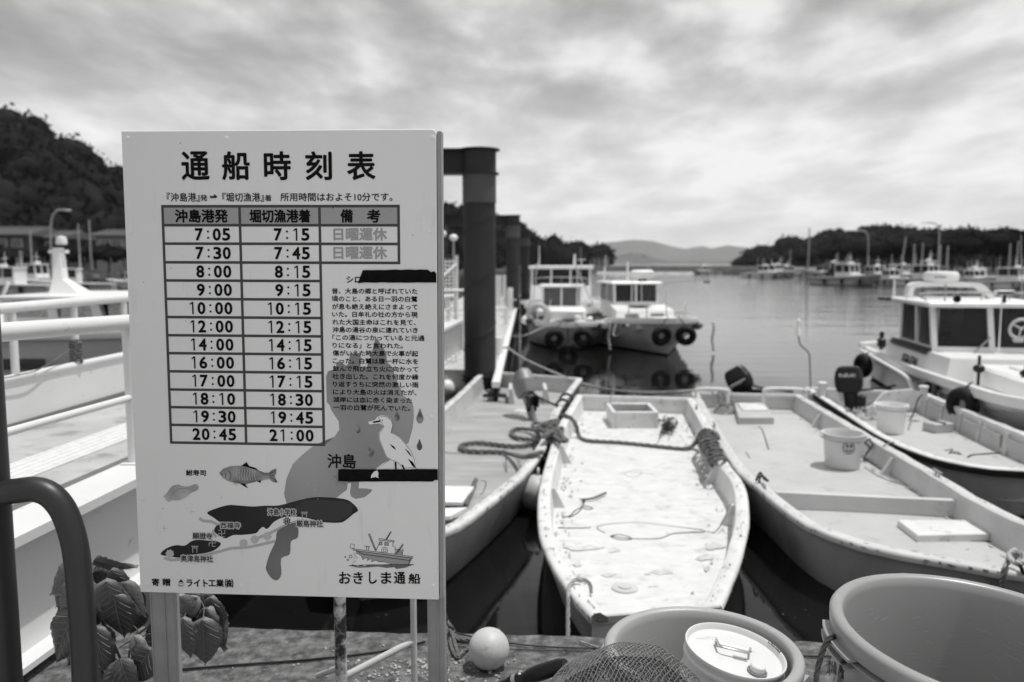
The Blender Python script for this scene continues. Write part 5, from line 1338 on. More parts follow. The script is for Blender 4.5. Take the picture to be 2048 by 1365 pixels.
# A's loose deck board and batten
mb = MB(); a, b, c, d = on(A_, 700, 975, -.50), on(A_, 948, 980, -.50), on(A_, 925, 1012, -.50), on(A_, 680, 1008, -.50)
mb.loft([[a, b, c, d], [p + Vector((0, 0, .03)) for p in (a, b, c, d)]]); tag(mb.build('hatch_board', m_whitep, smooth=False), 'white hatch board lying on the deck of the old boat', 'board')
mb = MB(); mb.tube([on(A_, 952, 960, -.50), on(A_, 930, 1012, -.50)], .025, 4); tag(mb.build('batten', m_ropeg, smooth=False), 'dark batten beside the white hatch board on the old boat', 'batten')
mb = MB(); a, b, c, d = on(A_, 700, 1030, -.50), on(A_, 935, 1022, -.50), on(A_, 900, 1040, -.50), on(A_, 700, 1050, -.50)
mb.loft([[a, b, c, d], [p + Vector((0, 0, .03)) for p in (a, b, c, d)]]); tag(mb.build('hatch_board', m_whitep, smooth=False), 'second white board nearer the bow of the old boat', 'board')
line('twine', 'frayed twine beside the batten on the old boat', [on(A_, 962, 962), on(A_, 972, 966), on(A_, 966, 985), on(A_, 960, 990)], .006, m_ropeg)
line('plank', 'dark plank lying by the stern of the old boat', [on(A_, 968, 792, -.48), on(A_, 985, 790, -.45), on(A_, 1012, 792, -.45)], .035, m_roped, cat='plank')
line('plank', 'second dark plank leaning by the stern of the old boat', [on(A_, 972, 782, -.40), on(A_, 1010, 795, -.48)], .02, m_ropeg, cat='plank')
MB().lathe([(.10, 0), (.09, .02), (.001, .03)], on(A_, 1040, 824), 24).build('deck_plug', m_white, A_.t)
for k, (u0, u1) in enumerate(((1018, 1032), (1084, 1094))):     # curved stern knees
    a = PZ(u0, 762, -.33); mb = MB()
    mb.loft([[a + Vector((x, y, z)) for x, z in ((0, .0), (.05, .0), (.09, -.22), (0, -.22))] for y in (-.9 + .0, -.25)]); mb.build('stern_knee', m_paleg, A_.t)

# --- outboards
def srect(cx_, cy_, z, ax_, ay_, e=3.2, n=28):
    out = []
    for k in range(n):
        a = 2 * PI * k / n; c, s = math.cos(a), math.sin(a)
        out.append(Vector((cx_ + ax_ * math.copysign(abs(c) ** (2 / e), c), cy_ + ay_ * math.copysign(abs(s) ** (2 / e), s), z)))
    return out
def outboard(label, loc, rz, tilt, m, scale=1.0, stripe=None, lettering=None, tiller_az=0.0, td=0.0):
    """engine hinged on a transom: local +y points aft, x across"""
    t = thing('outboard_motor', label, 'outboard motor', loc)
    M0 = Matrix.Translation(loc) @ Matrix.Rotation(rz, 4, 'Z'); Mt = M0 @ Matrix.Rotation(tilt, 4, 'X') @ Matrix.Scale(scale, 4); M0 = M0 @ Matrix.Scale(scale, 4)
    def X(mb, M=Mt): mb.v = [tuple(M @ Vector(p)) for p in mb.v]; return mb
    r = [srect(0, .12, z, ax_, ay_) for z, ax_, ay_ in ((.10, .06, .11), (.13, .115, .185), (.22, .135, .22), (.33, .135, .225), (.345, .139, .23), (.355, .135, .225), (.47, .125, .205), (.54, .10, .165), (.56, .06, .11))]
    cw = X(MB().loft(r)).build('cowling', m, t, ang=35); WM[cw.name] = WM[t.name]
    X(MB().loft([srect(0, .10, z, ax_, ay_, 2.6, 20) for z, ax_, ay_ in ((-.62, .03, .09), (-.45, .045, .10), (-.05, .05, .10), (.11, .07, .12))])).build('midsection', m, t)
    X(MB().loft([srect(0, .16, z, ax_, ay_, 2, 14) for z, ax_, ay_ in ((-.80, .012, .05), (-.74, .035, .15), (-.66, .035, .15), (-.60, .03, .08))])).build('gearcase', m, t)
    X(MB().box((0, .13, -.60), (.16, .22, .012))).build('cavitation_plate', m, t)
    mb = MB()
    for q in range(3):
        a = 2 * PI * q / 3; mb.loft([[Vector((.02 * math.cos(a), .33, -.70 + .02 * math.sin(a))), Vector((.10 * math.cos(a - .35), .31, -.70 + .10 * math.sin(a - .35))), Vector((.11 * math.cos(a + .2), .34, -.70 + .11 * math.sin(a + .2)))], [Vector((.02 * math.cos(a), .34, -.70 + .02 * math.sin(a))), Vector((.10 * math.cos(a - .35), .32, -.70 + .10 * math.sin(a - .35))), Vector((.11 * math.cos(a + .2), .35, -.70 + .11 * math.sin(a + .2)))]])
    X(mb).build('propeller', m_steel, t)
    mb = MB(); mb.bbox((0, -.02, -.06), (.17, .06, .26), .01); mb.bbox((-.07, -.07, -.02), (.03, .12, .18), .006); mb.bbox((.07, -.07, -.02), (.03, .12, .18), .006); mb.tube([(-.11, 0, .05), (.11, 0, .05)], .02, 10)
    X(mb, M0).build('clamp_bracket', m_black, t)
    X(MB().tube([(0, -.02, .15), (math.sin(tiller_az) * .25, -.25 * math.cos(tiller_az), .17 - td * .5), (math.sin(tiller_az) * .52, -.52 * math.cos(tiller_az), .22 - td)], [.022, .014, .014], 10)).build('tiller', m_black, t)
    X(MB().tube([(math.sin(tiller_az) * .48, -.48 * math.cos(tiller_az), .212 - td * .93), (math.sin(tiller_az) * .60, -.60 * math.cos(tiller_az), .236 - td * 1.15)], .019, 12)).build('tiller_grip', m_rubber, t)
    if stripe:
        mb = MB()
        for sx in (-1, 1): mb.box((sx * .1365, .12, .29), (.004, .30, .022)); mb.box((sx * .1365, .16, .26), (.004, .22, .008))
        X(mb).build('stripe', m_whitep, cw, smooth=False)
    if lettering:
        V, F = glyphs(lettering); lo, hi = V.min(0), V.max(0); Vn = (V - lo) / (hi - lo)
        for sx in (-1, 1):
            mb = MB(); Y = .12 + (.13 - Vn[:, 0] * .26) * (1 if sx < 0 else -1)
            for dz in (0, .003, -.003): mb.add(np.column_stack([np.full(len(Y), sx * (.134 + .0005 * dz / .003)), Y, .395 + dz + Vn[:, 1] * .05]), F)
            X(mb).build('lettering', m_whitep, cw, smooth=False)
    return t
m_obg = mat('grey_engine_cowling', .22, .45, var=.1, vs=6)
outboard('weathered grey outboard motor tilted up inside the stern of the old boat', PZ(1062, 800, -.28), frame_of(A_.Lp[0], A_.Rp[0]) + .95, math.radians(-30), m_obg, .85, tiller_az=.2, td=.5)
outboard('dark outboard motor with pale stripe tilted up on the stern of the long pale boat', PZ(1508, 786, -.36), frame_of(C_.Lp[0], C_.Rp[0]) + 1.15, math.radians(-32), m_black, .85, stripe=True, tiller_az=.1, td=.46)
outboard('upright black outboard motor with white lettering on the stern of the black-edged boat', PZ(1714, 799, -.32), frame_of(G_.Lp[0], G_.Rp[0]) + 1.3, math.radians(-4), m_black, .84, lettering='SUZUKI', tiller_az=.1)

# --- C: deck fittings
a = PZ(1562, 990, -.40); b = PZ(1906, 1006, -.40); mb = MB(); rz = frame_of(a, b); L_ = (b - a).length; c = (a + b) / 2
mb.bbox((c.x, c.y, -.445), (L_ + .1, .05, .15), .006, rz); mb.build('cross_board', m_paleg, C_.t)
def hatch(cs, z0, h, name, m, par):
    P_ = [PZ(u, v, z0 + h) for u, v in cs]; mb = MB(); cc = sum(P_, Vector()) / 4
    mb.loft([[Vector((p.x, p.y, z0)) for p in P_], [Vector((p.x, p.y, z0 + h - .006)) for p in P_], [Vector((p.x, p.y, z0 + h)).lerp(Vector((cc.x, cc.y, z0 + h)), .02) for p in P_]]); return mb.build(name, m, par, ang=20)
hatch([(1836, 1071), (1978, 1068), (1946, 1040), (1795, 1040)], -.52, .06, 'hatch_lid', m_white, C_.t)
hatch([(1478, 835), (1548, 835), (1530, 806), (1468, 806)], -.52, .10, 'hatch_box', m_deckg, C_.t)
hatch([(1486, 820), (1536, 820), (1524, 806), (1474, 806)], -.42, .02, 'hatch_lid', m_white, C_.t)
for (u0, u1) in ((1392, 1456), (1528, 1612)):       # low stern rails of C
    a = PZ(u0, 788, -.25); b = PZ(u1, 790, -.25); up = Vector((0, 0, .12)); MB().tube(spline([a - up, a, a.lerp(b, .08) + up * .6, a.lerp(b, .92) + up * .6, b, b - up], 6), .022, 10).build('stern_rail', m_white, C_.t)
def bucket(label, c, R, H_, m, smile=False):
    t = thing('bucket', label, 'bucket', c)
    MB().lathe([(.001, .004), (R * .80, .004), (R * .82, .012), (R * .95, H_ - .05), (R * 1.03, H_ - .045), (R * 1.03, H_ - .035), (R * .96, H_ - .03), (R * .98, H_ - .012), (R * 1.07, H_ - .008), (R * 1.07, H_), (R * .99, H_), (R * .93, H_ - .05), (R * .78, .02), (.001, .018)], c, 56).build('bucket_body', m, t, ang=40)
    mb = MB()
    for s in (-1, 1): mb.bbox((c[0] + s * R * 1.03, c[1], c[2] + H_ - .035), (.05, .06, .04), .008)
    mb.build('handle_lug', m, t)
    mb = MB(); mb.tube([(c[0] + R * 1.06 * math.cos(a), c[1] - R * .3 * 0 - .02 * 0 + R * 1.04 * math.sin(a) * -1 * .98, c[2] + H_ - .05 - .012 * math.sin(a)) for a in [PI * q / 20 for q in range(21)]], .004, 6); mb.build('bail', m_steel, t)
    if smile:
        mb = MB(); 
        def fr(x, z): a = -PI / 2 + x / R - .12; return (c[0] + R * .975 * math.cos(a) , c[1] + R * .975 * math.sin(a), c[2] + z)
        zc = H_ - .12; k = .058
        mb.tube([fr(k * math.cos(a), zc + k * math.sin(a)) for a in [math.radians(100 + 345 * q / 40) for q in range(41)]], .0035, 5)
        mb.tube([fr(.034 * math.cos(a), zc - .0 + .034 * math.sin(a)) for a in [math.radians(205 + 130 * q / 14) for q in range(15)]], .0045, 5)
        for ex in (-.018, .020):
            mb.tube([fr(ex, zc + .034), fr(ex + .003, zc + .008)], .008, 6)
        mb.build('face_mark', m_ink, t)
    return t
m_bk = mat('cream_bucket_plastic', .60, .4, var=.04, vs=5, stain=.3, ss=14, sv=.35, st=.66)
cb = PZ(1686, 935, -.515); bucket('pale round bucket with a smiling face drawn on it, on the long pale boat', (cb.x, cb.y + .02, -.513), .205, .36, m_bk, True)
cb = PZ(1786, 868, -.595); bucket('plain white bucket standing on the deck of the black-edged boat', (cb.x, cb.y + .08, -.593), .195, .37, m_whitep)
rope('rope_coil', 'pale hose coil lying at the stern of the long pale boat', [(PZ(1448, 822, -.49).x + (.14 - .0006 * k) * math.cos(k * .32), PZ(1448, 822, -.49).y + (.17 - .0006 * k) * math.sin(k * .32), -.50 + .0010 * k) for k in range(74)], .012, m_ropel)
mb = MB(); random.seed(31)
for k in range(8): 
    p = PZ(1450 + random.gauss(0, 5), 820, -.49); mb.tube(spline([p, p + Vector((random.gauss(0, .06), .05, .22)), p + Vector((random.gauss(0, .08), .1, .3)), p + Vector((random.gauss(0, .1), .1, .05))], 5), .010, 6)
tag(mb.build('hose_bundle', m_ropel), 'bundle of thin hoses standing up at the stern of the long pale boat', 'hose')
line('stick', 'hooked grey stick lying on the deck of the long pale boat', [on(C_, 1516, 855), on(C_, 1522, 857), on(C_, 1528, 870), on(C_, 1537, 900)], .010, m_ropeg, cat='stick')
line('twine', 'short twine beside the hooked stick on the long pale boat', [on(C_, 1492, 905), on(C_, 1500, 917)], .006, m_ropeg)
line('cord', 'thin cord loop over the far gunwale of the long pale boat', [on(C_, 1788, 885, -.27), on(C_, 1768, 892, -.29), on(C_, 1766, 915, -.45), on(C_, 1760, 935), on(C_, 1740, 925)], .007, m_ropeg)
rope('rope_coil', 'grey rope tied at the far gunwale behind the smiling bucket', spline([PZ(1738, 878, -.28), PZ(1745, 890, -.33), PZ(1735, 905, -.42), PZ(1728, 920, -.5), PZ(1742, 915, -.5), PZ(1738, 895, -.38), PZ(1730, 885, -.3), PZ(1740, 878, -.26)], 5), .012, m_ropeg)
line('twine', 'loose rope lying on deck behind the smiling bucket', [on(C_, 1730, 935), on(C_, 1752, 950), on(C_, 1770, 958), on(C_, 1790, 966), on(C_, 1815, 972), on(C_, 1790, 962), on(C_, 1770, 950)], .010, m_ropel)
rope('mooring_rope', 'dark cord knotted on the near gunwale of the long pale boat', spline([PZ(1512, 962, -.28), PZ(1520, 946, -.20), PZ(1528, 958, -.26), PZ(1536, 962, -.22), PZ(1522, 952, -.25), PZ(1516, 975, -.33), PZ(1512, 1000, -.5), PZ(1505, 1010, -.65)], 5), .010, m_roped)
line('cord', 'thin line along the hatch on the bow deck of the long pale boat', [on(C_, 1838, 1080), on(C_, 1900, 1082), on(C_, 1985, 1084), on(C_, 2048, 1093)], .006, m_ropeg)
rope('mooring_rope', 'thick pale braided rope knotted over the bow of the long pale boat at the right', spline([PZ(2025, 1120, -.22), PZ(2040, 1105, -.16), PZ(2052, 1120, -.18), PZ(2035, 1128, -.15), PZ(2018, 1112, -.18), PZ(2030, 1100, -.2), PZ(2015, 1125, -.2), PZ(2008, 1145, -.25), PZ(2004, 1175, -.38), PZ(2002, 1200, -.5)], 6), .017, m_ropel)
rope('mooring_rope', 'darker rope end hanging beside the pale braided rope at the right edge', spline([PZ(2035, 1125, -.2), PZ(2048, 1150, -.28), PZ(2050, 1190, -.45), PZ(2040, 1210, -.55)], 6), .012, m_roped)
# --- G: fittings
for u in (1644, 1846):
    p = PZ(u, 792 if u < 1700 else 800, ZG); MB().lathe([(.055, 0), (.055, .16), (.065, .165), (.065, .19), (.05, .20), (.001, .20)], p, 18).build('mooring_post', m_white, G_.t)
mb = MB(); a = PZ(1735, 800, -.30); b = PZ(1842, 792, -.30); up = Vector((0, 0, 1))
pts = [(0, -.12), (.12, -.08), (.28, .07), (.40, .10), (.85, .10), (1, .02), (1, -.15), (0, -.25)]
f_ = [a.lerp(b, s) + up * z for s, z in pts]; off = Vector((0, .05, 0)); mb.loft([f_, [p + off for p in f_]]); mb.build('stern_board', m_white, G_.t, smooth=False)
a = PZ(1618, 786, -.30); b = PZ(1692, 800, -.30); f_ = [a.lerp(b, s) + up * z for s, z in ((0, -.02), (.5, .10), (.75, .09), (1, -.15), (1, -.25), (0, -.25))]; MB().loft([f_, [p + off for p in f_]]).build('stern_board', m_white, G_.t, smooth=False)
hatch([(1782, 797), (1826, 801), (1815, 789), (1772, 787)], -.45, .04, 'stern_seat', m_deckg, G_.t)
mb = MB(); random.seed(14)
for k in range(70):
    u, v = random.uniform(1670, 1755), random.uniform(800, 835); p = on(G_, u, v, -.55 + random.random() * .08); q = p + Vector((random.gauss(0, .09), random.gauss(0, .12), random.gauss(0, .04))); mb.tube(spline([p, p.lerp(q, .5) + Vector((0, 0, .05)), q], 3), .011, 4)
tag(mb.build('rope_heap', m_ropel), 'untidy heap of pale rope and line behind the outboard of the black-edged boat', 'rope')
bx = thing('small_box', 'small grey box with a strap on the deck of the black-edged boat', 'box', on(G_, 1876, 858)); c = on(G_, 1876, 853, -.53); mb = MB(); mb.bbox((c.x, c.y, -.535), (.30, .22, .12), .01, .3); mb.build('box_body', m_deckg, bx); mb = MB(); mb.bbox((c.x, c.y, -.470), (.05, .225, .012), .003, .3); mb.build('strap', m_black, bx)
line('stick', 'bent black rod lying on the deck of the black-edged boat', [on(G_, 1935, 916), on(G_, 1945, 911), on(G_, 1970, 909), on(G_, 2000, 907)], .012, m_rubber, cat='rod')
line('twine', 'dark tangle of twine near the strake of the black-edged boat', [on(G_, 1890, 902), on(G_, 1905, 900), on(G_, 1898, 908), on(G_, 1912, 905), on(G_, 1922, 910), on(G_, 1905, 907)], .010, m_roped)
line('cord', 'dark cord hanging from the mooring post of the black-edged boat', [PZ(1846, 790, -.12), PZ(1836, 800, -.2), PZ(1828, 825, -.45), PZ(1820, 840, -.56)], .010, m_roped)
gn = thing('stern_light', 'bent thin rod with a white lamp standing at the stern of the black-edged boat', 'lamp', PZ(1620, 778, ZG)); yy = PZ(1620, 778, ZG).y
MB().tube(spline([PY(u, v, yy) for u, v in ((1621, 780), (1620, 735), (1618, 708), (1608, 697), (1600, 688), (1597, 672))], 6), .011, 8).build('rod', m_ropeg, gn)
MB().lathe([(.04, 0), (.035, .08), (.02, .13), (.02, .2), (.03, .22), (.02, .25), (.001, .26)], PY(1596, 672, yy), 14).build('lamp_body', m_whitep, gn)
# mooring line from the pontoon to boat C
line('mooring_line', 'pale mooring line sagging from the pontoon over the sterns of the open boats', [PZ(1008, 690, -.28), PY(1045, 716, 14.5), PY(1100, 742, 13.5), PY(1160, 766, 12.8), PY(1215, 779, 12.2), PY(1300, 786, 11.8), PY(1388, 781, 11.6)], .018, m_ropel)

# dark patch painting the shade in a worn hole of the middle boat's bow cap, and rust-stained cleats
mb = MB(); q_ = [PZ(u, v, B_.Z[-1] + .006) for u, v in ((1187, 1229), (1200, 1227), (1214, 1235), (1217, 1243), (1205, 1246), (1190, 1243))]
mb.loft([q_, [p + Vector((0, 0, .004)) for p in q_]]); mb.build('worn_hole_dark', m_rubber, B_.t, smooth=False)
for boat, side, tt in ((B_, 'R', .12), (C_, 'L', .30), (C_, 'R', .62), (A_, 'R', .45), (G_, 'L', .35)):
    i = int(tt * (boat.n - 1)); P, NN = (boat.Lp, boat.NL) if side == 'L' else (boat.Rp, boat.NR); p = P[i] - NN[i] * .035; d = Vector((-NN[i].y, NN[i].x, 0)); z = boat.Z[i]
    mb = MB(); mb.tube([(p.x - d.x * .09, p.y - d.y * .09, z + .045), (p.x, p.y, z + .04), (p.x + d.x * .09, p.y + d.y * .09, z + .045)], [.008, .013, .008], 8)
    for s_ in (-.03, .03): mb.tube([(p.x + d.x * s_, p.y + d.y * s_, z), (p.x + d.x * s_, p.y + d.y * s_, z + .04)], .009, 6)
    mb.build('cleat', m_steel, boat.t)

# scuffs on the gunwales and dirt trodden into the decks
m_scuff = mat('scuff_dirt', .27, .8, var=.6, vs=30); m_grime = mat('deck_grime', .40, .8, var=.2, vs=25)
def blob(mb, c, d, n_, a, b, r, z):
    k = r.randint(6, 9); ph = r.random()
    mb.add([(c.x + d.x * a * math.cos(q) * u_ + n_.x * b * math.sin(q) * u_, c.y + d.y * a * math.cos(q) * u_ + n_.y * b * math.sin(q) * u_, z) for q, u_ in [(2 * PI * i / k + ph, r.uniform(.55, 1.3)) for i in range(k)]], [tuple(range(k))])
def grime(boat, ng, nd, seed, inner=1.0):
    r = random.Random(seed); mb = MB(); md_ = MB(); N_ = boat.n
    for side in ('L', 'R'):
        P, NN = (boat.Lp, boat.NL) if side == 'L' else (boat.Rp, boat.NR)
        for k in range(ng):
            i = r.randrange(1, N_ - 2); f = r.random(); p = P[i].lerp(P[i + 1], f); nn = NN[i]; d = Vector((-nn.y, nn.x, 0)); z = boat.Z[i] + (boat.Z[i + 1] - boat.Z[i]) * f + .0085
            if r.random() < .6:
                c = p - nn * r.uniform(.012, boat.wd - .016); blob(mb, c, d, nn, r.uniform(.004, .030), r.uniform(.002, .006), r, z)
            else:       # run down the outside of the hull
                c = p + nn * .027; L_ = r.uniform(.004, .03); h0 = z - r.uniform(.015, .03); h1 = h0 - r.uniform(.006, .02)
                mb.add([(c.x + d.x * L_, c.y + d.y * L_, h0), (c.x - d.x * L_ * .7, c.y - d.y * L_ * .7, h0 + .003), (c.x - d.x * L_ * .4, c.y - d.y * L_ * .4, h1), (c.x + d.x * L_ * .6, c.y + d.y * L_ * .6, h1 - .002)], [(0, 1, 2, 3)])
        for k in range(nd):
            i = r.randrange(1, N_ - 3); p = P[i].lerp(P[i + 1], r.random()); nn = NN[i]; d = Vector((-nn.y, nn.x, 0)); o_ = abs(r.gauss(0, .09)) * inner
            c = p - nn * (boat.wd + .045 + o_); blob(md_, c, d, nn, r.uniform(.01, .07), r.uniform(.004, .018), r, boat.zd + .0095 + .0002 * (k % 9))
    for k in range(nd):
        i = r.randrange(2, N_ - 4); t_ = r.uniform(.15, .85); c = boat.Lp[i].lerp(boat.Rp[i], t_); d = (boat.Rp[i] - boat.Lp[i]).normalized(); nn = Vector((-d.y, d.x, 0))
        blob(md_, c, d, nn, r.uniform(.003, .03), r.uniform(.002, .006), r, boat.zd + .0115 + .0002 * (k % 9))
    tag(mb.build('scuff_mark', m_scuff, boat.t, smooth=False), kind='stuff'); tag(md_.build('grime_patch', m_grime, boat.t, smooth=False), kind='stuff')
grime(A_, 150, 60, 1, 1.6); grime(B_, 170, 80, 2); grime(C_, 170, 70, 3, .7); grime(G_, 110, 50, 4, .7)
# ------------------------------------------------------------------ cabin fishing boats
m_hullg = mat('grey_white_hull', .70, .4, var=.1, vs=1.5, stain=.5, ss=2.5, sv=.25, st=.58, stretch=(1, 1, .5))
m_cab = mat('cabin_white', .74, .35, var=.04, vs=3, stain=.3, ss=6, sv=.4, st=.66)
def TX(M, mb): mb.v = [tuple(M @ Vector(p)) for p in mb.v]; return mb
def fish_hull(t, M, L_, W_, fb, rise=.28, rake=.7, mh=None, blunt=.42, N=22, low=.30, gd=.10):
    """bow at local y = 0, stern at y = L; z = 0 is the water"""
    mh = mh or m_hullg; R1 = []; R2 = []; RL = []; RR = []; D_ = []
    for i in range(N):
        s = (i / (N - 1)) ** 1.4; b = W_ / 2 * (min(1, s / .24) ** blunt) if s > 0 else .04
        b = max(b, .04) * (1 - .10 * max(0, s - .6) / .4); z = fb + rise * (1 - s) ** 2.2; y = s * L_
        bw_ = b * min(.90, .12 + .80 * (s / .38) ** .8); rk = rake * (1 - min(1, s / .35)) 
        zm = z * .55; bm = b * .86 if s > .1 else b * (.60 + 2.6 * s)
        R1.append([(-b, y, z), (-bm, y + rk * .4, zm), (-bw_, y + rk, 0.05), (bw_, y + rk, 0.05), (bm, y + rk * .4, zm), (b, y, z)])
        R2.append([(-bw_, y + rk, .05), (-bw_ * .7, y + rk * 1.1, -low), (bw_ * .7, y + rk * 1.1, -low), (bw_, y + rk, .05)])
        g = [(-.05, -gd), (.03, -gd), (.055, -gd * .4), (.04, .03), (-.05, .03)]
        RL.append([(-b - a, y - (.0 if s else .02), z + c) for a, c in g]); RR.append([(b + a, y - (.0 if s else .02), z + c) for a, c in g]); D_.append([(-b + .06, y + .05, z - .10 - .12 * min(1, s * 3)), (b - .06, y + .05, z - .10 - .12 * min(1, s * 3))])
    mb = MB().loft(R1, False, False); mb.add(R1[-1], [tuple(range(6))]); mb.add(R1[0], [tuple(range(6))[::-1]]); TX(M, mb).build('hull', mh, t, ang=40)
    mb = MB().loft(R2, False, False); mb.add(R2[-1], [(0, 1, 2, 3)]); TX(M, mb).build('keel', m_antif, t)
    TX(M, MB().loft(RL)).build('gunwale', m_cab, t, ang=50); TX(M, MB().loft(RR)).build('gunwale', m_cab, t, ang=50)
    TX(M, MB().loft(D_, False, False)).build('deck', m_cab, t)
def cabin(t, M, x0, x1, y0, y1, z0, zs, z1, slant=.12, roof=(.12, .10), nf=2, ns=2, glass=None, pw=.06, roof_t=.07, round_r=.06):
    """wheelhouse: base, pillars, panes and roof; y0 is the front, leaning back upwards by slant"""
    gl = glass or m_glass; cx_ = (x0 + x1) / 2
    def fy(z): return y0 + slant * (z - z0) / (z1 - z0)
    def face(x): return x
    mb = MB(); mb.loft([[(x0, y0, z0), (x1, y0, z0), (x1, y1, z0), (x0, y1, z0)], [(x0 + .01, fy(zs), zs), (x1 - .01, fy(zs), zs), (x1 - .01, y1, zs), (x0 + .01, y1, zs)]]); TX(M, mb).build('cabin_wall', m_cab, t, smooth=False)
    h = pw / 2; zt = z1 - .0
    def pillar(xa, xb, ya, yb, s0, s1):
        mb = MB(); mb.loft([[(xa, ya + s0, zs), (xb, ya + s0, zs), (xb, yb + s0, zs), (xa, yb + s0, zs)], [(xa, ya + s1, zt), (xb, ya + s1, zt), (xb, yb + s1, zt), (xa, yb + s1, zt)]]); TX(M, mb).build('window_pillar', m_cab, t, smooth=False)
    s0 = fy(zs) - y0; s1 = fy(zt) - y0
    for k in range(nf + 1):
        xc = x0 + .01 + h + (x1 - x0 - .02 - pw) * k / nf; pillar(xc - h, xc + h, y0, y0 + pw, s0, s1)
    for sx, xx in ((-1, x0 + .01), (1, x1 - .01)):
        for k in range(1, ns + 1):
            yc = y0 + (y1 - y0) * k / ns - h; pillar(min(xx, xx - sx * pw), max(xx, xx - sx * pw), yc - h, yc + h, s0 * (1 - k / ns), s1 * (1 - k / ns))
    w = (x1 - x0 - .02 - pw) / nf
    for k in range(nf):
        a = x0 + .01 + pw + w * k; b = a + w - pw; d = pw * .5; mb = MB()
        mb.loft([[(a, y0 + s0 + d, zs), (b, y0 + s0 + d, zs), (b, y0 + s0 + d + .008, zs), (a, y0 + s0 + d + .008, zs)], [(a, y0 + s1 + d, zt), (b, y0 + s1 + d, zt), (b, y0 + s1 + d + .008, zt), (a, y0 + s1 + d + .008, zt)]])
        TX(M, mb).build('window_pane', gl, t, smooth=False)
    for xx in (x0 + .03, x1 - .038):
        for k in range(ns):
            ya = y0 + (y1 - y0) * k / ns + (pw if k == 0 else 0); yb = y0 + (y1 - y0) * (k + 1) / ns - pw; q0 = s0 if k == 0 else 0; q1 = s1 if k == 0 else 0
            mb = MB(); mb.loft([[(xx, ya + q0, zs), (xx + .008, ya + q0, zs), (xx + .008, yb, zs), (xx, yb, zs)], [(xx, ya + q1, zt), (xx + .008, ya + q1, zt), (xx + .008, yb, zt), (xx, yb, zt)]]); TX(M, mb).build('window_pane', gl, t, smooth=False)
    TX(M, MB().box((cx_, y1 - .02, (zs + zt) / 2), (x1 - x0 - .03, .03, zt - zs))).build('back_wall', m_cab, t, smooth=False)
    ry0 = fy(z1) - roof[0]; mb = MB(); mb.bbox((cx_, (ry0 + y1 + roof[1]) / 2, z1 + roof_t / 2), (x1 - x0 + .16, y1 + roof[1] - ry0, roof_t), .02); TX(M, mb).build('roof', m_cab, t, ang=20)
def mast(t, M, x, y, z0, h, r=.025, arms=(), name='mast'):
    mb = MB(); mb.tube([(x, y, z0), (x, y, z0 + h)], [r, r * .6], 8)
    for (z, w) in arms: mb.tube([(x - w, y, z), (x + w, y, z)], r * .6, 6)
    return TX(M, mb).build(name, m_cab, t)
TYRES = []
def tyre(label, c, ax, R=.24, r=.085, m=None, rope_to=None):
    t = thing('tyre_fender', label, 'tyre', c, group='old tyres hung as fenders')
    MB().torus(c, R - r, r, ax, 30, 12, 1.15).build('tread', m_rubber, t)
    MB().torus(c, R - r * 1.95, r * .22, ax, 26, 6).build('rim_bead', m_dark, t)
    if rope_to is not None: MB().tube([Vector(c) + Vector((0, 0, R - .03)), rope_to], .012, 6).build('lanyard', m_roped, t)
    return t
def boat_root(label, loc, rz, name='fishing_boat', group='moored fishing boats with wheelhouses'):
    t = thing(name, label, 'fishing boat', loc, rz, group=group); return t, WM[t.name].copy()
def at(M, *p): return M @ Vector(p)

# D: bow-on with three tyres
D, MD = boat_root('white fishing boat bow-on beside the pontoon with three tyres on its bow', (PZ(1130, 705, WZ).x, 20.2, WZ), math.radians(-4))
fish_hull(D, MD, 9.5, 2.5, .66, rise=.16, rake=.55, gd=.12)
cabin(D, MD, -.75, .42, 2.9, 4.6, .6, 1.02, 1.62, .25, nf=2, ns=2, glass=m_glassl)
mb = MB(); mb.bbox((-.15, 2.0, .86), (1.35, 1.3, .5), .08); TX(MD, mb).build('fore_trunk', m_cab, D)
mb = MB(); mb.bbox((-.15, 1.75, .72), (.8, .35, .34), .04); TX(MD, mb).build('anchor_box', m_cab, D)
mast(D, MD, .28, 2.2, .8, 1.35, .02, ((1.7, .2),)); mast(D, MD, -.7, 1.9, .6, 1.1, .028)
mb = MB(); 
for k in range(4): mb.tube([(-.9 + k * .03, 1.2 + k * .5, .7), (-.9 + k * .03, 1.2 + k * .5, 1.15)], .016, 6)
mb.tube([(-.9, 1.2, 1.15), (-.81, 2.7, 1.15)], .016, 6); TX(MD, mb).build('bow_rail', m_steel, D)
lr = thing('life_ring', 'pale life ring on the left of the bow of the fishing boat with three tyres', 'life ring', at(MD, -.78, 1.2, 1.0)); MB().torus(at(MD, -.78, 1.2, .98), .24, .075, (.1, 1, .1), 30, 12).build('ring_body', m_buoy, lr)
MB().torus(at(MD, -.78, 1.2, .98), .245, .08, (.1, 1, .1), 30, 12, .2).build('ring_band', m_ropeg, lr)
random.seed(8); mb = MB()
for k in range(55):
    s = random.choice((-1, 1)); p = Vector((s * random.uniform(.55, 1.0), random.uniform(.8, 3.0), .66)); mb.box(p + Vector((0, 0, random.uniform(0, .22))), (random.uniform(.05, .2), random.uniform(.05, .25), random.uniform(.05, .2)), random.random() * 3)
tag(TX(MD, mb).build('deck_clutter', m_dark, D, smooth=False), kind='stuff')
mb = MB(); mb.lathe([(.001, 0), (.09, 0), (.10, .03), (.10, .25), (.04, .28), (.001, .28)], (.30, 1.1, .66), 16); mb.sphere((.62, 1.4, .78), .12, 14, 8); TX(MD, mb).build('gas_lamp', m_cab, D)
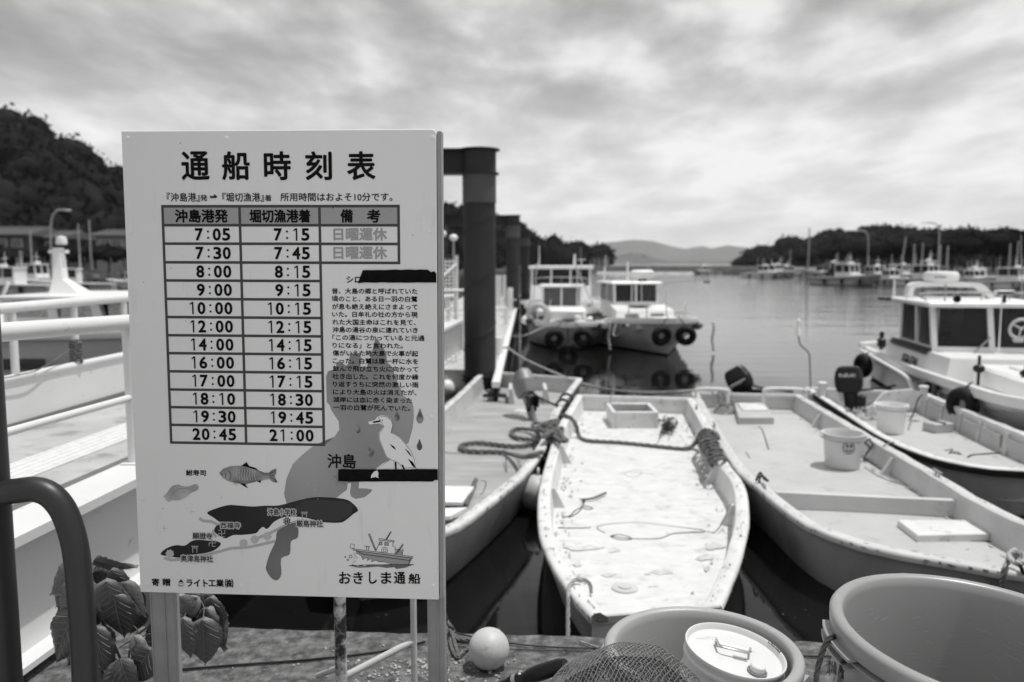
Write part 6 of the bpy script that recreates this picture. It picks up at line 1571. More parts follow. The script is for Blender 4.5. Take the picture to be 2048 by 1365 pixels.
for (x, z, lab, ty) in ((-.32, .44, 'left', 0), (.42, .46, 'right', 0), (.04, .06, 'lowest', 0)):
    tyre(lab + ' of the three tyres on the bow of the fishing boat by the pontoon', at(MD, x, -.14 if z > .2 else .04, z), (x * .7, 1, .35), .26, .085, rope_to=at(MD, x * .5, .02, .80))
# boat behind D with the high white cabin
K, MK = boat_root('larger white cabin boat moored behind the fishing boat with three tyres', (1.55, 25.5, WZ), math.radians(-6))
fish_hull(K, MK, 9, 2.9, .85, rise=.3)
cabin(K, MK, -1.15, .95, 2.2, 5.4, .85, 1.55, 2.12, .35, nf=3, ns=3, roof_t=.12)
mast(K, MK, -.9, 3.0, 2.2, .75, .02); mast(K, MK, .35, 3.4, 2.2, .45, .05); mast(K, MK, .6, 3.2, 2.2, .28, .02, ((2.45, .15),))
mb = MB(); mb.tube([(1.0, 1.5, 1.0), (.4, 2.1, 2.3)], .02, 6); mb.tube([(-1.0, 1.5, 1.0), (-.9, 2.1, 2.35)], .02, 6); TX(MK, mb).build('stay', m_steel, K)
mb = MB(); mb.loft([[(1.35, 2.0, 1.62), (1.40, 2.0, 1.62), (1.40, 2.3, 1.62), (1.35, 2.3, 1.62)], [(1.40, 2.0, 2.2), (1.44, 2.0, 2.2), (1.44, 2.1, 2.2), (1.40, 2.1, 2.2)]]); mb.tube([(1.42, 2.0, .9), (1.45, 2.0, 2.6)], .015, 6)
TX(MK, mb).build('furled_flag', m_whitep, K)
# E: fishing boat angled to the right
E_, ME = boat_root('white fishing boat angled to the right with two tyres on its bow', (PZ(1332, 712, WZ).x + .1, 19.6, WZ), math.radians(6))
fish_hull(E_, ME, 9.5, 2.55, .66, rise=.30, rake=.5, gd=.12)
cabin(E_, ME, -.72, .62, 3.4, 5.3, .6, 1.22, 1.72, .10, nf=2, ns=2)
mb = MB(); mb.loft([[(-.9, 2.35, .55), (.85, 2.35, .55), (.85, 3.42, .55), (-.9, 3.42, .55)], [(-.84, 2.52, 1.02), (.78, 2.52, 1.02), (.78, 3.42, 1.14), (-.84, 3.42, 1.14)]]); TX(ME, mb).build('fore_trunk', m_cab, E_, smooth=False)
mb = MB(); mb.bbox((.3, 1.9, .74), (.7, .5, .28), .04); TX(ME, mb).build('anchor_box', m_cab, E_)
for x in (-.42, .30): mb = MB(); mb.loft([[(x - .20, 2.40, .76), (x + .20, 2.40, .76), (x + .20, 2.44, .75), (x - .20, 2.44, .75)], [(x - .18, 2.47, .94), (x + .18, 2.47, .94), (x + .18, 2.51, .93), (x - .18, 2.51, .93)]]); TX(ME, mb).build('trunk_window', m_glass, E_, smooth=False)
mb = MB(); mb.bbox((-.05, 3.05, 1.16), (.55, .4, .06), .01); TX(ME, mb).build('hatch_lid', m_ropel, E_)
for x in (-.6, -.1, .45): TX(ME, MB().tube([(x, 2.1, .6), (x, 2.15, 1.25)], .018, 6)).build('stanchion', m_steel, E_)
TX(ME, MB().tube([(-.6, 2.15, 1.25), (.45, 2.15, 1.25)], .014, 6)).build('top_wire', m_steel, E_)
mb = MB(); mb.bbox((.35, 4.3, 2.0), (.62, .5, .26), .06); TX(ME, mb).build('radar_box', m_cab, E_)
TX(ME, MB().box((.35, 4.3, 1.83), (.2, .2, .1))).build('radar_foot', m_dark, E_)
mast(E_, ME, -.15, 4.1, 1.75, .62, .045); mast(E_, ME, -.22, 3.3, .9, .95, .02); mast(E_, ME, .05, 3.25, .9, .95, .014)
mast(E_, ME, 1.15, 4.4, .7, 1.05, .012)
TX(ME, MB().tube([(.65, 4.2, 1.70), (2.15, 3.6, 1.88)], .016, 6)).build('boom', m_steel, E_); TX(ME, MB().box((2.1, 3.6, 1.78), (.16, .1, .05))).build('boom_weight', m_dark, E_)
TX(ME, MB().loft([[(1.03, 4.4, .75), (1.09, 4.4, .75), (1.09, 4.5, .75), (1.03, 4.5, .75)], [(1.1, 4.4, 1.4), (1.12, 4.4, 1.4), (1.12, 4.45, 1.4), (1.1, 4.45, 1.4)]])).build('furled_flag', m_whitep, E_)
mb = MB()
for k in range(6): mb.tube([(.75 + .06 * k, 1.6 + k * .5, .7), (.75 + .05 * k, 1.6 + k * .5, 1.02 - .03 * k)], .016, 6)
mb.tube([(.75, 1.6, 1.02), (1.05, 4.1, .87)], .02, 6); TX(ME, mb).build('side_rail', m_steel, E_)
for (x, lab) in ((-.34, 'left'), (.27, 'right')):
    tyre(lab + ' one of the two tyres on the bow of the angled fishing boat', at(ME, x, -.16 + abs(x) * .2, .56), (x * .8, 1, .25), .26, .085, rope_to=at(ME, x * .6, .02, .98))
mb = MB()
for sx, lab in ((-1, 0), (1, 1)):
    f = thing('float_string', 'string of small pale floats hanging over the %s side of the angled fishing boat' % ('left' if sx < 0 else 'right'), 'floats', at(ME, sx * 1.3, .9, .6)); mb = MB()
    for k in range(9): mb.sphere(at(ME, sx * 1.33 + .02 * math.sin(k), .9 if sx > 0 else 1.3, .78 - k * .085), .042, 10, 6)
    mb.build('float_bead', m_buoy, f)
line('mooring_line', 'pale mooring line from the pontoon to the bow of the fishing boat with three tyres', [(PZ(1022, 672, -.3)), PY(1050, 671, 18.5), PY(1085, 656, 20), at(MD, -.3, 0, .75)], .016, m_ropel)
line('mooring_line', 'pale rope curling on the left bow of the angled fishing boat', [at(ME, -1.25, .9, .8), at(ME, -1.35, .7, .5), at(ME, -1.2, .4, .6), at(ME, -1.0, .2, .85)], .018, m_ropel)

# F: the big cabin boat at the right edge
F, MF = boat_root('large white cabin boat with radar dome and tyres at the right edge', (6.83, 7.3, WZ), -.175)
fish_hull(F, MF, 8.8, 2.6, .62, rise=.20, rake=.8, N=30, low=.35)
cabin(F, MF, -.95, .88, 5.5, 7.35, .62, .98, 1.62, .26, roof=(.16, .45), nf=2, ns=2, pw=.085, roof_t=.085)
mb = MB(); mb.loft([[(-1.10, 4.5, .40), (1.10, 4.5, .40), (1.10, 7.9, .40), (-1.10, 7.9, .40)], [(-.99, 4.6, .90), (.95, 4.6, .90), (.95, 7.9, .90), (-.99, 7.9, .90)]]); TX(MF, mb).build('cuddy', m_cab, F, smooth=False)
mb = MB(); mb.bbox((.0, 3.45, .70), (1.5, 1.9, .30), .04); TX(MF, mb).build('fore_trunk', m_cab, F); mb = MB(); mb.bbox((.0, 3.5, .865), (.9, .9, .05), .015); TX(MF, mb).build('hatch_lid', m_cab, F)
mb = MB()
for z, h in ((.945, .018), (.90, .045), (.855, .014)): mb.box((-.955 - .035 * (1 if z < .9 else 1), 6.6, z), (.09, 2.0, h))
TX(MF, mb).build('side_stripe', m_dark, F, smooth=False)
V, Fc = glyphs('SG8-5741'); lo, hi = V.min(0), V.max(0); Vn = (V - lo) / (hi - lo); mb = MB()
for q in range(5):
    Zt = .60 + Vn[:, 1] * .14 + .006 * math.sin(q * 1.5); mb.add(np.column_stack([-1.10 + .11 * (Zt - .40) / .50 - .012 - q * .0004, 6.75 - Vn[:, 0] * .80 + .006 * math.cos(q * 1.5), Zt]), Fc)
TX(MF, mb).build('registration_lettering', m_ink, F, smooth=False)
ar = spline([(-.86, 7.2, 1.68), (-.85, 7.2, 1.86), (-.72, 7.2, 1.95), (.15, 7.2, 1.95), (.34, 7.2, 1.90), (.50, 7.15, 1.70)], 6); rings = []
for i, p in enumerate(ar):
    a = ar[max(i - 1, 0)]; b = ar[min(i + 1, len(ar) - 1)]; d = (b - a).normalized(); nrm = Vector((-d.z, 0, d.x)); rings.append([p + nrm * .045 + Vector((0, -.12, 0)), p + nrm * .045 + Vector((0, .12, 0)), p - nrm * .045 + Vector((0, .12, 0)), p - nrm * .045 + Vector((0, -.12, 0))])
TX(MF, MB().loft(rings)).build('radar_arch', m_cab, F, ang=50)
rd = TX(MF, MB().lathe([(.001, 2.01), (.24, 2.01), (.285, 2.03), (.29, 2.05), (.29, 2.12), (.285, 2.14), (.27, 2.175), (.22, 2.19), (.001, 2.195)], (-.33, 7.2, 0), 40)).build('radar_dome', m_cab, F, ang=50); WM[rd.name] = WM[F.name]
TX(MF, MB().box((-.33, 7.2, 1.99), (.2, .2, .04))).build('radar_foot', m_dark, F)
V, Fc = glyphs('KODEN'); lo, hi = V.min(0), V.max(0); Vn = (V - lo) / (hi - lo); a_ = math.radians(-128) + Vn[:, 0] * .62; mb = MB(); mb.add(np.column_stack([-.33 + .294 * np.cos(a_), 7.2 + .294 * np.sin(a_), 2.07 + Vn[:, 1] * .045]), Fc)
TX(MF, mb).build('radar_lettering', m_grid, rd, smooth=False)
TX(MF, MB().lathe([(.001, -.06), (.045, -.05), (.06, .02), (.055, .03), (.02, -.02), (.001, -.02)], (0, 0, 0), 18, Matrix.Translation((-.62, 5.55, 1.76)) @ Matrix.Rotation(PI / 2, 4, 'X'))).build('roof_horn', m_black, F)
TX(MF, MB().tube([(-.68, 5.9, 1.7), (-.68, 5.9, 2.0)], .012, 6)).build('roof_rod', m_steel, F)
sl = MB(); sl.bbox((.08, 5.55, 1.87), (.28, .10, .08), .01); TX(MF, sl).build('floodlight', m_cab, F); TX(MF, MB().box((.08, 5.49, 1.865), (.25, .02, .055))).build('floodlight_glass', m_glassl, F)
TX(MF, MB().box((.08, 5.55, 1.77), (.05, .05, .13))).build('floodlight_foot', m_black, F)
sp = MB(); sp.lathe([(.001, -.08), (.10, -.08), (.12, .0), (.12, .05), (.09, .06), (.001, .05)], (0, 0, 0), 20, Matrix.Translation((.62, 5.6, 1.84)) @ Matrix.Rotation(PI / 2, 4, 'X')); sp.torus((.62, 5.6, 1.84), .14, .012, (1, 0, 0), 20, 6); TX(MF, sp).build('searchlight', m_steel, F)
# helm, seat back and blind seen through the front windows; tilted windscreen frame
wheel = MB().torus((.33, 5.50, 1.30), .16, .024, (0, 1, .3), 32, 10)
for k in range(3): a = -PI / 2 + 2 * PI * k / 3; wheel.tube([(.33, 5.50, 1.30), (.33 + .15 * math.cos(a), 5.50 - .3 * .15 * math.sin(a), 1.30 + .15 * math.sin(a))], .013, 6)
wheel.bbox((.33, 5.56, 1.12), (.16, .08, .09), .02); wheel.sphere((.33, 5.49, 1.30), .03, 10, 6); TX(MF, wheel).build('steering_wheel', m_buoy, F)
TX(MF, MB().bbox((-.42, 6.6, 1.0), (.30, .25, .30), .1)).build('helm_seat', m_grey2, F)
mast(F, MF, -.02, 5.38, .70, 1.15, .014, name='antenna'); TX(MF, MB().tube([(-.36, 5.44, .90), (-.10, 5.52, 1.15)], .016, 6)).build('wiper', m_steel, F)
TX(MF, MB().loft([[(-.80, 5.80, 1.34), (-.42, 5.80, 1.34), (-.42, 5.82, 1.34), (-.80, 5.82, 1.34)], [(-.80, 5.80, 1.60), (-.42, 5.80, 1.60), (-.42, 5.82, 1.60), (-.80, 5.82, 1.60)]])).build('sun_blind', m_grey2, F, smooth=False)
mb = MB()
for k in range(22): x = -.88 + k * .076; mb.sphere((x, 5.497, .955), .007, 6, 4)
tag(TX(MF, mb).build('screw_head', m_steel, F), kind='stuff')
TX(MF, MB().tube([(-1.20, 4.5, .46), (-1.44, 4.5, .46)], .07, 16)).build('exhaust_pipe', m_rubber, F)
mb = MB(); mb.bbox((-1.27, 4.5, .46), (.05, .36, .34), .01); TX(MF, mb).build('exhaust_plate', m_ropeg, F)
TX(MF, MB().tube(spline([(-1.28, 8.7, .58), (-1.36, 6.6, .55), (-1.37, 5.4, .50), (-1.37, 5.15, .40), (-1.35, 4.85, .16), (-1.33, 4.5, .12), (-1.28, 2.4, .12)], 6), .035, 8)).build('rub_rail', m_whitep, F)
mb = MB(); mb.bbox((-1.02, 8.2, .78), (.14, .18, .18), .02); mb.tube([(-1.02, 8.2, .65), (-1.02, 8.2, 1.0)], .04, 10); TX(MF, mb).build('stern_winch', m_black, F)
mb = MB()
for (x, y, s) in ((-.85, 3.9, .08), (-.35, 2.1, .07), (.0, 2.3, .12), (-.62, 3.0, .06), (-.2, 1.7, .05), (-.45, 2.7, .10)): mb.sphere((x, y, .84), s, 14, 9, (1, 1, .8)); mb.tube([(x, y, .6), (x, y, .95 + s)], .022, 8)
mb.torus((-.5, 3.2, .80), .11, .03, (1, .4, .3), 20, 8); TX(MF, mb).build('deck_winch', m_black, F)
TX(MF, MB().tube([(-1.0, 7.7, 1.66), (-1.25, 7.7, 1.68)], .035, 10)).build('navigation_light', m_black, F); mast(F, MF, -.98, 7.7, 1.7, .33, .03, name='stern_mast')
mb = MB(); mb.tube([(-1.32, 8.6, .64), (-1.32, 8.6, .72), (-1.0, 8.75, .74), (.9, 8.75, .74)], .03, 8); TX(MF, mb).build('stern_rail', m_whitep, F)
mb = MB(); mb.box((-1.325, 3.4, .34), (.012, .012, .5)); mb.box((-1.33, 2.6, .34), (.012, .012, .5))
TX(MF, mb).build('hull_seam', m_dark, F)
tyre('tyre hung at the stern of the large cabin boat at the right', at(MF, -1.42, 7.9, .36), (1, .15, 0), .24, .08, rope_to=at(MF, -1.32, 7.9, .62))
tyre('nearer tyre hung on the hull of the large cabin boat above the black-edged boat', at(MF, -1.40, 2.9, .48), (1, .35, 0), .235, .08, rope_to=at(MF, -1.30, 2.9, .78))

# curtains and gear behind the side windows of the large cabin boat
for yc in (5.95, 6.9):
    mb = MB(); V_ = []; F_ = []
    for k in range(15):
        yy = yc - .32 + k * .045; xx = -.84 + .018 * math.sin(k * 2.1); V_ += [(xx, yy, 1.0), (xx - .0, yy, 1.6)]
    for k in range(14): F_.append((2 * k, 2 * k + 2, 2 * k + 3, 2 * k + 1))
    mb.add(V_, F_); TX(MF, mb).build('curtain', m_ropel, F)
# gear scattered over the decks of the middle boats
def clutter(t, M, xs, ys, z, n, seed, ms):
    r = random.Random(seed)
    for q, m in enumerate(ms):
        mb = MB()
        for k in range(n):
            x = r.choice((-1, 1)) * r.uniform(*xs); y = r.uniform(*ys); c = r.random()
            if c < .4: mb.bbox((x, y, z + .06), (r.uniform(.08, .3), r.uniform(.08, .3), r.uniform(.08, .22)), .01, r.random() * 3)
            elif c < .65: mb.torus((x, y, z + .05 + r.random() * .1), r.uniform(.06, .14), .02, (r.gauss(0, .3), r.gauss(0, .3), 1), 14, 6)
            elif c < .85: mb.tube([(x, y, z), (x + r.gauss(0, .05), y + r.gauss(0, .2), z + r.uniform(.2, .7))], .013, 5)
            else: mb.sphere((x, y, z + .08), r.uniform(.05, .11), 12, 8)
        tag(TX(M, mb).build('deck_gear', m, t), kind='stuff')
clutter(D, MD, (.55, 1.0), (.5, 3.4), .62, 14, 3, (m_ropeg, m_cab, m_black, m_ropel))
clutter(D, MD, (.0, .4), (.6, 1.5), .66, 6, 8, (m_cab, m_black))
clutter(E_, ME, (.3, 1.05), (.7, 2.3), .66, 9, 4, (m_ropeg, m_cab, m_ropel))
clutter(K, MK, (.2, 1.2), (.6, 2.0), .9, 6, 5, (m_cab, m_ropeg))
clutter(F, MF, (.2, .95), (1.0, 2.6), .62, 7, 6, (m_black, m_ropeg, m_cab))
for (tt, MM, x0, x1, y, z0, z1) in ((D, MD, -.85, .5, 3.15, 1.7, 1.9), (E_, ME, -.7, .6, 3.9, 1.8, 1.95), (F, MF, -.9, .8, 6.1, 1.72, 1.84)):
    mb = MB(); mb.tube(spline([(x0, y, z0), (x0, y, z1), (x1, y, z1), (x1, y, z0)], 4), .015, 6)
    for k in range(1, 4): xx = x0 + (x1 - x0) * k / 4; mb.tube([(xx, y, z0), (xx, y, z1)], .01, 5)
    TX(MM, mb).build('roof_rail', m_steel, tt)
    TX(MM, MB().tube([(x1 - .1, y + .3, z0), (x1 - .1, y + .5, z0 + 1.1)], [.012, .005], 6)).build('whip_aerial', m_steel, tt)

# white cabin launch lying across, beyond the gangway on the left
LB_, ML = boat_root('white cabin launch with side windows lying beyond the gangway rails at the left', (-4.3, 15.0, WZ), math.radians(90), name='cabin_launch')
fish_hull(LB_, ML, 15, 3.0, 1.10, rise=.1, rake=.5, mh=m_cab, blunt=.35, gd=.12)
cabin(LB_, ML, -1.25, 1.2, 1.2, 4.5, 1.0, 1.40, 1.70, .35, nf=2, ns=4, pw=.16, roof_t=.08, glass=m_grey2)
cabin(LB_, ML, -1.2, 1.1, 5.9, 9.5, 1.0, 1.30, 1.60, .15, nf=2, ns=4, pw=.10, roof_t=.07)
for k in range(5): mb = MB(); mb.bbox((-1.53, 2.2 + k * 2.1, .62), (.03, 1.3, .20), .01); TX(ML, mb).build('hull_port', m_glass, LB_)
mb = MB(); mb.loft([[(-.45, 3.5, 1.7), (.1, 3.5, 1.7), (.1, 4.18, 1.7), (-.45, 4.18, 1.7)], [(-.33, 3.96, 2.05), (-.12, 3.96, 2.05), (-.12, 4.14, 2.05), (-.33, 4.14, 2.05)], [(-.3, 4.0, 2.62), (-.15, 4.0, 2.62), (-.15, 4.12, 2.62), (-.3, 4.12, 2.62)]]); TX(ML, mb).build('funnel_mast', m_cab, LB_, ang=30)
TX(ML, MB().box((-.22, 4.06, 2.55), (.12, .32, .06))).build('light_bar', m_cab, LB_); TX(ML, MB().lathe([(.001, 0), (.09, 0), (.10, .05), (.08, .14), (.001, .16)], (-.22, 4.0, 2.68), 16)).build('mast_lamp', m_cab, LB_)
TX(ML, MB().tube([(-.9, 5.0, 1.1), (-.9, 4.6, 2.0)], .03, 6)).build('stay', m_cab, LB_)
TX(ML, MB().tube([(-.5, 5.2, 1.1), (-.5, 5.2, 3.2)], .02, 6)).build('antenna', m_steel, LB_)
# ------------------------------------------------------------------ far side of the harbour
POOL = None
def snapshot():
    return [o for o in COL.objects]
def small_boat(label, loc, rz, L_, W_, fb, cab, name='fishing_boat', dark=False, group='small fishing boats moored along the far shores'):
    t, M = boat_root(label, loc, rz, name, group)
    fish_hull(t, M, L_, W_, fb, rise=.45, rake=.9, N=14, mh=m_hull if dark else m_cab)
    (y0, y1, hw_, zs, z1) = cab
    cabin(t, M, -hw_, hw_, y0, y1, fb - .05, zs, z1, .2, nf=2, ns=2, pw=.10, roof_t=.10)
    mb = MB(); mb.bbox((0, y0 - .7, fb + .15), (hw_ * 1.6, 1.2, .4), .06); TX(M, mb).build('fore_trunk', m_cab, t)
    mast(t, M, .2, y0 + .9, z1, 1.3, .04, ((z1 + .8, .35),)); mast(t, M, -.35, y1, z1 - .5, 1.9, .03, name='antenna')
    TX(M, MB().lathe([(.001, 0), (.28, 0), (.30, .05), (.30, .16), (.22, .22), (.001, .22)], (0, y0 + .6, z1 + .12), 16)).build('radar_dome', m_cab, t)
    mb = MB(); 
    for k in range(6): mb.tube([(-W_ * .42, 1.2 + k * .8, fb), (-W_ * .42, 1.2 + k * .8, fb + .55)], .025, 5); mb.tube([(W_ * .42, 1.2 + k * .8, fb), (W_ * .42, 1.2 + k * .8, fb + .55)], .025, 5)
    TX(M, mb).build('side_rail', m_steel, t)
    mb = MB(); random.seed(len(label))
    for k in range(3): mb.torus(tuple(M @ Vector((-W_ * .5 - .05, 1.5 + k * 2.2, fb * .55))), .22, .09, (1, 0, 0), 14, 6)
    for k in range(3): mb.torus(tuple(M @ Vector((W_ * .5 + .05, 1.5 + k * 2.2, fb * .55))), .22, .09, (1, 0, 0), 14, 6)
    mb.build('tyre_row', m_rubber, t)
    return t
p1 = small_boat('white boat third from the left in the row under the right hill', PZ(1610, 558, WZ), math.radians(-115), 8.5, 2.6, .8, (3.2, 5.6, .85, 1.5, 2.3))
p2 = small_boat('small white boat with a low cabin, leftmost in the row under the right hill', PZ(1528, 554, WZ), math.radians(-60), 7.5, 2.4, .7, (2.6, 4.6, .8, 1.3, 1.95))
p3 = small_boat('dark-hulled boat with a white cabin right of the stone landing on the right shore', PZ(1762, 572, WZ), math.radians(30), 8, 2.5, .75, (3.0, 5.0, .8, 1.35, 2.1), dark=True)
pool = snapshot()
rights = [(p2, 1568, 556, 70, 'small white boat second from the left in the row under the right hill'),
          (p1, 1812, 572, 12, 'white boat just left of the radar dome of the large cabin boat'),
          (p3, 1858, 566, 40, 'dark boat just behind the radar dome of the large cabin boat'),
          (p1, 1918, 575, 22, 'larger white boat just right of the radar dome of the big cabin boat'),
          (p2, 1988, 572, 15, 'white boat near the right edge beyond the roof of the large cabin boat'),
          (p3, 2040, 588, -75, 'dark-hulled boat cut by the right edge above the large cabin boat'),
          (p2, 1548, 554, -50, 'tiny white boat squeezed between the two leftmost boats under the right hill'),
          (p1, 1590, 555, 65, 'small white boat between the short lamp mast and the tallest dark mast'),
          (p2, 1785, 566, 20, 'small white boat behind the dark-hulled boat right of the stone landing'),
          (p1, 1836, 563, -35, 'small white boat at the foot of the pale posts left of the radar dome'),
          (p2, 1884, 566, 15, 'small white boat at the foot of the thick pale twin posts'),
          (p3, 1955, 566, -20, 'dark-hulled boat farther back between the two white boats right of the radar dome'),
          (p1, 2018, 566, 50, 'white boat at the foot of the two posts near the right edge'),
          (p1, 2110, 580, 30, 'white boat just outside the right edge beyond the large cabin boat'),
          (p2, 1382, 549, -90, 'lone small white boat in front of the breakwater in the middle'),
          (p2, 1650, 556, -80, 'small white boat moored at the left end of the stone landing'),
          (p3, 45, 584, -90, 'dark-hulled boat at the far left of the left shore'),
          (p1, 140, 580, 78, 'middle white boat on the left shore, its bow pointing right'),
          (p2, 215, 577, -84, 'white boat partly hidden by the left edge of the timetable board'),
          (p3, -70, 588, -95, 'dark boat just outside the left edge on the left shore'),
          (p1, 300, 575, -88, 'white boat hidden behind the timetable board on the left shore'),
          (p2, 95, 570, 60, 'small white boat farther back on the left shore, beside the tall street lamp')]
random.seed(12)
for src, u, v, rz, lab in rights:
    c = copy_tree(src, pool, None, PZ(u, v, WZ), math.radians(rz + random.uniform(-12, 12)), lab); k = random.uniform(.68, .95); c.scale = (k, k, k * random.uniform(.9, 1.15))
# stone landing on the right shore
ld = thing('stone_landing', 'low dark stone landing between the small boats on the right shore', 'landing', PZ(1690, 560, WZ)); a = PZ(1655, 560, WZ); b = PZ(1745, 566, WZ); nn = Vector((.3, 1, 0)) * 5
MB().loft([[(p.x, p.y, z) for p in (a, b, b + nn, a + nn)] for z in (-1.2, .25)]).build('landing_wall', m_stone_dark, ld, smooth=False)
mb = MB(); mb.loft([[(p.x, p.y, z) for p in (a + Vector((-.2, -.2, 0)), b + Vector((.2, -.2, 0)), b + nn, a + nn)] for z in (.253, .38)]); mb.build('landing_cap', m_stone, ld, smooth=False)
random.seed(2)
for k in range(2):
    p = a.lerp(b, .3 + .4 * k) + nn * .4; mb = MB()
    for q in range(26): mb.box((p.x + random.gauss(0, .7), p.y + random.gauss(0, .7), .4 + random.random() * .7 * (1 - .3 * random.random())), (random.uniform(.3, .8), random.uniform(.3, .8), random.uniform(.15, .5)), random.random() * 3)
    tag(mb.build('net_pile', m_ropeg if k else m_dark, smooth=False), ('grey' if k else 'dark') + ' pile of nets and boxes on the stone landing of the right shore', 'nets')

# single trees along the right shore: trunk, limbs and crown
def tree_meshes(seed):
    V, F = NKITS[seed % 4]; me = bpy.data.meshes.new('crown'); me.from_pydata([tuple(v) for v in V], [], [tuple(int(i) for i in f) for f in F]); me.materials.append(m_leaf_far2); me.update()
    mb = MB(); r = random.Random(seed)
    mb.tube([(0, 0, -1.5), (.03, 0, -.9), (.0, .02, -.3), (.02, 0, .1)], [.07, .055, .045, .02], 8)
    for k in range(6):
        a = k * 1.05 + r.random(); mb.tube([(0, 0, -.8 + .1 * k), (.25 * math.cos(a), .25 * math.sin(a), -.5 + .1 * k), (.5 * math.cos(a), .5 * math.sin(a), -.2 + .1 * k)], [.03, .02, .008], 5)
    mt = bpy.data.meshes.new('trunk'); mt.from_pydata(mb.v, [], mb.f); mt.materials.append(m_bark); mt.update(); return me, mt
TM = [tree_meshes(s) for s in range(4)]
tops = [(1512, 520, 170), (1560, 514, 165), (1612, 500, 150), (1660, 492, 140), (1700, 478, 135), (1738, 470, 130), (1772, 476, 128), (1806, 470, 124), (1842, 466, 122), (1876, 462, 120), (1908, 455, 118), (1944, 458, 118), (1976, 452, 116), (2010, 455, 115), (2046, 447, 114), (2085, 450, 112), (2130, 445, 112), (2180, 452, 110), (2240, 446, 110), (2310, 450, 110), (2390, 444, 110)]
def tree(u, v, y, k, label, spread=1.0, group='trees along the right shore'):
    p = PY(u, v, y); base = 0.05; h = p.z - base; s = h / 2.05
    t = thing('broadleaf_tree', label, 'tree', (p.x, y, base), group=group)
    cr = bpy.data.objects.new('crown', TM[k % 4][0]); COL.objects.link(cr); cr.parent = t; cr.location = (0, 0, h - s * .80); cr.scale = (s * 1.15 * spread, s * 1.15 * spread, s * .95); cr.rotation_euler = (0, 0, k * 1.3)
    tr = bpy.data.objects.new('trunk', TM[k % 4][1]); COL.objects.link(tr); tr.parent = t; tr.location = (0, 0, h - s * .80); tr.scale = (s, s, (h - s * .8) / 1.5 if h > s else s)
for k, (u, v, y) in enumerate(tops):
    tree(u, v, y + (k % 3) * 3, k, 'dark broadleaf tree on the right shore, number %s counted from the left of its row' % ['one', 'two', 'three', 'four', 'five', 'six', 'seven', 'eight', 'nine', 'ten', 'eleven', 'twelve', 'thirteen', 'fourteen', 'fifteen', 'sixteen', 'seventeen', 'eighteen', 'nineteen', 'twenty', 'twenty-one'][k], 1.35 if k > 4 else 1.1)
for k, (u, v, y, lab) in enumerate(((20, 490, 84, 'dark round bush left of the street lamp on the left shore'), (130, 478, 86, 'dark bushy tree between the two houses of the left shore'), (165, 488, 84, 'small dark tree beside the pale house on the left shore'), (215, 482, 84, 'dark bush in front of the pale house, left of the board'), (-60, 470, 86, 'dark tree outside the left edge'))):
    tree(u, v, y, k + 1, lab, 1.3, 'bushes in front of the left shore houses')

# houses under the left hill
m_roof = mat('grey_roof_tiles', .10, .6, var=.2, vs=3); m_wall = mat('pale_house_wall', .26, .8, var=.1, vs=.5); m_walld = mat('dark_house_wall', .07, .8, var=.2, vs=.5)
def house(label, u0, u1, ve, vr, y, wallm, depth=7, floors=1):
    a = PY(u0, ve, y); b = PY(u1, ve, y); r = PY(u0, vr, y); t = thing('house', label, 'house', ((a.x + b.x) / 2, y, 0), group='houses under the left hill')
    x0, x1, ze, zr = a.x, b.x, a.z, r.z
    w_ = MB().loft([[(x0 + .5, y, -.3), (x1 - .5, y, -.3), (x1 - .5, y + depth, -.3), (x0 + .5, y + depth, -.3)], [(x0 + .5, y, ze), (x1 - .5, y, ze), (x1 - .5, y + depth, ze), (x0 + .5, y + depth, ze)]]).build('wall', wallm, t, smooth=False)
    mb = MB(); mb.loft([[(x, y - .7, ze - .1), (x, y - .7, ze + .05), (x, y + depth / 2, zr), (x, y + depth + .7, ze + .05), (x, y + depth + .7, ze - .1)] for x in (x0 - .1, x1 + .1)]); rf = mb.build('roof', m_roof, t, smooth=False); WM[rf.name] = WM[t.name]
    n = int((x1 - x0) / .45); mb = MB()
    for k in range(n + 1):
        x = x0 + (x1 - x0) * k / n; mb.tube([(x, y - .72, ze + .08), (x, y + depth / 2, zr + .04)], .06, 4)
    tag(mb.build('roof_tile', m_roof, rf), kind='stuff'); MB().tube([(x0, y + depth / 2, zr + .08), (x1, y + depth / 2, zr + .08)], .14, 6).build('ridge', m_roof, rf)
    nw = max(2, int((x1 - x0) / 2.2))
    for k in range(nw):
        x = x0 + 1 + (x1 - x0 - 2) * (k + .5) / nw
        f = MB().box((x, y - .03, ze - .95), (1.2, .08, 1.0)).build('window', m_white, t, smooth=False); WM[f.name] = WM[t.name]
        MB().box((x - .27, y - .08, ze - .95), (.48, .03, .86)).build('pane', m_glass, f, smooth=False); MB().box((x + .27, y - .08, ze - .95), (.48, .03, .86)).build('pane', m_glass, f, smooth=False)
    return t
house('dark grey-roofed house at the left edge under the wooded hill', -60, 66, 470, 454, 92, m_walld)
house('low shed with a light roof in the middle of the left shore', 78, 132, 476, 462, 94, m_walld)
house('pale house with a light roof left of the timetable board', 182, 262, 472, 460, 94, m_wall)
house('pale house hidden behind the timetable board', 290, 380, 472, 456, 96, m_wall)
house('dark house outside the left edge', -240, -90, 470, 448, 92, m_walld)
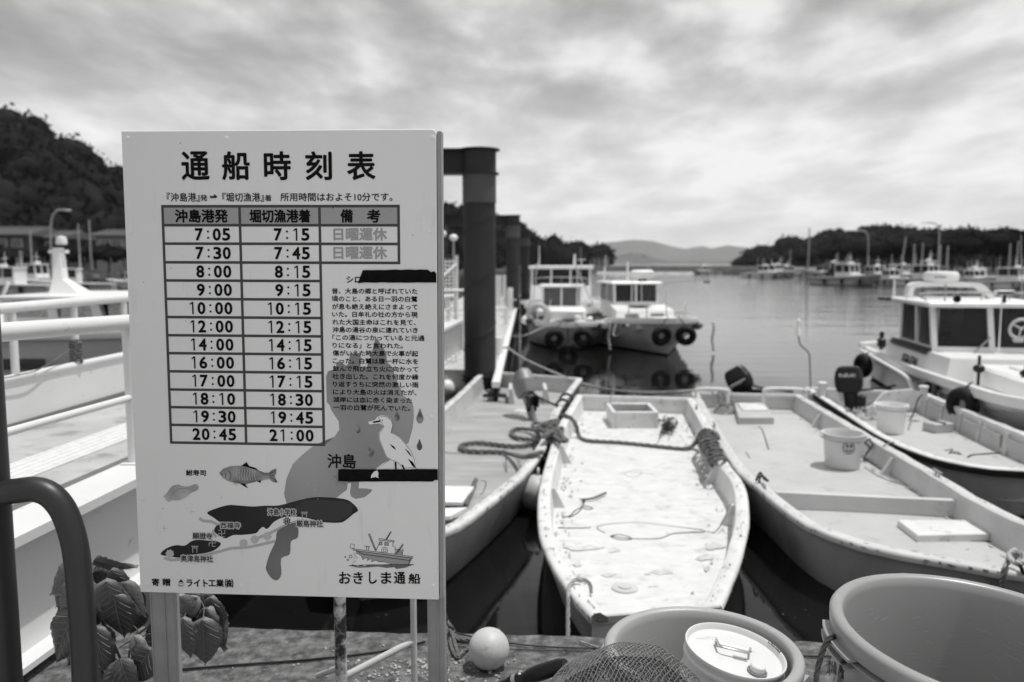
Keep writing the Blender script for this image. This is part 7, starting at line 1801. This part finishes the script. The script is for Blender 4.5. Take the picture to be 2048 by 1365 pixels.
# pale low building at the tip of the left hill
t = thing('boathouse', 'low pale boathouse with pillars at the tip of the left hill', 'boathouse', PY(1190, 525, 285)); a = PY(1163, 516, 285); b = PY(1216, 519, 285); mb = MB(); L_ = b.x - a.x
MB().box(((a.x + b.x) / 2, 288, (a.z) * .5 - .3), (L_, 4, a.z + .6)).build('wall', m_walld, t, smooth=False)
for k in range(7): MB().box((a.x + L_ * k / 6, 285.4, a.z * .5 - .3), (.9, .5, a.z + .6)).build('pillar', mat('pale_concrete', .40, .8), t, smooth=False)
MB().box(((a.x + b.x) / 2, 287.5, a.z + .2), (L_ + 1, 6, .4)).build('roof', m_stone, t, smooth=False)

# street lamps, masts and poles
def lamp(label, u, vt, vb, y, reach, hook=.9):
    a = PY(u, vt, y); zb = .0; t = thing('street_lamp', label, 'street lamp', (a.x, y, zb), group='street lamps round the harbour'); r = .09
    MB().tube([(a.x, y, zb - .3)] + [tuple(p) for p in spline([(a.x, y, a.z - hook * 1.6), (a.x + reach * .12, y, a.z - hook * .5), (a.x + reach * .45, y, a.z - .05), (a.x + reach, y, a.z)], 6)], .085, 8).build('pole', m_steel, t)
    MB().bbox((a.x + reach * 1.12, y, a.z), (abs(reach) * .3, .25, .14), .04).build('lamp_head', m_white, t)
lamp('tall street lamp with a curved arm on the left shore', 98, 421, 600, 66, 1.4, 1.6)
lamp('street lamp with a curved arm above the right shore trees', 1880, 446, 540, 100, -1.8)
lamp('street lamp in front of the right hill, left of the tall trees', 1738, 462, 540, 110, -1.6)
def pole(label, u, vt, y, r, m=None, lean=0.0):
    a = PY(u, vt, y); t = MB().tube([(a.x + lean, y, -1.2), (a.x, y, a.z)], [r, r * .7], 8).build('mooring_pole', m or m_steel); return tag(t, label, 'pole', 'poles and masts along the shores')
for k, (u, v, y, r, lab) in enumerate(((1619, 456, 128, .16, 'tallest dark mast rising above the row of boats under the right hill'), (1812, 474, 92, .11, 'leaning pale mast left of the dark post group'), (1829, 489, 95, .13, 'pale post just right of the leaning mast'), (1846, 486, 97, .10, 'thin post between the pale posts, third of the group'), (1881, 490, 95, .14, 'thick pale post with a twin at its right'), (1896, 492, 95, .14, 'right twin of the thick pale posts'), (2021, 487, 95, .12, 'left one of two posts near the right edge'), (2037, 483, 95, .12, 'right one of two posts near the right edge'), (1581, 500, 140, .10, 'short mast with a lamp above the second boat'), (60, 462, 70, .10, 'pale pole left of the tall street lamp'), (156, 448, 72, .09, 'thin pole between lamp and board on the left shore'), (178, 440, 80, .10, 'thin tall pole against the dark hill left of the board'))):
    pole(lab, u, v, y, r, lean=-.6 if u == 1812 else 0)
# clutter along the shores: crates, net drums, railings
random.seed(77)
for name, lab, u0, u1, y0, y1, n in (('shore_clutter', 'jumble of crates, gear and rails along the left shore', -100, 620, 74, 84, 260), ('shore_clutter', 'jumble of gear, crates and parked things along the right shore', 1640, 2350, 122, 100, 330)):
    mb = MB()
    for k in range(n):
        s = random.random(); p = PY(u0 + (u1 - u0) * s, 530, y0 + (y1 - y0) * s + random.uniform(-2, 6)); h = random.uniform(.2, 1.3) * random.random() ** .5
        mb.box((p.x, p.y, h / 2 - .05), (random.uniform(.15, 1.1), random.uniform(.2, 1), h + .1), random.random() * 3)
        if random.random() < .25: mb.box((p.x, p.y, 1.0), (.06, .06, 2.2))
    tag(mb.build(name, mat('shore_gear', .16, .8, var=.9, vs=.8, detail=1), smooth=False), lab, 'gear', kind='stuff')
